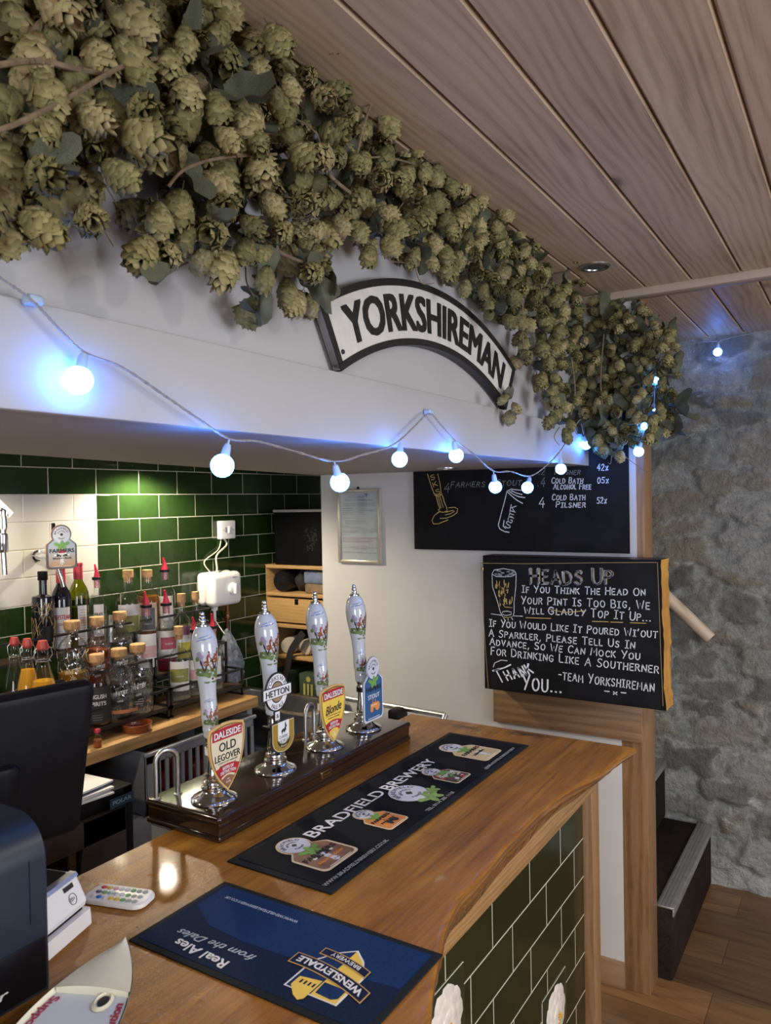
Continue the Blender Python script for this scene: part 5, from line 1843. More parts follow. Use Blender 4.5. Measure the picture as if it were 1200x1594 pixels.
# terracotta dish, miniature bottle, cocktail jigger on the counter
pt = at(213, 1122, 0, -2.184)
td = thing('terracotta_dish', 'round glazed terracotta dish on the front of the back counter', 'dish', (-2.184, pt.y, ZK))
MB().lathe([(0, .001), (.044, .0005), (.048, .004), (.051, .024), (.053, .028), (.0515, .030), (.048, .027), (.045, .009), (0, .008)], 40, c=(-2.184, pt.y, ZK)).build('dish_body', plain('glazed_terracotta', (0.24, 0.065, 0.025), .22, var=.15, coat=.3), td)
pt = at(152, 1150, 0, -2.15)
pt.x = -2.15
mb_ = thing('miniature_bottle', 'tiny clear bottle with red cap on the counter by the screen', 'bottle', (pt.x, pt.y, ZK))
MB().lathe([(0, .0005), (.013, .001), (.015, .006), (.015, .030), (.008, .040), (.006, .043), (.006, .050), (0, .0502)], 20, c=(pt.x, pt.y, ZK)).build('bottle_glass', M_glass, mb_)
MB().lathe([(0, .003), (.0125, .004), (.0125, .026), (0, .0262)], 18, c=(pt.x, pt.y, ZK)).build('liquid', liquid('copper_spirit', (.65, .25, .08), .6), mb_)
MB().lathe([(.007, .049), (.0105, .050), (.0105, .058), (.008, .061), (0, .0612)], 18, c=(pt.x, pt.y, ZK)).build('cap', M_red, mb_)
pt = at(171, 968, 0, -2.40)
jg = thing('jigger', 'slim steel measure leaning between bottles on the top tier', 'measure', (-2.40, pt.y, ZR[2]))
a = V3((-2.385, pt.y - .012, ZR[2] + .001))
MB().tube([a, a + V3((-.012, .012, .09)), a + V3((-.014, .014, .095))], [.012, .010, .011], 16).build('measure_body', M_steel, jg)

# ------------------------------------------------------------------ on the tiled wall
# water heater with its fused spur
a, b = at(329, 893, 0, -2.405), at(377, 943, 0, -2.405)
y0, y1, z1_, z0_ = a.y, b.y, at(345, 891, 0, -2.405).z, at(335, 946, 0, -2.405).z
wh = thing('water_heater', 'white rounded electric hand wash heater on the green tiled wall', 'water heater', (XT, (y0 + y1) / 2, z0_))
m = MB()
m.box((XT, y0 - .004, z0_ + .004), (XT + 0.048, y1, z1_), bev=.022, seg=5)
m.box((XT + 0.044, y0 - .002, z0_), (XT + 0.103, y1, z1_ - .002), bev=.026, seg=6)
m.build('casing', M_white, wh)
yk, zk = at(362, 916, 0, XT + .105).y, at(362, 916, 0, XT + .105).z
KX = lambda q: V3((q.z, q.x, q.y))
kb = MB().lathe([(.026, 0), (.027, .003), (.026, .012), (.022, .015), (0, .0155)], 28, fn=KX, c=(XT + .1025, yk, zk)).build('control_knob', M_white, wh)
MB().box((XT + .116, yk - .005, zk - .024), (XT + .130, yk + .005, zk + .024), bev=.004).build('knob_grip', M_white, kb)
m = MB()
p = at(366, 899, 0, XT + .104)
m.text('santon', frame((XT + .1035, p.y, p.z), (0, 1, 0), (0, 0, 1)), .007, 0, 0, .0006, 'CENTER', width=.028)
m.build('maker_mark', M_blueprint, wh)
MB().lathe([(.014, -.02), (.016, 0)], 16, c=(XT + .05, y0 + .06, z0_)).tube([(XT + .05, y0 + .06, z0_), (XT + .05, y0 + .06, z0_ - .11)], .007, 10).build('outlet_pipe', M_white, wh)
MB().tube([(XT + .03, y1 - .03, z0_ + .01), (XT + .03, y1 - .03, z0_ - .04), (XT + .02, y1 - .02, z0_ - .06), (XT + .02, y1 - .02, 0.89)], .0075, 10).lathe([(.011, 0), (.012, .01), (.011, .03)], 12, c=(XT + .02, y1 - .02, z0_ - .07)).build('copper_pipe', plain('copper', (0.45, 0.20, 0.11), .3, .8), wh)
MB().tube([(XT + .035, y0 + .09, z0_ + .005), (XT + .035, y0 + .09, z0_ - .05), (XT + .05, y0 + .10, z0_ - .055)], .008, 10).build('valve', M_black, wh)
a, b = at(342, 811, 0, XT + .02), at(365, 838, 0, XT + .02)
sp = thing('fused_spur', 'white switched spur socket above the water heater', 'switch', (XT, (a.y + b.y) / 2, b.z))
MB().box((XT, a.y, b.z), (XT + .028, b.y, a.z), bev=.004, seg=3).build('box', M_white, sp)
yc, zc_ = (a.y + b.y) / 2, (a.z + b.z) / 2
MB().box((XT + .027, yc - .002, zc_ - .015), (XT + .033, yc + .012, zc_ + .016), bev=.003).build('rocker', M_white, sp)
MB().box((XT + .0275, yc - .022, zc_ - .012), (XT + .0292, yc - .012, zc_ + .012), bev=.0005).lathe([(.0028, 0), (.0028, .001)], 10, fn=KX, c=(XT + .0283, yc - .031, zc_)).lathe([(.0028, 0), (.0028, .001)], 10, fn=KX, c=(XT + .0283, yc + .031, zc_)).build('fuse_carrier', M_greyink, sp)
A = V3((XT + .014, a.y + .03, b.z + .002))
B_ = V3((XT + .045, (y0 + y1) / 2 - .015, z1_ - .004))
cb = thing('power_flex', 'white flex looping from the spur down to the water heater', 'cable', tuple(A))
m = MB()
m.tube(smooth_path([A, A + V3((.004, .012, -.03)), V3((XT + .03, B_.y + .02, (A.z + B_.z) / 2)), B_ + V3((0, .006, .02)), B_]), .0042, 8)
m.tube(smooth_path([A + V3((-.006, -.012, 0)), A + V3((-.008, -.03, -.05)), V3((XT + .008, B_.y - .035, B_.z + .05)), B_ + V3((-.03, -.005, 0))]), .0028, 8)
m.build('flex', plain('cream_flex', (.66, .62, .50), .45), cb)

# clear plastic bag hanging below the heater
pts_o = [(338, 968), (352, 975), (362, 1000), (374, 1035), (378, 1062), (368, 1078), (352, 1076), (344, 1050), (336, 1005)]
bg = thing('plastic_bag', 'crumpled translucent plastic bag hanging behind the leftmost pump', 'bag', (-2.36, 2.45, 0.93))
bm = bmesh.new()
bmesh.ops.create_icosphere(bm, subdivisions=4, radius=1)
ctr = at(358, 1022, 0, -2.34)
for v_ in bm.verts:
    q = v_.co.copy()
    n_ = 1 + .10 * math.sin(q.y * 11 + q.z * 5) + .07 * math.sin(q.z * 17 - q.y * 9 + q.x * 13)
    tz = (q.z + 1) / 2
    v_.co = V3((ctr.x + q.x * .055 * n_ * (1.15 - .7 * tz), ctr.y + (q.y * .068 * n_ * (1.2 - .85 * tz)) - .035 * (tz - .5), ctr.z + q.z * .125))
t = NT('translucent_polythene')
t.t.nodes.remove(t.b)
tr = t.n('ShaderNodeBsdfTransparent')
tr.inputs[0].default_value = (.62, .66, .75, 1)
df = t.n('ShaderNodeBsdfPrincipled')
df.inputs['Base Color'].default_value = (.45, .48, .56, 1)
df.inputs['Roughness'].default_value = .22
nz = t.noise(t.coord(), 22, 4, .6, 2.0)
bp = t.n('ShaderNodeBump')
bp.inputs['Strength'].default_value = .9
bp.inputs['Distance'].default_value = .03
t.l(nz, bp.inputs['Height'])
t.l(bp.outputs[0], df.inputs['Normal'])
mx = t.n('ShaderNodeMixShader')
t.l(t.ramp(nz, [(.3, (.25, .25, .25)), (.7, (.6, .6, .6))]), mx.inputs[0])
t.l(tr.outputs[0], mx.inputs[1])
t.l(df.outputs[0], mx.inputs[2])
t.l(mx.outputs[0], t.out.inputs[0])
MB().bm(bm, 0, True).build('bag', t.m, bg)
MB().tube([(ctr.x, ctr.y - .03, ctr.z + .10), (ctr.x - .06, ctr.y - .02, ctr.z + .15), (XT, ctr.y - .02, ctr.z + .155)], .004, 8).build('hook', M_steel, bg)

# keg tap with the snowman-like badge, and the one cut off by the frame
p = at(96, 851, 0, -2.30)
kt = thing('keg_tap', 'chrome wall tap with a tall brewery badge above the wine bottles', 'beer tap', (XT, p.y, p.z))
q = at(68, 866, 0, -2.44)
X3 = lambda v_: V3((v_.z, v_.y, -v_.x))
MB().lathe([(.020, 0), (.021, .01), (.015, .014), (.015, .06), (.012, .065), (.012, .16)], 24, fn=X3, c=(XT, q.y + .01, q.z)).build('tap_body', M_chrome, kt)
MB().tube([(-2.335, q.y + .02, q.z), (-2.32, p.y - .005, q.z - .02), (-2.315, p.y + .008, q.z - .08), (-2.313, p.y + .012, q.z - .10)], [.010, .009, .007, .0065], 12).build('spout', M_chrome, kt)
MB().box((-2.325, p.y - .02, p.z + .05), (-2.315, p.y - .012, p.z + .08)).build('lens_bracket', M_black, kt)
ang = math.radians(-22)
ex = V3((-math.sin(ang), math.cos(ang), 0))
ex = V3((0.30, 0.95, 0)).normalized()
frk = frame(V3((-2.30, p.y, p.z)), ex, (0, 0, 1))
m = MB()
w, h = 0.100, 0.150
m.prism(badge_poly(w, h), frk, -.006, 0, 0)
m.build('lens_backing', [M_brownprint], kt)
t = NT('dusk_label_field')
v = t.coord('Generated')
sp_ = t.n('ShaderNodeSeparateXYZ')
t.l(v, sp_.inputs[0])
t.col(t.ramp(sp_.outputs[2], [(.1, (.50, .30, .15)), (.35, (.42, .42, .42)), (.75, (.28, .42, .55))]))
t.set(Roughness=.4)
beer_badge(kt, frk, 0, 0, w * .97, h * .975, 0.0002, M_slate, t.m, [('FARMERS', .013, 3, .08), ('BELGIAN BLUE', .006, 3, .06)], 'cow', 'lens')
m = MB()
m.prism([(-.012, -.022), (.012, -.022), (.010, -.014), (.002, -.008), (-.009, -.013)], frk, .0016, .002, 0)
m.prism(arcpts(.0125, -.0225, .0035, 0, 2 * PI, 8)[:-1], frk, .0017, .0022, 1)
m.prism([(-.0135, -.025), (.0135, -.025), (.0135, -.0215), (-.0135, -.0215)], frk, .0017, .0021, 1)
m.build('santa_hat_print', [M_red, M_printwhite], kt)
p = at(2, 830, 0, -2.28)
k2 = thing('keg_tap', 'chrome beer tap with pale diamond badge cut off by the left edge of the photo', 'beer tap', (XT, p.y, p.z))
MB().tube([(-2.28, p.y - .005, p.z + .075), (-2.28, p.y + .008, p.z + .07), (-2.28, p.y + .010, p.z + .02), (-2.28, p.y + .006, p.z - .01)], [.008, .009, .009, .007], 12).lathe([(.014, -.06), (.016, -.05), (.016, -.005), (.011, .0), (.011, .012)], 20, c=(-2.28, p.y + .004, p.z)).tube([(-2.28, p.y + .004, p.z - .055), (-2.275, p.y + .004, p.z - .13)], .009, 12).lathe([(.020, 0), (.021, .01), (.012, .014), (.012, .22)], 20, fn=X3, c=(XT, p.y - .004, p.z - .03)).build('tap_body', M_chrome, k2)
p = at(0, 800, 0, -2.30)
f2 = frame((-2.30, p.y - .01, p.z), (0.2, 1, 0), (0, 0, 1))
m = MB()
m.prism([(-.05, -.05), (.0, -.055), (.05, 0.003), (.0, .056), (-.05, .05)], f2, -.004, 0, 0)
m.text('HIGH', f2, .010, 1, 0, .0006, 'RIGHT', warp=lambda x, y: (x + .033, y - .008))
m.build('lens', [M_lwhite, M_ink], k2)

# ------------------------------------------------------------------ bamboo shelf unit in the alcove, and its contents
M_bamboo = wood('bamboo_board', (0.42, 0.22, 0.08), (0.56, 0.34, 0.14), (0.64, 0.43, 0.21), grain=(0.5, 5, 6), scale=6, rough=0.42, bump=0.05, ring=0.2)
YS = 2.885
zat = lambda v_, u=460: at(u, v_, 1, YS).z
x0 = at(410, 900, 1, YS).x
x1 = x0 + 0.42
bs = thing('shelf_unit', 'bamboo shelf unit with a drawer in the alcove behind the white wall', 'shelf', (x0 + .2, YS + .15, 0.70))
tk = .017
zt = zat(880)
m = MB()
m.box((x0, YS, 0.0), (x0 + tk, YS + .34, zt), bev=.002)
m.box((x1 - tk, YS, 0.0), (x1, YS + .34, zt), bev=.002)
m.box((x0 + tk, YS + .325, 0.1), (x1 - tk, YS + .335, zt - .02))
m.build('carcass', M_bamboo, bs)
sh = []
for z in (zt - .001, zat(924), zat(973), zat(1022), zat(1085)):
    MB().box((x0 + (0 if z > zt - .01 else tk), YS + .001, z - tk), (x1 - (0 if z > zt - .01 else tk), YS + .324, z), bev=.002).build('shelf_board', M_bamboo, bs)
zd1, zd0 = zat(932), zat(970)
dw = MB().box((x0 + tk + .002, YS + .002, zd0), (x1 - tk - .002, YS + .016, zd1 - .002), bev=.0015).build('drawer', M_bamboo, bs)
xh = at(461, 935, 1, YS).x
MB().box((xh - .011, YS + .0005, zd1 - .03), (xh + .011, YS + .004, zd1 - .0015), bev=.002).build('finger_notch', M_black, dw)
# things on the shelves
bx = thing('crest_box', 'black box with an embossed crest standing on top of the bamboo shelf', 'box', (x0 + .2, YS + .12, zt))
xa, za = at(428, 880, 1, YS + .01).x, zat(797)
M_bk = plain('black_card', (0.005, 0.005, 0.0065), .6, var=.2, spec=.15)
MB().box((xa, YS + .01, zt + .0005), (xa + .36, YS + .26, za), bev=.004).build('box_body', M_bk, bx)
MB().box((xa - .004, YS + .004, za - .001), (xa + .364, YS + .264, za + .012), bev=.003).build('pale_lid', plain('pale_lid_edge', (.50, .48, .46), .5), bx)
m = MB()
rz = random.Random(6)
fc = frame((at(482, 850, 1, YS).x, YS + .0098, at(482, 840, 1, YS).z), (1, 0, 0), (0, 0, 1))
for k in range(60):
    a, r_ = rz.uniform(0, 2 * PI), rz.uniform(.004, .06) 
    cxx, cyy = math.cos(a) * r_ * .72, math.sin(a) * r_ * 1.05
    m.prism(arcpts(cxx, cyy, rz.uniform(.002, .007), 0, 2 * PI, 7, rz.uniform(.002, .007))[:-1], fc, 0.0001, .0006 + k * 1e-5, 0)
m.build('embossed_crest', plain('grey_emboss', (.016, .016, .018), .4), bx)
z = zat(924) + .0005
xb = at(433, 905, 1, YS).x
rl = thing('bin_bag_roll', 'roll of black bin bags on the upper bamboo shelf', 'bag roll', (xb, YS + .1, z))
Y3 = lambda v_: V3((v_.x, v_.z, v_.y))
MB().lathe([(.010, 0), (.030, .002), (.047, .001), (.052, .008), (.052, .23), (.01, .232)], 30, fn=Y3, c=(xb, YS + .02, z + .0515)).build('roll', plain('black_polythene', (.010, .010, .011), .28, var=.4, scale=60, bump=.6), rl)
cl = thing('dark_cloth', 'crumpled dark grey cloth stuffed beside the bin bag roll', 'cloth', (xb + .08, YS + .1, z))
bm = bmesh.new()
bmesh.ops.create_icosphere(bm, subdivisions=4, radius=1)
for v_ in bm.verts:
    q = v_.co
    n_ = 1 + .16 * math.sin(7 * q.x + 3 * q.z) + .1 * math.sin(13 * q.y + 9 * q.x)
    v_.co = V3((xb + .095 + q.x * .055 * n_, YS + .13 + q.y * .09, max(z, z + .056 + q.z * .058 * n_)))
MB().bm(bm, 0, True).build('cloth', plain('charcoal_cloth', (.03, .027, .03), .9), cl)
bl = thing('napkin_packet', 'blue and clear packet of napkins on the upper bamboo shelf', 'packet', (xb + .2, YS + .12, z))
MB().box((xb + .13, YS + .03, z + .045), (xb + .27, YS + .24, z + .108), bev=.012, seg=3).build('blue_pack', plain('blue_packet', (.20, .24, .36), .3, var=.25, scale=40), bl)
MB().box((xb + .14, YS + .025, z), (xb + .265, YS + .22, z + .046), bev=.010, seg=3).build('tan_pack', plain('tan_packet', (.26, .19, .12), .3, var=.3, scale=40), bl)
z = zat(1022) + .0005
for k, (u, c, lb) in enumerate(((441, (.50, .46, .40), 'pale rolled cloth on the lower bamboo shelf, left'), (468, (.52, .48, .43), 'pale rolled cloth on the lower bamboo shelf, right'))):
    xx = at(u, 1010, 1, YS).x
    o = thing('rolled_cloth', lb, 'cloth', (xx, YS + .12, z))
    MB().lathe([(.012, 0), (.034, .003), (.040, .02), (.040, .22), (.03, .232)], 24, fn=Y3, c=(xx, YS + .02 + .01 * k, z + .0395)).build('roll', plain('cream_cloth', c, .9, var=.15, scale=60, bump=.3), o)
xx = at(455, 990, 1, YS).x
o = thing('apron_strap', 'black apron strap hanging over the lower bamboo shelf', 'strap', (xx, YS - .01, z))
pts = smooth_path([at(472, 985, 1, YS - .004), at(462, 998, 1, YS - .014), at(452, 1015, 1, YS - .02), at(448, 1035, 1, YS - .02), at(442, 1060, 1, YS - .018), at(440, 1075, 1, YS - .018)], 5)
m = MB()
nrm = V3((0, -1, 0))
vs = []
for i, q in enumerate(pts):
    tdir = (pts[min(i + 1, len(pts) - 1)] - pts[max(i - 1, 0)]).normalized()
    sd = tdir.cross(nrm).normalized() * .017
    vs += [q + sd, q - sd, q - sd + V3((0, .003, 0)), q + sd + V3((0, .003, 0))]
fs = []
for i in range(len(pts) - 1):
    for a, b in ((0, 1), (1, 2), (2, 3), (3, 0)):
        fs.append((i * 4 + a, i * 4 + b, i * 4 + 4 + b, i * 4 + 4 + a))
m.add(vs, fs + [(0, 3, 2, 1), tuple(len(vs) - 4 + k for k in range(4))], 0)
m.build('strap', plain('black_webbing', (.014, .013, .014), .8), o)
o = thing('dark_bag', 'dark bag filling the back of the lower bamboo shelf', 'bag', (xx, YS + .2, z))
bm = bmesh.new()
bmesh.ops.create_icosphere(bm, subdivisions=3, radius=1)
for v_ in bm.verts:
    q = v_.co
    v_.co = V3((x0 + .21 + q.x * .17, YS + .20 + q.y * .09, z + .072 + q.z * .071 * (1 + .1 * math.sin(8 * q.x))))
MB().bm(bm, 0, True).build('bag_body', plain('black_nylon', (.012, .012, .014), .6), o)
z = zat(1085) + .0005
for k, (u, lb) in enumerate(((433, 'dark green carton on the bottom bamboo shelf, behind the oval clip'), (478, 'green carton with yellow lettering on the bottom bamboo shelf'))):
    xx = at(u, 1070, 1, YS).x
    o = thing('carton', lb, 'carton', (xx, YS + .1, z), 'green cartons on the bottom shelf')
    MB().box((xx - .055, YS - .0 + .01, z), (xx + .06, YS + .2, z + .115), bev=.003).build('carton_body', plain('bottle_green_card', (.05, .085, .05), .6), o)
    if k:
        m = MB()
        fq = frame((xx, YS + .0095, z), (1, 0, 0), (0, 0, 1))
        m.prism(arcpts(.0, .09, .013, 0, 2 * PI, 16)[:-1], fq, 0, .0004, 0)
        for j in range(3):
            m.prism([(-.03 + j * .022, .012), (-.018 + j * .022, .012), (-.018 + j * .022, .068), (-.03 + j * .022, .068)], fq, 0, .0004, 0)
        m.build('yellow_print', plain('pale_yellow_print', (.50, .46, .16), .6), o)

# folded metal shelf rail lying by the white wall behind the bar end
a, b = at(560, 1096, 1, 2.55), at(648, 1113, 1, 2.55)
o = thing('folded_trolley', 'folded silver tubular frame with a black strap leaning at the white wall', 'trolley', tuple((a + b) / 2))
m = MB()
for dz, dy in ((0, .05), (-.045, 0)):
    m.tube([a + V3((-.12, dy, dz)), b + V3((.1, dy, dz))], .011, 12)
m.tube([a + V3((-.12, .05, 0)), a + V3((-.12, 0, -.045)), a + V3((-.12, 0, -.95))], .011, 12)
m.tube([b + V3((.1, .05, 0)), b + V3((.1, 0, -.045)), b + V3((.1, 0, -.95))], .011, 12)
m.build('tube_frame', M_steel, o)
q = at(612, 1112, 1, 2.54)
MB().box((q.x - .022, 2.53, q.z - .05), (q.x + .022, 2.62, q.z + .018), bev=.01).build('strap', M_black, o)
MB().box((a.x - .12, 2.545, a.z - .5), (b.x + .1, 2.60, a.z - .06), bev=.004).build('panel', M_grey, o)

# ================================================================== signs on the white wall
# menu blackboard
YM = YE - 0.005
a, b = at(645, 853, 1, YM - .008), at(980, 864, 1, YM - .008)
xl, xr, zb_ = a.x, b.x, (a.z + b.z) / 2
mn = thing('menu_blackboard', 'large black menu board with chalk writing on the white end wall', 'blackboard', ((xl + xr) / 2, YM, zb_))
MB().box((xl, YM - .008, zb_), (xr, YM - .0002, zb_ + .60), bev=.001).build('board', M_chalkboard, mn)
fm = frame((0, YM - .0081, 0), (1, 0, 0), (0, 0, 1))


def mq(x, y):
    q = at(640 + x * .3, 720 + y * .3, 1, YM - .0082)
    return (q.x, q.z)


rz = random.Random(12)
mpx = 0.3 * 0.0026          # metres per unit of the crop the measurements were read from
m = MB()
for s, x0_, x1_, y0_, y1_, h in (('COLD BATH', 728, 890, 108, 108, 27), ('ALCOHOL FREE', 738, 932, 138, 138, 25), ('COLD BATH', 730, 901, 195, 195, 27), ('PILSNER', 752, 903, 232, 232, 26),
                                 ('4', 662, 690, 235, 235, 46), ('05%', 966, 1022, 108, 108, 26), ('52%', 964, 1012, 212, 212, 27), ('42%', 964, 1020, 40, 40, 28)):
    m = MB()
    chalk(m, s, fm, mq(x0_, y0_), mq(x1_, y1_), h * mpx, .0032, 0, rz, slant=.08)
    m.build('chalk_line', M_chalk, mn)
for s, x0_, x1_, y0_, y1_, h in (('4', 170, 196, 155, 155, 44), ('FARMERS', 205, 380, 130, 125, 30), ('STOUT', 440, 570, 122, 118, 30), ('.4', 655, 692, 125, 125, 42), ('.2', 662, 690, 62, 62, 30), ('PILSNER', 745, 875, 62, 62, 24), ('3', 0, 0, 0, 0, 0)):
    if s != '3':
        m = MB()
        chalk(m, s, fm, mq(x0_, y0_), mq(x1_, y1_), h * mpx, .0026, 0, rz, slant=.2)
        m.build('rubbed_chalk_line', M_chalkdim, mn)
m = MB()
for pl in ([(85, 60), (100, 110), (118, 160), (135, 172), (156, 160), (150, 110), (138, 60)], [(128, 172), (140, 215), (150, 240)], [(160, 165), (172, 205), (185, 235)], [(122, 168), (140, 178), (160, 164)],
           [(150, 240), (140, 245), (148, 256), (170, 258), (188, 250), (184, 236)], [(150, 252), (120, 275), (108, 300), (115, 318), (140, 318), (190, 298)], [(195, 235), (225, 232), (242, 240), (238, 260), (215, 276), (185, 288), (150, 290)],
           [(180, 258), (215, 248), (225, 252), (205, 265), (178, 272)], [(140, 180), (155, 235)], [(150, 178), (166, 232)]):
    ribbon(m, [mq(*p_) for p_ in pl], fm, .0032, 0, .0006, rz)
for ch, x, y in (('S', 105, 78), ('K', 118, 114), ('S', 132, 152)):
    chalk(m, ch, fm, mq(x, y + 14), mq(x + 20, y + 6), 24 * mpx, .0028, 0, rz)
m.build('cask_drawing', M_chalkgold, mn)
m = MB()
for pl in ([(497, 148), (485, 200), (466, 270), (452, 325), (460, 345), (485, 358), (508, 362)], [(497, 148), (520, 138), (550, 142), (575, 145)], [(497, 150), (520, 172), (548, 195), (578, 212)], [(510, 150), (530, 165), (560, 178), (590, 182)], [(520, 146), (545, 158), (575, 166)],
           [(482, 300), (478, 330), (490, 342)]):
    ribbon(m, [mq(*p_) for p_ in pl], fm, .0034, 0, .0006, rz)
for ch, x, y in (('K', 512, 250), ('E', 507, 280), ('G', 498, 308), ('S', 487, 336)):
    chalk(m, ch, fm, mq(x, y), mq(x + 26, y + 8), 30 * mpx, .003, 0, rz)
m.build('keg_drawing', M_chalk, mn)

# "heads up" chalkboard box on its oak rail
YH, DH = 2.600, 0.098
a, b, c_, d = at(748, 870, 1, YH), at(1030, 868, 1, YH), at(1033, 1103, 1, YH), at(757, 1072, 1, YH)
x0, x1 = (a.x + d.x) / 2, (b.x + c_.x) / 2
z1, z0 = (a.z + b.z) / 2 + .002, (c_.z + d.z) / 2 - .004
hb_ = thing('chalkboard_sign', 'thick wooden chalkboard about beer heads, mounted on the oak rail', 'chalkboard sign', ((x0 + x1) / 2, YH + DH / 2, z0))
M_ambere = wood('amber_live_edge', (0.30, 0.13, 0.02), (0.55, 0.27, 0.05), (0.66, 0.36, 0.09), grain=(4, 4, 0.8), scale=7, rough=.45, bump=.3, ring=.3)
rz = random.Random(21)
N = 26
prof = []
for k in range(N + 1):
    z = z0 + (z1 - z0) * k / N
    prof.append((x1 - .004 + .004 * math.sin(k * .5 + 2) * (1 - k / N) + rz.uniform(-.0015, .0015) + .009 * (1 - k / N), z))
m = MB()
f0 = lambda x, z: (x, YH + .004, z)
f1 = lambda x, z: (x + .003, YH + DH, z)
vs = [f0(*q) for q in prof] + [f1(q[0] + rz.uniform(-.002, .002), q[1]) for q in prof]
m.add(vs, [(k, N + 1 + k, N + 2 + k, k + 1) for k in range(N)], 0)
lx = x0
vs2 = [f0(*q) for q in prof] + [(lx, YH + .004, z1), (lx, YH + .004, z0)]
m.add(vs2, [tuple(range(N + 3))[::-1]][:1], 1)
vs3 = [f1(*q) for q in prof] + [(lx, YH + DH, z1), (lx, YH + DH, z0)]
m.add(vs3, [tuple(range(N + 3))], 1)
m.add([(lx, YH + .004, z0), (lx, YH + DH, z0), (lx, YH + DH, z1), (lx, YH + .004, z1)], [(0, 1, 2, 3)][:1], 1)
m.add([(lx, YH + .004, z1), (lx, YH + DH, z1), f1(*prof[-1]), f0(*prof[-1])], [(0, 1, 2, 3)], 2)
m.add([(lx, YH + .004, z0), (lx, YH + DH, z0), f1(*prof[0]), f0(*prof[0])], [(3, 2, 1, 0)], 2)
m.build('block', [M_ambere, M_black, plain('dark_stained_top', (.055, .028, .018), .4, var=.3)], hb_)
m = MB()
m.box((lx + .001, YH, z0 + .003), (prof[N // 2][0] - .011, YH + .0045, z1 - .003), bev=.0015)
m.build('chalk_face', M_chalkboard, hb_)
fh = frame((0, YH - .0001, 0), (1, 0, 0), (0, 0, 1))
m = MB()
for pl in ([(25, 62), (300, 66), (700, 60), (1062, 58)], [(1062, 58), (1072, 300), (1082, 600), (1095, 895)], [(30, 70), (48, 400), (75, 790)]):
    ribbon(m, [(at(740 + x * .2667, 860 + y * .2667, 1, YH).x, at(740 + x * .2667, 860 + y * .2667, 1, YH).z) for x, y in pl], fh, .0022, 0, .0003)
m.build('gold_border', plain('gold_paint_line', (.30, .21, .09), .5), hb_)


def hq(x, y):
    q = at(740 + x * .2667, 860 + y * .2667, 1, YH)
    return (q.x, q.z)


hp = .2667 * .00229
m = MB()
rz = random.Random(5)
chalk(m, 'HEADS UP', fh, hq(322, 180), hq(800, 186), 84 * hp, .0085, 1, rz, small=.86)
chalk(m, 'HEADS UP', fh, hq(319, 183), hq(797, 189), 88 * hp, .0030, 0, rz, small=.86)
chalk(m, 'HEADS UP', fh, hq(330, 176), hq(808, 182), 84 * hp, .0018, 2, rz, small=.86)
M_soft = plain('soft_grey_chalk', (.34, .35, .38), .9, var=.35, scale=90)
m.build('heading', [M_chalk, M_soft, M_chalkgold], hb_)
for s, xa, xb, ya, yb, h in (('IF YOU THINK THE HEAD ON', 272, 990, 233, 252, 40), ('YOUR PINT IS TOO BIG, WE', 268, 1015, 298, 330, 44), ('WILL', 285, 398, 358, 360, 38), ('GLADLY', 425, 640, 360, 370, 42), ('TOP IT UP...', 675, 1022, 375, 402, 46),
                             ('IF YOU WOULD LIKE IT POURED WI\'OUT', 82, 1060, 430, 498, 42), ('A SPARKLER, PLEASE TELL US IN', 80, 928, 488, 562, 42), ('ADVANCE, SO WE CAN MOCK YOU', 85, 958, 538, 627, 42), ('FOR DRINKING LIKE A SOUTHERNER', 92, 1068, 596, 706, 46),
                             ('-TEAM YORKSHIREMAN', 484, 1042, 738, 812, 52), ('-x-', 752, 876, 825, 838, 34)):
    m = MB()
    chalk(m, s, fh, hq(xa, ya), hq(xb, yb), h * hp, .0036, 0, rz, slant=.06)
    m.build('chalk_line', M_chalk, hb_)
m = MB()
chalk(m, 'THANK', fh, hq(140, 762), hq(338, 702), 78 * hp, .0062, 0, rz, slant=-.2, small=.7)
ribbon(m, [hq(105, 668), hq(112, 645), hq(150, 628), hq(185, 632)], fh, .003, 0, .0006, rz)
ribbon(m, [hq(110, 690), hq(170, 672), hq(205, 655)], fh, .005, 0, .0006, rz)
m.build('chalk_line', M_chalk, hb_)
m = MB()
chalk(m, 'YOU...', fh, hq(275, 798), hq(502, 820), 86 * hp, .0062, 0, rz, slant=.05, small=.82)
m.build('chalk_line', M_chalk, hb_)
m = MB()
for pl in ([(295, 380), (440, 385)], [(684, 402), (775, 404)], [(790, 406), (860, 408)], [(903, 410), (995, 413)], [(430, 330), (520, 350), (645, 340)]):
    ribbon(m, [hq(*q) for q in pl], fh, .0028, 0, .0008, rz)
m.build('gold_underlines', M_chalkgold, hb_)
m = MB()
for pl, mi in (([(97, 125), (100, 200), (130, 290), (146, 350), (160, 376)], 0), ([(238, 125), (236, 200), (226, 290), (226, 350), (220, 372)], 0), ([(97, 125), (110, 102), (165, 94), (225, 105), (238, 125)], 0), ([(97, 125), (120, 140), (170, 142), (215, 138), (238, 125)], 0),
               ([(160, 376), (190, 380), (220, 372)], 2), ([(92, 358), (150, 366)], 0), ([(225, 370), (276, 372)], 0), ([(155, 355), (160, 345), (185, 342), (210, 348), (208, 362), (180, 368), (158, 362)], 0),
               ([(160, 300), (172, 318), (215, 322)], 2), ([(165, 382), (172, 395)], 0), ([(190, 384), (192, 397)], 0), ([(210, 380), (218, 392)], 0)):
    ribbon(m, [hq(*q) for q in pl], fh, .0022, mi, .0006, rz)
for k in range(34):
    x = rz.uniform(112, 224)
    y = rz.uniform(150, 290)
    sh_ = 1 - max(0, y - 150) * .0016
    xx = 168 + (x - 168) * sh_
    ribbon(m, [hq(xx, y), hq(xx + rz.uniform(-5, 5), y + rz.uniform(12, 34))], fh, .0032, 2, .0004, rz)
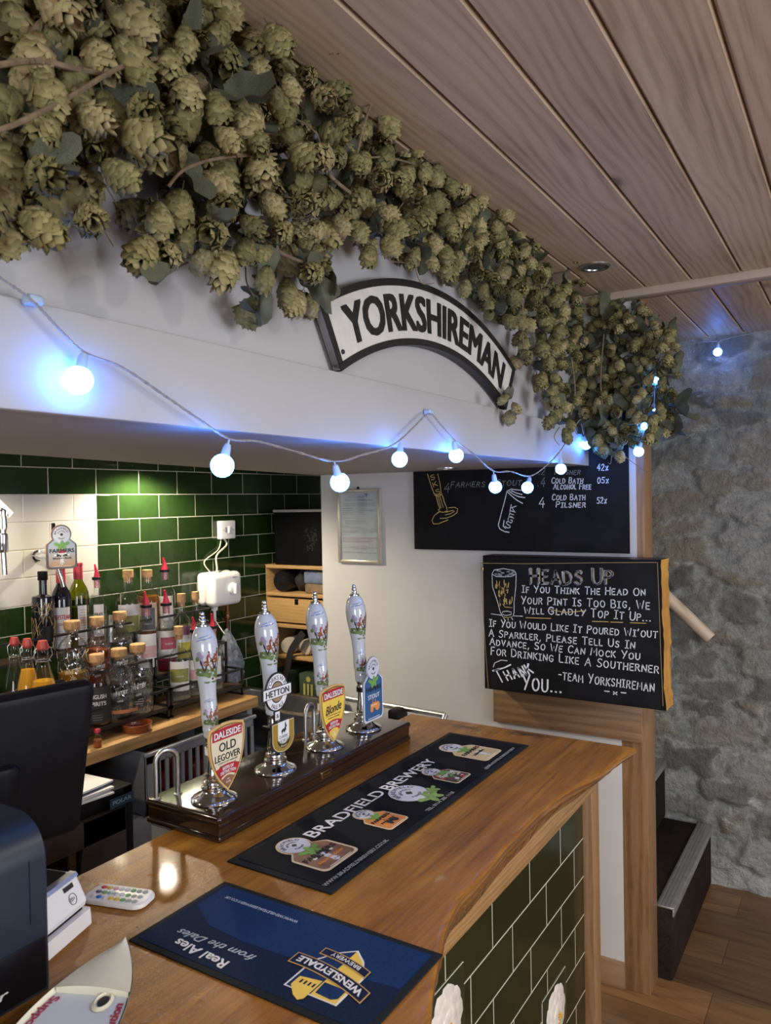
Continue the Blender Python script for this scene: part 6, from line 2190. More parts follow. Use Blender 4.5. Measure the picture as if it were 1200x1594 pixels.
for k in range(16):
    x, y = rz.uniform(108, 220), rz.uniform(102, 140)
    ribbon(m, [hq(x, y), hq(x + rz.uniform(8, 22), y + rz.uniform(-5, 5))], fh, .0045, 1, .0003, rz)
m.build('pint_drawing', [M_chalk, plain('hazy_chalk', (.30, .32, .35), .9, var=.3), M_chalkgold], hb_)
m = MB()
for u in (802, 956):
    q = at(u, 1080 if u < 900 else 1094, 1, YE - .022)
    m.box((q.x - .03, YE - .0235, z0 - .018), (q.x + .03, YE - .020, z0 + .001), bev=.0008)
    m.tube([(q.x - .03, YE - .024, z0 + .001), (q.x + .03, YE - .024, z0 + .001)], .0038, 8)
m.build('hinge', M_brass, hb_)
q = at(743, 885, 1, YH + .03)
MB().tube([(lx, YH + .03, q.z), (lx - .012, YH + .03, q.z)], .004, 10).lathe([(.0065, -.006), (.0065, .006)], 12, c=(lx - .012, YH + .03, q.z)).build('catch', M_brass, hb_)

# framed certificate
a, b = at(524, 762, 1, YE - .016), at(593, 878, 1, YE - .016)
x0, x1, z1, z0 = a.x, b.x, a.z, b.z
cf = thing('framed_certificate', 'small silver framed insurance notice hanging on the white wall', 'framed notice', ((x0 + x1) / 2, YE, z0))
m = MB()
fw = .013
for lo, hi in (((x0, z0), (x0 + fw, z1)), ((x1 - fw, z0), (x1, z1)), ((x0 + fw, z0), (x1 - fw, z0 + fw)), ((x0 + fw, z1 - fw), (x1 - fw, z1))):
    m.box((lo[0], YE - .016, lo[1]), (hi[0], YE - .001, hi[1]), bev=.0025)
m.build('frame', plain('champagne_metal', (.62, .57, .48), .3, .6), cf)
sh = MB().box((x0 + fw, YE - .008, z0 + fw), (x1 - fw, YE - .006, z1 - fw)).build('notice_sheet', plain('grey_white_paper', (.50, .51, .54), .6, var=.02), cf)
m = MB()
fcz = frame((0, YE - .0081, 0), (1, 0, 0), (0, 0, 1))
xc, wd, hg = (x0 + x1) / 2, (x1 - x0) - 2 * fw, z1 - z0 - 2 * fw
m.text('ACCELERANT', fcz, .0085, 0, 0, .0003, 'CENTER', width=wd * .44, warp=lambda x, y: (xc - .012 + x, z1 - fw - hg * .085 + y))
m.prism([(xc + wd * .12, z1 - fw - hg * .02), (xc + wd * .24, z1 - fw - hg * .035), (xc + wd * .21, z1 - fw - hg * .05), (xc + wd * .19, z1 - fw - hg * .085), (xc + wd * .17, z1 - fw - hg * .045)], fcz, 0, .0003, 0)
m.text('CERTIFICATE OF EMPLOYERS LIABILITY INSURANCE', fcz, .0045, 0, 0, .0003, 'CENTER', bold=.03, width=wd * .72, warp=lambda x, y: (xc + x, z1 - fw - hg * .125 + y))
rz = random.Random(2)
for k, (f0_, xs, w_, mi) in enumerate([(.17, .05, .9, 1), (.185, .05, .85, 1), (.20, .05, .88, 1), (.24, .05, .3, 0), (.27, .05, .26, 1), (.27, .5, .36, 1), (.30, .05, .42, 1), (.30, .5, .16, 1), (.33, .05, .34, 1), (.33, .5, .18, 1), (.38, .05, .36, 1), (.42, .12, .66, 1), (.435, .12, .6, 1), (.45, .12, .64, 1), (.47, .12, .62, 1), (.50, .05, .16, 1), (.52, .05, .5, 1), (.58, .05, .4, 1), (.60, .05, .36, 1), (.63, .05, .2, 1), (.67, .05, .92, 2), (.685, .05, .9, 1), (.70, .05, .5, 2), (.72, .05, .8, 1), (.735, .05, .7, 2), (.80, .25, .5, 1), (.82, .05, .9, 1), (.835, .3, .42, 1), (.88, .05, .5, 1), (.895, .05, .88, 1)]):
    zz = z1 - fw - hg * f0_
    xx = x0 + fw + wd * xs
    # tiny print: a row of short dashes
    e = xx + wd * w_
    while xx < e:
        l_ = rz.uniform(.003, .009)
        m.prism([(xx, zz - .0011), (min(xx + l_, e), zz - .0011), (min(xx + l_, e), zz + .0011), (xx, zz + .0011)], fcz, 0, .0003, mi)
        xx += l_ + .0015
m.build('notice_print', [M_blueprint, M_greyink, plain('rose_ink', (.42, .22, .24), .7)], sh)
MB().box((x0 + fw, YE - .0105, z0 + fw), (x1 - fw, YE - .0095, z1 - fw)).build('glazing', M_pane, cf)
MB().lathe([(.002, -.003), (.006, -.001), (.006, .002), (.002, .004)], 14, fn=Y3, c=(xc - .005, YE - .008, z1 + .004)).build('hanging_hook', M_black, cf)

# ------------------------------------------------------------------ arched name sign on the bulkhead
XS_ = -0.833
SY, SZ, R1, R2 = 1.577, 1.290, 0.936, 0.7975
fs_ = frame((XS_, SY, SZ), (0, 1, 0), (0, 0, 1))
sg = thing('arched_sign', 'arched white cast metal sign with raised black lettering on the fascia ledge', 'sign', (-0.845, SY, 1.985))


def arc_poly(ra, rb, half, n=40):
    return arcpts(0, 0, rb, PI / 2 + half, PI / 2 - half, n) + arcpts(0, 0, ra, PI / 2 - half, PI / 2 + half, n)


def arc_band(m, ra, rb, h0, h1, za, zb2, mi, n=48):
    vs = []
    for k in range(n + 1):
        a = PI / 2 - h0 - (h1 - h0) * k / n
        for r_, z_ in ((ra, za), (ra, zb2), (rb, zb2), (rb, za)):
            vs.append(fs_(r_ * math.cos(a), r_ * math.sin(a), z_))
    f_ = []
    for k in range(n):
        for i in range(4):
            j = (i + 1) % 4
            f_.append((4 * k + i, 4 * k + j, 4 * k + 4 + j, 4 * k + 4 + i))
    f_ += [(3, 2, 1, 0), (4 * n, 4 * n + 1, 4 * n + 2, 4 * n + 3)]
    m.add(vs, f_, mi)


M_signwhite = plain('chipped_white_enamel', (.72, .70, .66), .4, var=.06, scale=40)
M_signblack = plain('worn_black_paint', (.016, .015, .015), .45, var=.4, scale=60)
HA = math.radians(29.4)
m = MB()
arc_band(m, R2 + .003, R1 - .003, -HA, HA, -.016, -.0005, 0)
m.build('plate', M_signwhite, sg)
m = MB()
bw = .0145
arc_band(m, R1 - bw, R1, -HA, HA, -.018, .0020, 0)
arc_band(m, R2, R2 + bw, -HA, HA, -.018, .0020, 0)
arc_band(m, R2 + bw - .001, R1 - bw + .001, -HA, -HA + .0165, -.018, .0020, 0, 3)
arc_band(m, R2 + bw - .001, R1 - bw + .001, HA - .0165, HA, -.018, .0020, 0, 3)
m.build('raised_rim', M_signblack, sg)
m = MB()
RB = R2 + .0325
LH = R1 - R2 - .0605
vs_, _ = text_mesh('YORKSHIREMAN', 0.035)
wtx = .772
m.text('YORKSHIREMAN', fs_, LH, 0, -.0005, .0022, 'CENTER', bold=0.035, width=wtx, warp=lambda x, y: ((RB + y) * math.sin(x / (RB + LH * .55)), (RB + y) * math.cos(x / (RB + LH * .55))))
m.build('raised_lettering', M_signblack, sg)
for sgn in (-1, 1):
    m = MB()
    a = sgn * (HA - .03)
    m.ball(fs_((R2 + .03) * math.sin(a), (R2 + .03) * math.cos(a), -.0005), .005, 0, 2)
    m.build('fixing_screw', M_signblack, sg)

# ------------------------------------------------------------------ string lights
M_bulb = glow('blue_white_lit_globe', (0.05, 0.24, 1.0), 44.0)
M_cable = plain('clear_grey_cable', (.30, .28, .28), .4, var=.2, scale=200)
M_sock = plain('frosted_blue_cap', (.42, .55, .75), .35)


def light_string(name, label, cable, bulbs, group=None):
    th = thing(name, label, 'string lights', tuple(cable[0]), group)
    pts = smooth_path(cable, 7)
    m = MB()
    n = len(pts)
    for ph in (0, PI):
        tw_ = []
        d = 0
        for i, q in enumerate(pts):
            if i:
                d += (q - pts[i - 1]).length
            a = d * 420 + ph
            tw_.append(q + V3((.0011 * math.cos(a), 0, .0011 * math.sin(a))))
        m.tube(tw_, .0014, 5)
    m.build('cable', M_cable, th)
    for (j, c_, r_) in bulbs:
        j, c_ = V3(j), V3(c_)
        d = (c_ - j).normalized()
        s0, s1 = c_ - d * (r_ + .017), c_ - d * (r_ * .86)
        sk_ = MB().tube([j, s0], .0016, 6).tube([s0, s0 + d * .006, s1 - d * .004, s1], [.0045, .0062, .0068, .0085], 12).build('lamp_holder', M_sock, th)
        MB().ball(c_, r_, 0, 3).build('globe_bulb', M_bulb, th)
    return th


XB = -0.812
L_ = lambda u, v_, x=XB: at(u, v_, 0, x)
cab = [L_(-60, 395), L_(0, 432), L_(50, 468), L_(95, 515), L_(131, 548), L_(190, 572), L_(255, 615), L_(310, 653), L_(357, 683), L_(400, 687), L_(450, 700), L_(520, 718), L_(565, 708), L_(600, 698), L_(624, 684), L_(645, 664), L_(668, 644), L_(685, 660), L_(706, 684),
       L_(735, 705), L_(768, 733), L_(795, 734), L_(825, 741), L_(850, 725), L_(872, 702), L_(890, 672), L_(905, 652), L_(922, 655), at(950, 690, 1, 2.60), at(985, 672, 1, 2.6), at(1003, 668, 1, 2.60), at(1008, 640, 1, 2.62), at(1020, 600, 1, 2.64), at(1022, 560, 1, 2.66)]
bl_ = [(L_(131, 548), L_(122, 592), .0175), (L_(357, 683), L_(346, 725), .0175), (L_(520, 718), L_(529, 751), .0175), (L_(624, 684), L_(622, 715), .0165), (L_(706, 684), L_(710, 709), .0170), (L_(768, 733), L_(771, 758), .0165), (L_(825, 741), L_(821, 759), .0165), (L_(872, 702), L_(873, 730), .0170), (L_(905, 660), L_(912, 692), .0175),
       (at(1003, 668, 1, 2.60), at(994, 703, 1, 2.60), .0165), (at(1008, 640, 1, 2.62), at(1003, 664, 1, 2.60), .012), (at(1020, 600, 1, 2.64), at(1017, 640, 1, 2.62), .009), (at(1022, 560, 1, 2.66), at(1021, 592, 1, 2.63), .010)]
ls = light_string('string_lights', 'string of glowing blue white globe bulbs draped along the bulkhead over the bar', cab, bl_)
m = MB()
for q in (L_(52, 470, -.822), L_(668, 643, -.822)):
    m.box((q.x - .010, q.y - .010, q.z - .004), (q.x + .008, q.y + .010, q.z + .008), bev=.004, seg=3)
m.build('adhesive_hook', M_sock, ls)
K_ = lambda u, v_: at(u, v_, 1, 3.55)
light_string('string_lights', 'thin lit string with one blue bulb along the ceiling edge above the stone wall', [K_(1040, 541), K_(1080, 534), K_(1112, 531), K_(1118, 533), K_(1125, 529), K_(1165, 520), K_(1240, 508)], [(K_(1118, 533), K_(1117, 548), .0175)])

# ------------------------------------------------------------------ things on the near end of the bar
# till screen seen from behind
sc_ = thing('till_screen', 'black till screen seen from behind, at the left of the bar', 'screen', (-1.12, 0.62, ZB))
cA, cB = at(152, 1063, 0, -1.16), at(127, 1293, 0, -1.16)
m = MB()
ang = math.radians(8)
ey_ = V3((0.30, -0.95, 0)).normalized()        # along the screen, towards the camera side
up_ = (V3((0, 0, 1)) + V3((-0.20, -0.02, 0))).normalized()
tr_ = at(152, 1063, 0, -1.17)
br_ = at(127, 1293, 0, -1.10)
up_ = (tr_ - br_).normalized()
HS = (tr_ - br_).length
q0 = at(0, 1093, 2, tr_.z)
ey_ = (q0 - tr_).normalized()
_d = _F + (127 - 600) / F_PX * _R + (797 - 1293) / F_PX * _U
br_ = CAM + _d * ((tr_ - CAM).dot(ey_) / _d.dot(ey_))
up_ = (tr_ - br_).normalized()
HS = (tr_ - br_).length
WS = .36
n_ = up_.cross(ey_)
if n_.x < 0:
    n_ = -n_
fS = lambda x, y, z=0.0: br_ + ey_ * x + up_ * y + n_ * z


def slab(m, x0, x1, y0, y1, z0, z1, r, mi, k=5, edge=.012):
    """rounded slab in the screen's own frame, softened at its outer face"""
    def rr_poly(g):
        X0, X1, Y0, Y1 = x0 + g, x1 - g, y0 + g, y1 - g
        return arcpts(X1 - r, Y1 - r, r, 0, PI / 2, k) + arcpts(X0 + r, Y1 - r, r, PI / 2, PI, k) + arcpts(X0 + r, Y0 + r, r, PI, 1.5 * PI, k) + arcpts(X1 - r, Y0 + r, r, 1.5 * PI, 2 * PI, k)
    layers = [(0, z0), (0, z1 - edge), (edge * .3, z1 - edge * .3), (edge, z1)]
    P_ = [[fS(x, y, z) for x, y in rr_poly(g)] for g, z in layers]
    n = len(P_[0])
    vs = [q for L in P_ for q in L]
    f_ = [tuple(range(n))[::-1], tuple((len(layers) - 1) * n + k for k in range(n))]
    for l in range(len(layers) - 1):
        for i in range(n):
            f_.append((l * n + i, l * n + (i + 1) % n, (l + 1) * n + (i + 1) % n, (l + 1) * n + i))
    m.add(vs, f_, mi, True)


slab(m, 0, WS, 0, HS, -.028, .0, .014, 0)
m.build('screen_back', M_black, sc_)
m = MB()
slab(m, .125, .30, .03, HS * .60, -.002, .014, .02, 0)
m.build('electronics_hump', M_black, sc_)
m = MB()
slab(m, .004, WS - .004, .004, HS - .004, -.030, -.0285, .01, 0, edge=.0004)
m.build('display', plain('dark_display', (.01, .01, .012), .08), sc_)
m = MB()
base = fS(.18, .02, -.01)
m.tube([V3((base.x, base.y, base.z + .04)), V3((base.x - .005, base.y - .005, ZB + .03)), V3((base.x - .01, base.y - .01, ZB + .012))], [.022, .024, .03], 16)
m.box((base.x - .10, base.y - .10, ZB), (base.x + .07, base.y + .08, ZB + .014), bev=.006)
m.build('stand', M_black, sc_)

# receipt printer at the lower left
pr_ = thing('receipt_printer', 'black rounded receipt printer at the lower left corner of the bar', 'printer', (-1.02, 0.56, ZB))
XPf = -0.955
qa, qb = at(76, 1400, 0, XPf), at(40, 1283, 0, XPf)
yR = qa.y
zT = at(0, 1279, 0, XPf - .03).z
m = MB()
fP = frame((XPf, yR, ZB), (0, -1, 0), (0, 0, 1))
Wd = .16
# cross-section seen from the bar's end: rounded back top, then extruded across
sec = [(0, 0), (-.185, 0), (-.185, zT - ZB - .03)] + [(-.165 - .02 * math.cos(a), zT - ZB - .03 + .025 * math.sin(a)) for a in [PI / 8 * k for k in range(1, 5)]] + [(-.055 + .055 * math.sin(a), zT - ZB - .060 + .055 * math.cos(a)) for a in [PI / 16 * k for k in range(0, 9)]]
sec = [(x, z) for x, z in sec]
ys_ = [yR, yR - .004, yR - Wd + .004, yR - Wd]
inset = [.004, 0, 0, .004]
vs = []
cx_, cz_ = -.09, (zT - ZB) / 2
for y, g in zip(ys_, inset):
    for x, z in sec:
        k = 1 - g / .09
        vs.append((XPf + cx_ + (x - cx_) * k, y, ZB + max(0, cz_ + (z - cz_) * k)))
n = len(sec)
f_ = [tuple(range(n))[::-1], tuple(3 * n + k for k in range(n))]
for l in range(3):
    for i in range(n):
        f_.append((l * n + i, l * n + (i + 1) % n, (l + 1) * n + (i + 1) % n, (l + 1) * n + i))
m.add(vs, [tuple(reversed(q)) for q in f_], 0, True)
m.build('housing', M_navyplastic, pr_)
m = MB()
m.box((XPf - .012, yR - Wd + .006, ZB + .003), (XPf + .0015, yR - .006, ZB + .075), bev=.003)
m.build('front_panel', M_black, pr_)
m = MB()
q = at(13, 1552, 0, XPf + .0016)
fl_ = frame(q, (0, 1, 0), (0, 0, 1))
m.text('star', fl_, .012, 0, 0, .0006, 'RIGHT', bold=.02, shear=.2, width=.05)
m.build('maker_mark', M_printwhite, pr_)
m = MB()
for x, y0_, y1_, z_ in ((XPf + .0005, yR - .028, yR - .027, 0),):
    m.box((XPf - .003, yR - .0285, ZB + .10), (XPf + .0006, yR - .0275, zT - .055))
m.build('lid_seam', M_black, pr_)

# white card reader
rd = thing('card_reader', 'white countertop card reader beside the printer with contactless symbol', 'card reader', (-1.06, 0.72, ZB))
A0, A1 = at(75, 1497, 2, ZB), at(140, 1440, 2, ZB)     # front foot edge, near and far
ex_ = (A1 - A0).normalized()
ey2 = V3((-ex_.y, ex_.x, 0))
if ey2.x > 0:
    ey2 = -ey2
Wr = (A1 - A0).length + .03
fR = lambda x, y, z=0.0: A1 - ex_ * x + ey2 * y + V3((0, 0, z))


def wedge(m, sec, x0, x1, mi, r=.004):
    n = len(sec)
    cy, cz = sum(p[0] for p in sec) / n, sum(p[1] for p in sec) / n
    vs = []
    for x, k in ((x0, .94), (x0 + r, 1), (x1 - r, 1), (x1, .94)):
        vs += [fR(x, cy + (y - cy) * k, max(.0002, cz + (z - cz) * k)) for y, z in sec]
    f_ = [tuple(range(n)), tuple(3 * n + k for k in range(n))[::-1]]
    for l in range(3):
        for i in range(n):
            f_.append((l * n + i, (l + 1) * n + i, (l + 1) * n + (i + 1) % n, l * n + (i + 1) % n))
    m.add(vs, f_, mi)


m = MB()
wedge(m, [(0, 0), (.11, 0), (.11, .028), (.05, .031), (-.004, .030), (-.006, .006)], 0, Wr, 0)
m.build('base', M_white, rd)
m = MB()
wedge(m, [(.002, .037), (.100, .037), (.100, .086), (.020, .084), (.000, .044)], .004, Wr - .004, 0)
m.build('reader_body', M_white, rd)
m = MB()
dv = V3((0, .020, .040)).normalized()          # slope of the front face, in (y, z)
fF = lambda x, y, z=0.0: fR(x, dv.y * y - z * dv.z, .044 + dv.z * y + z * dv.y)
xm = .032
m.prism([(xm - .011, .029), (xm + .011, .029), (xm + .011, .036), (xm - .011, .036)], fF, .0006, .0012, 0)
ring = arcpts(xm, .0145, .0085, 0, 2 * PI, 24)
rin = arcpts(xm, .0145, .0078, 0, 2 * PI, 24)
for k in range(24):
    m.prism([ring[k], ring[k + 1], rin[k + 1], rin[k]], fF, .0006, .001, 0)
for j in range(4):
    o_ = arcpts(xm - .005 + j * .0022, .0145, .0024 + .0008 * j, -.9, .9, 6)
    i_ = arcpts(xm - .005 + j * .0022, .0145, .0017 + .0008 * j, -.9, .9, 6)
    for k in range(6):
        m.prism([o_[k], o_[k + 1], i_[k + 1], i_[k]], fF, .0006, .001, 0)
m.build('contactless_mark', M_ink, rd)
m = MB()
wedge(m, [(.0165, .0800), (.0200, .0845), (.030, .0850), (.030, .0862), (.0190, .0858), (.0150, .0810)], .005, Wr - .005, 0)
m.build('silver_bezel', M_alu, rd)
m = MB()
wedge(m, [(.032, .0840), (.095, .0855), (.095, .0872), (.032, .0857)], .010, Wr - .010, 0)
m.build('reader_screen', plain('dark_reader_screen', (.02, .018, .012), .08), rd)
m = MB()
wedge(m, [(.006, .0295), (.095, .0275), (.095, .038), (.006, .038)], .006, Wr - .006, 0)
m.build('card_slot', M_black, rd)

# light remote control
rc = thing('remote_control', 'white remote control with rows of coloured buttons lying on the bar', 'remote control', tuple(at(184, 1394, 2, ZB)))
A, B, C_, D = at(131, 1395, 2, ZB + .008), at(150, 1379, 2, ZB + .008), at(238, 1388, 2, ZB + .008), at(226, 1411, 2, ZB + .008)
ctr = (A + B + C_ + D) / 4
e1 = ((C_ + D) / 2 - (A + B) / 2)
Lr = e1.length * 1.02
e1 = e1.normalized()
e2 = V3((-e1.y, e1.x, 0))
Wr2 = .056
fC = frame((ctr.x, ctr.y, ZB), e1, e2)
m = MB()


def rrect(w, h, r, k=6):
    return arcpts(w / 2 - r, h / 2 - r, r, 0, PI / 2, k) + arcpts(-w / 2 + r, h / 2 - r, r, PI / 2, PI, k) + arcpts(-w / 2 + r, -h / 2 + r, r, PI, 1.5 * PI, k) + arcpts(w / 2 - r, -h / 2 + r, r, 1.5 * PI, 2 * PI, k)


lay = [(.92, .0003), (1.0, .002), (1.0, .006), (.965, .0085), (.93, .009)]
base = rrect(Lr, Wr2, .018)
vs = [fC(x * k, y * k, z) for k, z in lay for x, y in base]
n = len(base)
f_ = [tuple(range(n))[::-1], tuple((len(lay) - 1) * n + k for k in range(n))]
for l in range(len(lay) - 1):
    for i in range(n):
        f_.append((l * n + i, l * n + (i + 1) % n, (l + 1) * n + (i + 1) % n, (l + 1) * n + i))
m.add(vs, f_, 0, True)
m.build('body', M_white, rc)
bcols = {'r': (.55, .04, .04), 'y': (.65, .50, .08), 'p': (.60, .30, .32), 'w': (.55, .57, .58), 'g': (.16, .35, .12), 'd': (.10, .10, .16), 'b': (.03, .12, .45), 't': (.30, .42, .40), 'o': (.60, .42, .08), 'k': (.30, .33, .32)}
bm_ = {k: plain('button_' + {'r': 'red', 'y': 'yellow', 'p': 'pink', 'w': 'white', 'g': 'green', 'd': 'dark', 'b': 'blue', 't': 'teal', 'o': 'amber', 'k': 'grey'}[k], v_, .3) for k, v_ in bcols.items()}
for r_, rowc in enumerate(('rypwwgkk', 'dgtwwgkk', 'wbwoogkk')):
    for c_, ch in enumerate(rowc):
        x = -Lr / 2 + .018 + c_ * (Lr - .036) / 7
        y = .0155 - r_ * .0155
        MB().lathe([(.0048, .0085), (.0046, .0105), (.003, .0113), (0, .0114)], 14, fn=lambda q: fC(x + q.x, y + q.y, q.z)).build('button', bm_[ch], rc)

# lifeboat-shaped collecting box
bo = thing('collecting_box', 'cream boat shaped charity collecting box with red lettering on its deck', 'collecting box', (-0.82, 0.56, ZB))
ZBo = ZB + .055
bw_ = at(196, 1463, 2, ZBo + .022)
bw_.z = ZBo
gl_, gr_ = at(60, 1562, 2, ZBo), at(206, 1532, 2, ZBo)
ax = ((at(48, 1594, 2, ZBo) + at(178, 1594, 2, ZBo)) / 2 - bw_)
ax.z = 0
ax = ax.normalized()
rt = V3((-ax.y, ax.x, 0))
if rt.x < 0:
    rt = -rt
LB, HB = .30, .061


def bhw(t_):
    return HB * (1 - (1 - min(t_ * 1.0 / .58, 1)) ** 2.3) * (1 - .25 * max(0, (t_ - .6) / .4) ** 2)


secs = 26
vs = []
SECT = [(0, 0.02, .72), (.55, 0.02, .74), (.80, .35, .86), (.97, .85, .98), (1, 1, 1)]
for k in range(secs + 1):
    t_ = k / secs
    hw = bhw(t_) + .0008
    sheer = .022 * (1 - t_) ** 2.2
    rake = .012 * (1 - t_)
    for sgn in (-1, 1):
        for (w_, h_, l_) in (SECT[::-1] if sgn < 0 else SECT):
            q = bw_ + ax * (LB * t_ + (1 - h_) * rake) + rt * (sgn * hw * w_ * (0.55 + .45 * h_ if h_ < 1 else 1))
            vs.append((q.x, q.y, ZB + .001 + (ZBo - ZB + sheer) * h_))
ns = 10
m = MB()
f_ = []
for k in range(secs):
    for i in range(ns - 1):
        f_.append((k * ns + i, (k + 1) * ns + i, (k + 1) * ns + i + 1, k * ns + i + 1))
m.add(vs, f_, 0, True)
m.add([vs[i] for i in range(ns)], [tuple(range(ns))], 0)
m.add([vs[secs * ns + i] for i in range(ns)], [tuple(range(ns))[::-1]], 0)
m.build('hull', M_cream, bo)
# raised foredeck, then the flat printed deck card behind it
def deck_strip(m, t0, t1, dz0, dz1, mi, nn=12, shrink=.955, crown=0.0):
    vs = []
    for k in range(nn + 1):
        t_ = t0 + (t1 - t0) * k / nn
        z = ZBo + (dz0 + (dz1 - dz0) * k / nn) + .022 * (1 - t_) ** 2.2
        for j in range(7):
            s = -1 + 2 * j / 6
            q = bw_ + ax * (LB * t_) + rt * (s * bhw(t_) * shrink)
            vs.append((q.x, q.y, z + crown * (1 - s * s)))
    m.add(vs, [(k * 7 + j, k * 7 + j + 1, (k + 1) * 7 + j + 1, (k + 1) * 7 + j) for k in range(nn) for j in range(6)], mi, True)


m = MB()
deck_strip(m, .0, .30, .001, .002, 0, crown=.004, shrink=.99)
vs = []
for j in range(13):
    s = -1 + 2 * j / 12
    tt = .30
    q = bw_ + ax * (LB * tt) + rt * (s * bhw(.30) * .95)
    ztop = ZBo + .002 + .022 * .7 ** 2.2 + .004 * (1 - s * s)
    vs += [(q.x, q.y, ztop), (q.x, q.y, ztop - .013)]
m.add(vs, [(2 * j, 2 * j + 1, 2 * j + 3, 2 * j + 2) for j in range(12)], 0, True)
m.build('foredeck', M_cream, bo)
m = MB()
deck_strip(m, .30, 1.0, -.0045, -.004, 0, shrink=.93)
dk = m.build('deck_card', plain('pale_blue_card', (.60, .66, .72), .5, var=.02), bo)
zd = lambda t_: ZBo - .0042 + .022 * (1 - min(max(t_, 0), 1)) ** 2.2


def fB(along, across, z=0.0):
    q = bw_ + ax * along + rt * across
    return V3((q.x, q.y, zd(along / LB) + .0006 + z))


m = MB()
# left edge: reads away from the bow; right edge: reads towards it; tops face inwards
m.text('Supported by voluntary', lambda x, y, z: fB(x, y, z), .0115, 0, 0, .0004, bold=.03, width=.185, warp=lambda x, y: (.098 + x, -bhw((.098 + x) / LB) * .90 + y))
M_claret = plain('claret_print', (.36, .03, .08), .5)
m.build('red_lettering', M_claret, dk)
m = MB()
m.text('National Lifeboat Institution', lambda x, y, z: fB(x, y, z), .0115, 0, 0, .0004, 'RIGHT', bold=.03, width=.20, warp=lambda x, y: (.102 - x, bhw((.102 - x) / LB) * .88 - y))
m.build('red_lettering', M_claret, dk)
m = MB()
_q = at(160, 1562, 2, ZBo + .004) - bw_
cc_ = (_q.dot(ax), _q.dot(rt) / .6)
ring_o, ring_i = arcpts(cc_[0], cc_[1] * .6, .0165, 0, 2 * PI, 26, .0125), arcpts(cc_[0], cc_[1] * .6, .0125, 0, 2 * PI, 26, .009)
vs = [fB(x, y, .0008) for x, y in ring_o] + [fB(x, y, .0035) for x, y in ring_i] + [fB(x, y, -.010) for x, y in arcpts(cc_[0] + .002, cc_[1] * .6, .009, 0, 2 * PI, 26, .006)]
m.add(vs, [(k, k + 1, 27 + k + 1, 27 + k) for k in range(26)] + [(27 + k, 28 + k, 55 + k, 54 + k) for k in range(26)], 0, True)
m.build('coin_funnel', M_cream, bo)
m = MB()
m.prism(arcpts(cc_[0] - .001, cc_[1] * .6, .0085, 0, 2 * PI, 20, .0065)[:-1], fB, .0002, .0009, 0)
m.build('coin_slot', M_ink, bo)

# ================================================================== dried hops along the bulkhead
def hop_material():
    t = NT('dried_hop')
    oi = t.n('ShaderNodeObjectInfo')
    gm = t.n('ShaderNodeNewGeometry')
    v = t.coord()
    r = t.math('ADD', t.math('MULTIPLY', oi.outputs['Random'], .62), t.math('MULTIPLY', gm.outputs['Random Per Island'], .38))
    c = t.ramp(r, [(.10, (0.14, 0.135, 0.055)), (.35, (0.24, 0.215, 0.088)), (.62, (0.36, 0.31, 0.14)), (.84, (0.48, 0.40, 0.21)), (.97, (0.29, 0.17, 0.085))])
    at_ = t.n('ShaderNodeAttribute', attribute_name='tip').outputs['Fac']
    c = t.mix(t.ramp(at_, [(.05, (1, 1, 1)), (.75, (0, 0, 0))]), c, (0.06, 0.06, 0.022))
    n = t.noise(v, 90, 3)
    c = t.mix(.35, c, t.ramp(n, [(.3, (.35, .34, .25)), (.7, (1, 1, 1))]), 'MULTIPLY')
    t.col(c)
    t.set(Roughness=.65)
    t.b.inputs['Specular IOR Level'].default_value = .25
    return t.m


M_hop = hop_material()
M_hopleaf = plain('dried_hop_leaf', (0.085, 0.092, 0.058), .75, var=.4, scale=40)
M_bine = plain('dried_hop_bine', (0.20, 0.14, 0.085), .8, var=.3, scale=60)


def cone_shape(seed):
    rz = random.Random(seed)
    L, R = 1.0, .345 * rz.uniform(.9, 1.15)
    vs, fs, tip = [], [], []
    W_ = 9
    for w in range(W_):
        t_ = w / (W_ - 1)
        rr = R * math.sin(PI * (.17 + .70 * t_)) ** .8
        nb = 6 if w < W_ - 2 else 4
        for b in range(nb):
            a = 2 * PI * (b + .5 * (w % 2)) / nb + rz.uniform(-.22, .22)
            ln = .32 * rz.uniform(.85, 1.25)
            wd = rr * rz.uniform(.58, .74) + .03
            flare = rz.uniform(.02, .30) * (1.25 - .6 * t_)
            tw = rz.uniform(-.25, .25)
            base = len(vs)
            for i, (tt, wk, out) in enumerate(((0, .40, .50), (.34, 1.0, .96), (.72, .86, 1.04 + flare * .6), (1.08, .10, 1.0 + flare * 1.5))):
                z = -(t_ * .78 * L + ln * tt) + .02
                for j, s in enumerate((-1, 0, 1)):
                    aa = a + tw * tt * .4
                    ca, sa = math.cos(aa), math.sin(aa)
                    ro = rr * out * (1 - .22 * abs(s)) + (.03 if s == 0 else -.01 + .03 * rz.random())
                    x, y = ro, s * wd * wk
                    vs.append((x * ca - y * sa, x * sa + y * ca, z))
                    tip.append(min(1.0, tt * .8 + .25 * abs(s)))
            for i in range(3):
                for j in range(2):
                    q = base + i * 3 + j
                    fs.append((q, q + 3, q + 4, q + 1))
    # little stalk
    k0 = len(vs)
    for z, r_ in ((.26, .012), (-.12, .022)):
        for k in range(5):
            a = 2 * PI * k / 5
            vs.append((r_ * math.cos(a), r_ * math.sin(a), z))
            tip.append(.2)
    for k in range(5):
        fs.append((k0 + k, k0 + (k + 1) % 5, k0 + 5 + (k + 1) % 5, k0 + 5 + k))
    return np.array(vs), fs, np.array(tip, dtype=np.float32)


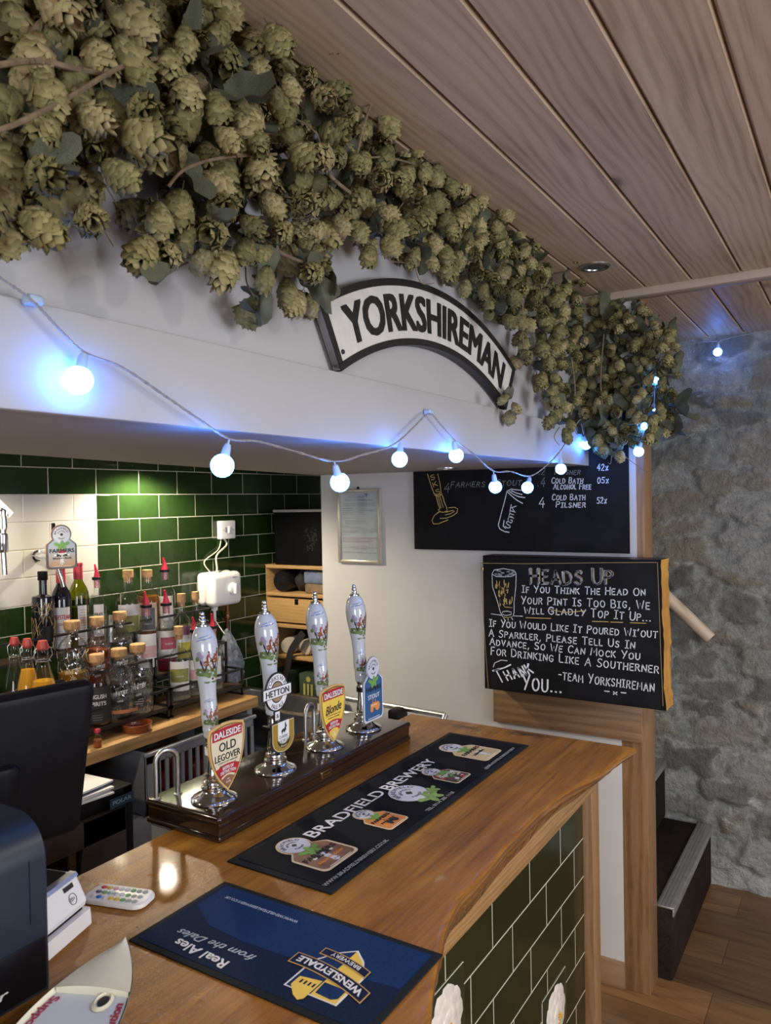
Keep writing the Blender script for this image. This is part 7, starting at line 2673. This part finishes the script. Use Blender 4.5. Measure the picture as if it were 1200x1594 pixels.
def leaf_shape(seed):
    rz = random.Random(seed)
    out = []
    n = 30
    lob = rz.choice([3, 5, 3])
    for k in range(n):
        a = 2 * PI * k / n
        r_ = .42 + .30 * max(0, math.cos(lob * a / 2)) ** 2 + .18 * max(0, math.cos(a)) + rz.uniform(-.03, .03)
        out.append((r_ * math.cos(a), r_ * math.sin(a) * .85))
    vs = [(0, 0, 0)]
    cu, cv, fold = rz.uniform(.5, 1.4), rz.uniform(-1.2, 1.2), rz.uniform(.4, 1.1)
    Z = lambda x, y: cu * x * x * .5 + cv * x * y + fold * abs(y) + .06 * math.sin(9 * x + 5 * y)
    for sc in (.5, 1.0):
        for x, y in out:
            vs.append((x * sc, y * sc, Z(x * sc, y * sc)))
    fs = [(0, 1 + k, 1 + (k + 1) % n) for k in range(n)]
    fs += [(1 + k, 1 + n + k, 1 + n + (k + 1) % n, 1 + (k + 1) % n) for k in range(n)]
    return np.array(vs), fs, np.zeros(len(vs), dtype=np.float32)


CONES = [cone_shape(s) for s in range(7)]
LEAVES = [leaf_shape(s) for s in range(5)]


def shape_mesh(name, sh, mat):
    me = bpy.data.meshes.new(name)
    me.from_pydata(sh[0].tolist(), [], sh[1])
    me.polygons.foreach_set('use_smooth', [True] * len(me.polygons))
    me.attributes.new('tip', 'FLOAT', 'POINT').data.foreach_set('value', sh[2])
    me.materials.append(mat)
    return me


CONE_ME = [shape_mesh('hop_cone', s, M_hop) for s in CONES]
LEAF_ME = [shape_mesh('leaf', s, M_hopleaf) for s in LEAVES]


def inside(p, poly):
    c = False
    n = len(poly)
    for i in range(n):
        (x1, y1), (x2, y2) = poly[i], poly[(i + 1) % n]
        if (y1 > p[1]) != (y2 > p[1]) and p[0] < (x2 - x1) * (p[1] - y1) / (y2 - y1) + x1:
            c = not c
    return c


def hop_bunch(label, polys, ax, near, far, n_front, n_back, n_leaf, size, stems, seed, gap=.60, leaf_big=1.0):
    rz = random.Random(seed)
    allp = [q for pl in polys for q in pl]
    u0, u1 = min(q[0] for q in allp), max(q[0] for q in allp)
    v0, v1 = min(q[1] for q in allp), max(q[1] for q in allp)
    c0 = at((u0 + u1) / 2, (v0 + v1) / 2, ax, (near + far) / 2)
    root = thing('hop_garland', label, 'dried hops', tuple(c0), 'dried hop bunches along the bulkhead')

    def pick():
        while True:
            q = (rz.uniform(u0, u1), rz.uniform(v0, v1))
            if any(inside(q, pl) for pl in polys):
                return q

    def pose(P_, s, tilt=.75):
        # hang down with some tilt, tips turned outwards from the wall
        e = (rz.gauss(0, tilt), rz.gauss(0, tilt) * .8, rz.uniform(0, 2 * PI))
        return Matrix.LocRotScale(P_ - c0, __import__('mathutils').Euler(e), V3((s * rz.uniform(.9, 1.12), s * rz.uniform(.9, 1.12), s)))

    placed = []
    got, tries = 0, 0
    while got < n_front and tries < 6000:
        tries += 1
        q = pick()
        dpt = rz.random() ** 1.4
        P_ = at(q[0], q[1], ax, near + (far - near) * dpt * .6)
        s = size * rz.uniform(.82, 1.2)
        px = s * F_PX / (P_ - CAM).dot(_F)
        g = gap * (1 if tries < 3500 else .75)
        if any((q[0] - a) ** 2 + (q[1] - b) ** 2 < (g * px) ** 2 for a, b in placed):
            continue
        placed.append(q)
        o = bpy.data.objects.new('hop_cone', rz.choice(CONE_ME))
        COL.objects.link(o)
        o.parent = root
        o.matrix_local = pose(P_ + V3((0, 0, s * .4)), s)
        got += 1
    # the packed layers behind: cones, then dead leaf
    def packed(name, shapes, n, d0, d1, k0, k1, mat):
        vs, fs, tp, b = [], [], [], 0
        for _ in range(n):
            q = pick()
            P_ = at(q[0], q[1], ax, near + (far - near) * rz.uniform(d0, d1))
            s = size * rz.uniform(k0, k1)
            M_ = pose(P_ + V3((0, 0, s * .4)), s, 1.0)
            sv, sf, st_ = rz.choice(shapes)
            A_ = np.array(M_)
            vs.append(sv @ A_[:3, :3].T + A_[:3, 3])
            tp.append(st_)
            fs += [tuple(b + i for i in f) for f in sf]
            b += len(sv)
        me = shape_mesh(name, (np.concatenate(vs), fs, np.concatenate(tp)), mat)
        o = bpy.data.objects.new(name, me)
        COL.objects.link(o)
        o.parent = root
        o['kind'] = 'stuff'
    packed('packed_hop_cones', CONES, n_back, .40, .95, .8, 1.1, M_hop)
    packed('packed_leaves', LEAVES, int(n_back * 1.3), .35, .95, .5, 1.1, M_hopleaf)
    for _ in range(n_leaf):
        q = pick()
        P_ = at(q[0], q[1], ax, near + (far - near) * rz.uniform(.15, .95))
        o = bpy.data.objects.new('leaf', rz.choice(LEAF_ME))
        COL.objects.link(o)
        o.parent = root
        s = size * rz.uniform(.8, 1.5) * leaf_big
        o.matrix_local = Matrix.LocRotScale(P_ - c0, __import__('mathutils').Euler((rz.uniform(-PI, PI), rz.uniform(-PI, PI), rz.uniform(-PI, PI))), V3((s, s, s)))
    for pts, r_ in stems:
        P2 = [at(u, v_, ax, near + (far - near) * d_) for u, v_, d_ in pts]
        MB().tube(smooth_path(P2, 6), r_, 7).build('bine', M_bine, root)
    if 'nearest' in label or 'left of' in label:
        for (u, v_, sz, e) in ((378, 152, .062, (1.25, .25, .4)), (70, 262, .055, (1.0, -.5, 1.9)), (262, 428, .036, (1.2, .6, -1.2)), (330, 335, .034, (.9, .1, 2.4))):
            if not any(inside((u, v_ - 30), pl) for pl in polys):
                continue
            o = bpy.data.objects.new('leaf', rz.choice(LEAF_ME))
            COL.objects.link(o)
            o.parent = root
            o.matrix_local = Matrix.LocRotScale(at(u, v_, ax, near - .005) - c0, __import__('mathutils').Euler(e), V3((sz, sz, sz)))
    # thin tendrils inside the bunch
    m = MB()
    for _ in range(14):
        q = pick()
        a = at(q[0], q[1], ax, near + (far - near) * rz.uniform(.2, .9))
        d = V3((rz.uniform(-.3, .3), rz.uniform(-1, 1), rz.uniform(-.8, .5))) * size * 2.2
        k = V3((rz.uniform(-.4, .4), rz.uniform(-.4, .4), rz.uniform(-.4, .4))) * size
        m.tube(smooth_path([a, a + d * .5 + k, a + d], 4), [.0016, .0015, .0014, .0013, .0012, .0011, .001, .0009, .0008][:9], 5)
    m.build('tendrils', M_bine, root)['kind'] = 'stuff'
    return root


XW = -0.853
A1_ = [(-40, -40), (330, -40), (352, 40), (400, 60), (440, 45), (470, 38), (540, 85), (545, 130), (520, 160), (545, 235), (560, 330), (545, 395), (520, 425), (515, 480), (480, 498), (440, 480), (420, 500), (385, 505), (370, 470), (335, 445), (300, 415), (260, 425), (235, 400), (215, 350), (225, 320), (262, 300), (250, 240), (215, 235), (170, 260), (165, 290), (140, 330), (130, 355), (100, 345), (70, 360), (0, 365), (-40, 370), (-40, 300), (20, 260), (0, 220), (-40, 215)]
A_left = [(x, y) for x, y in A1_]
hop_bunch('big blurred dried hop bunch nearest the camera at the top left', [[(-40, -40), (250, -40), (262, 60), (255, 180), (250, 240), (215, 235), (170, 260), (165, 290), (140, 330), (130, 355), (100, 345), (70, 360), (0, 365), (-40, 370), (-40, 280), (20, 240), (30, 150), (60, 60), (-40, 30)]],
          0, -0.70, XW, 72, 70, 26, .049, [([(-30, 105, .0), (60, 95, .1), (120, 108, .1), (190, 118, .2), (260, 112, .4)], .0032), ([(-40, 210, -.1), (20, 195, -.1), (110, 150, -.05), (200, 100, .1), (300, 84, .3)], .0028), ([(30, 95, .3), (60, 40, .3), (120, 15, .4), (170, 40, .6)], .0042)], 3)
hop_bunch('dried hop bunch left of the arched sign, hanging down to its corner', [[(255, -40), (330, -40), (352, 40), (400, 60), (440, 45), (470, 38), (540, 85), (540, 120), (512, 150), (535, 235), (552, 330), (540, 395), (520, 420), (512, 480), (480, 495), (440, 470), (415, 440), (420, 400), (380, 400), (350, 425), (300, 395), (260, 425), (235, 400), (215, 350), (225, 320), (275, 300), (262, 240)], [(385, 465), (415, 465), (418, 510), (382, 505)]],
          0, -0.715, XW, 95, 80, 36, .046, [([(262, 290, .1), (290, 262, .0), (350, 245, .05), (430, 240, .1)], .0022), ([(505, 262, .1), (520, 280, .0), (545, 300, .05)], .003), ([(382, 412, .5), (384, 440, .4), (395, 460, .35)], .0012), ([(400, 370, .2), (440, 395, .2), (470, 408, .3)], .0028)], 5)
hop_bunch('dense dried hop bunch above the arched sign', [[(560, 330), (545, 235), (560, 170), (600, 120), (640, 160), (690, 178), (752, 172), (762, 205), (742, 240), (760, 290), (770, 330), (735, 370), (700, 420), (660, 410), (610, 400), (575, 398)]],
          0, -0.735, XW, 92, 70, 20, .045, [([(556, 238, .1), (568, 190, .0), (585, 145, .0), (602, 112, .05)], .0026), ([(540, 250, .3), (600, 245, .2), (660, 260, .3)], .002)], 7)
hop_bunch('dried hop bunch right of the arched sign along the bulkhead', [[(735, 360), (770, 325), (800, 355), (850, 350), (890, 385), (910, 425), (900, 480), (905, 540), (900, 620), (885, 690), (862, 660), (845, 610), (800, 570), (815, 520), (800, 500), (770, 505), (745, 470), (715, 440), (695, 425)], [(785, 610), (806, 615), (800, 655), (785, 645)]],
          0, -0.745, XW, 99, 120, 34, .040, [([(890, 560, .1), (895, 610, .1), (888, 650, .2)], .002), ([(820, 440, .0), (812, 500, .1), (818, 560, .2)], .0016)], 9, gap=.55)
hop_bunch('dark leafy dried hop bunch hanging round the end of the bulkhead by the stone wall', [[(918, 478), (960, 470), (1000, 482), (1045, 520), (1055, 560), (1040, 600), (1062, 640), (1050, 668), (1020, 690), (985, 690), (960, 715), (925, 700), (905, 660), (908, 560)]],
          1, 2.56, 2.69, 99, 120, 66, .038, [([(940, 520, .1), (935, 600, .0), (945, 670, .1)], .0022), ([(960, 700, .1), (985, 720, .1), (1012, 738, .1)], .0012)], 13, gap=.52, leaf_big=1.35)
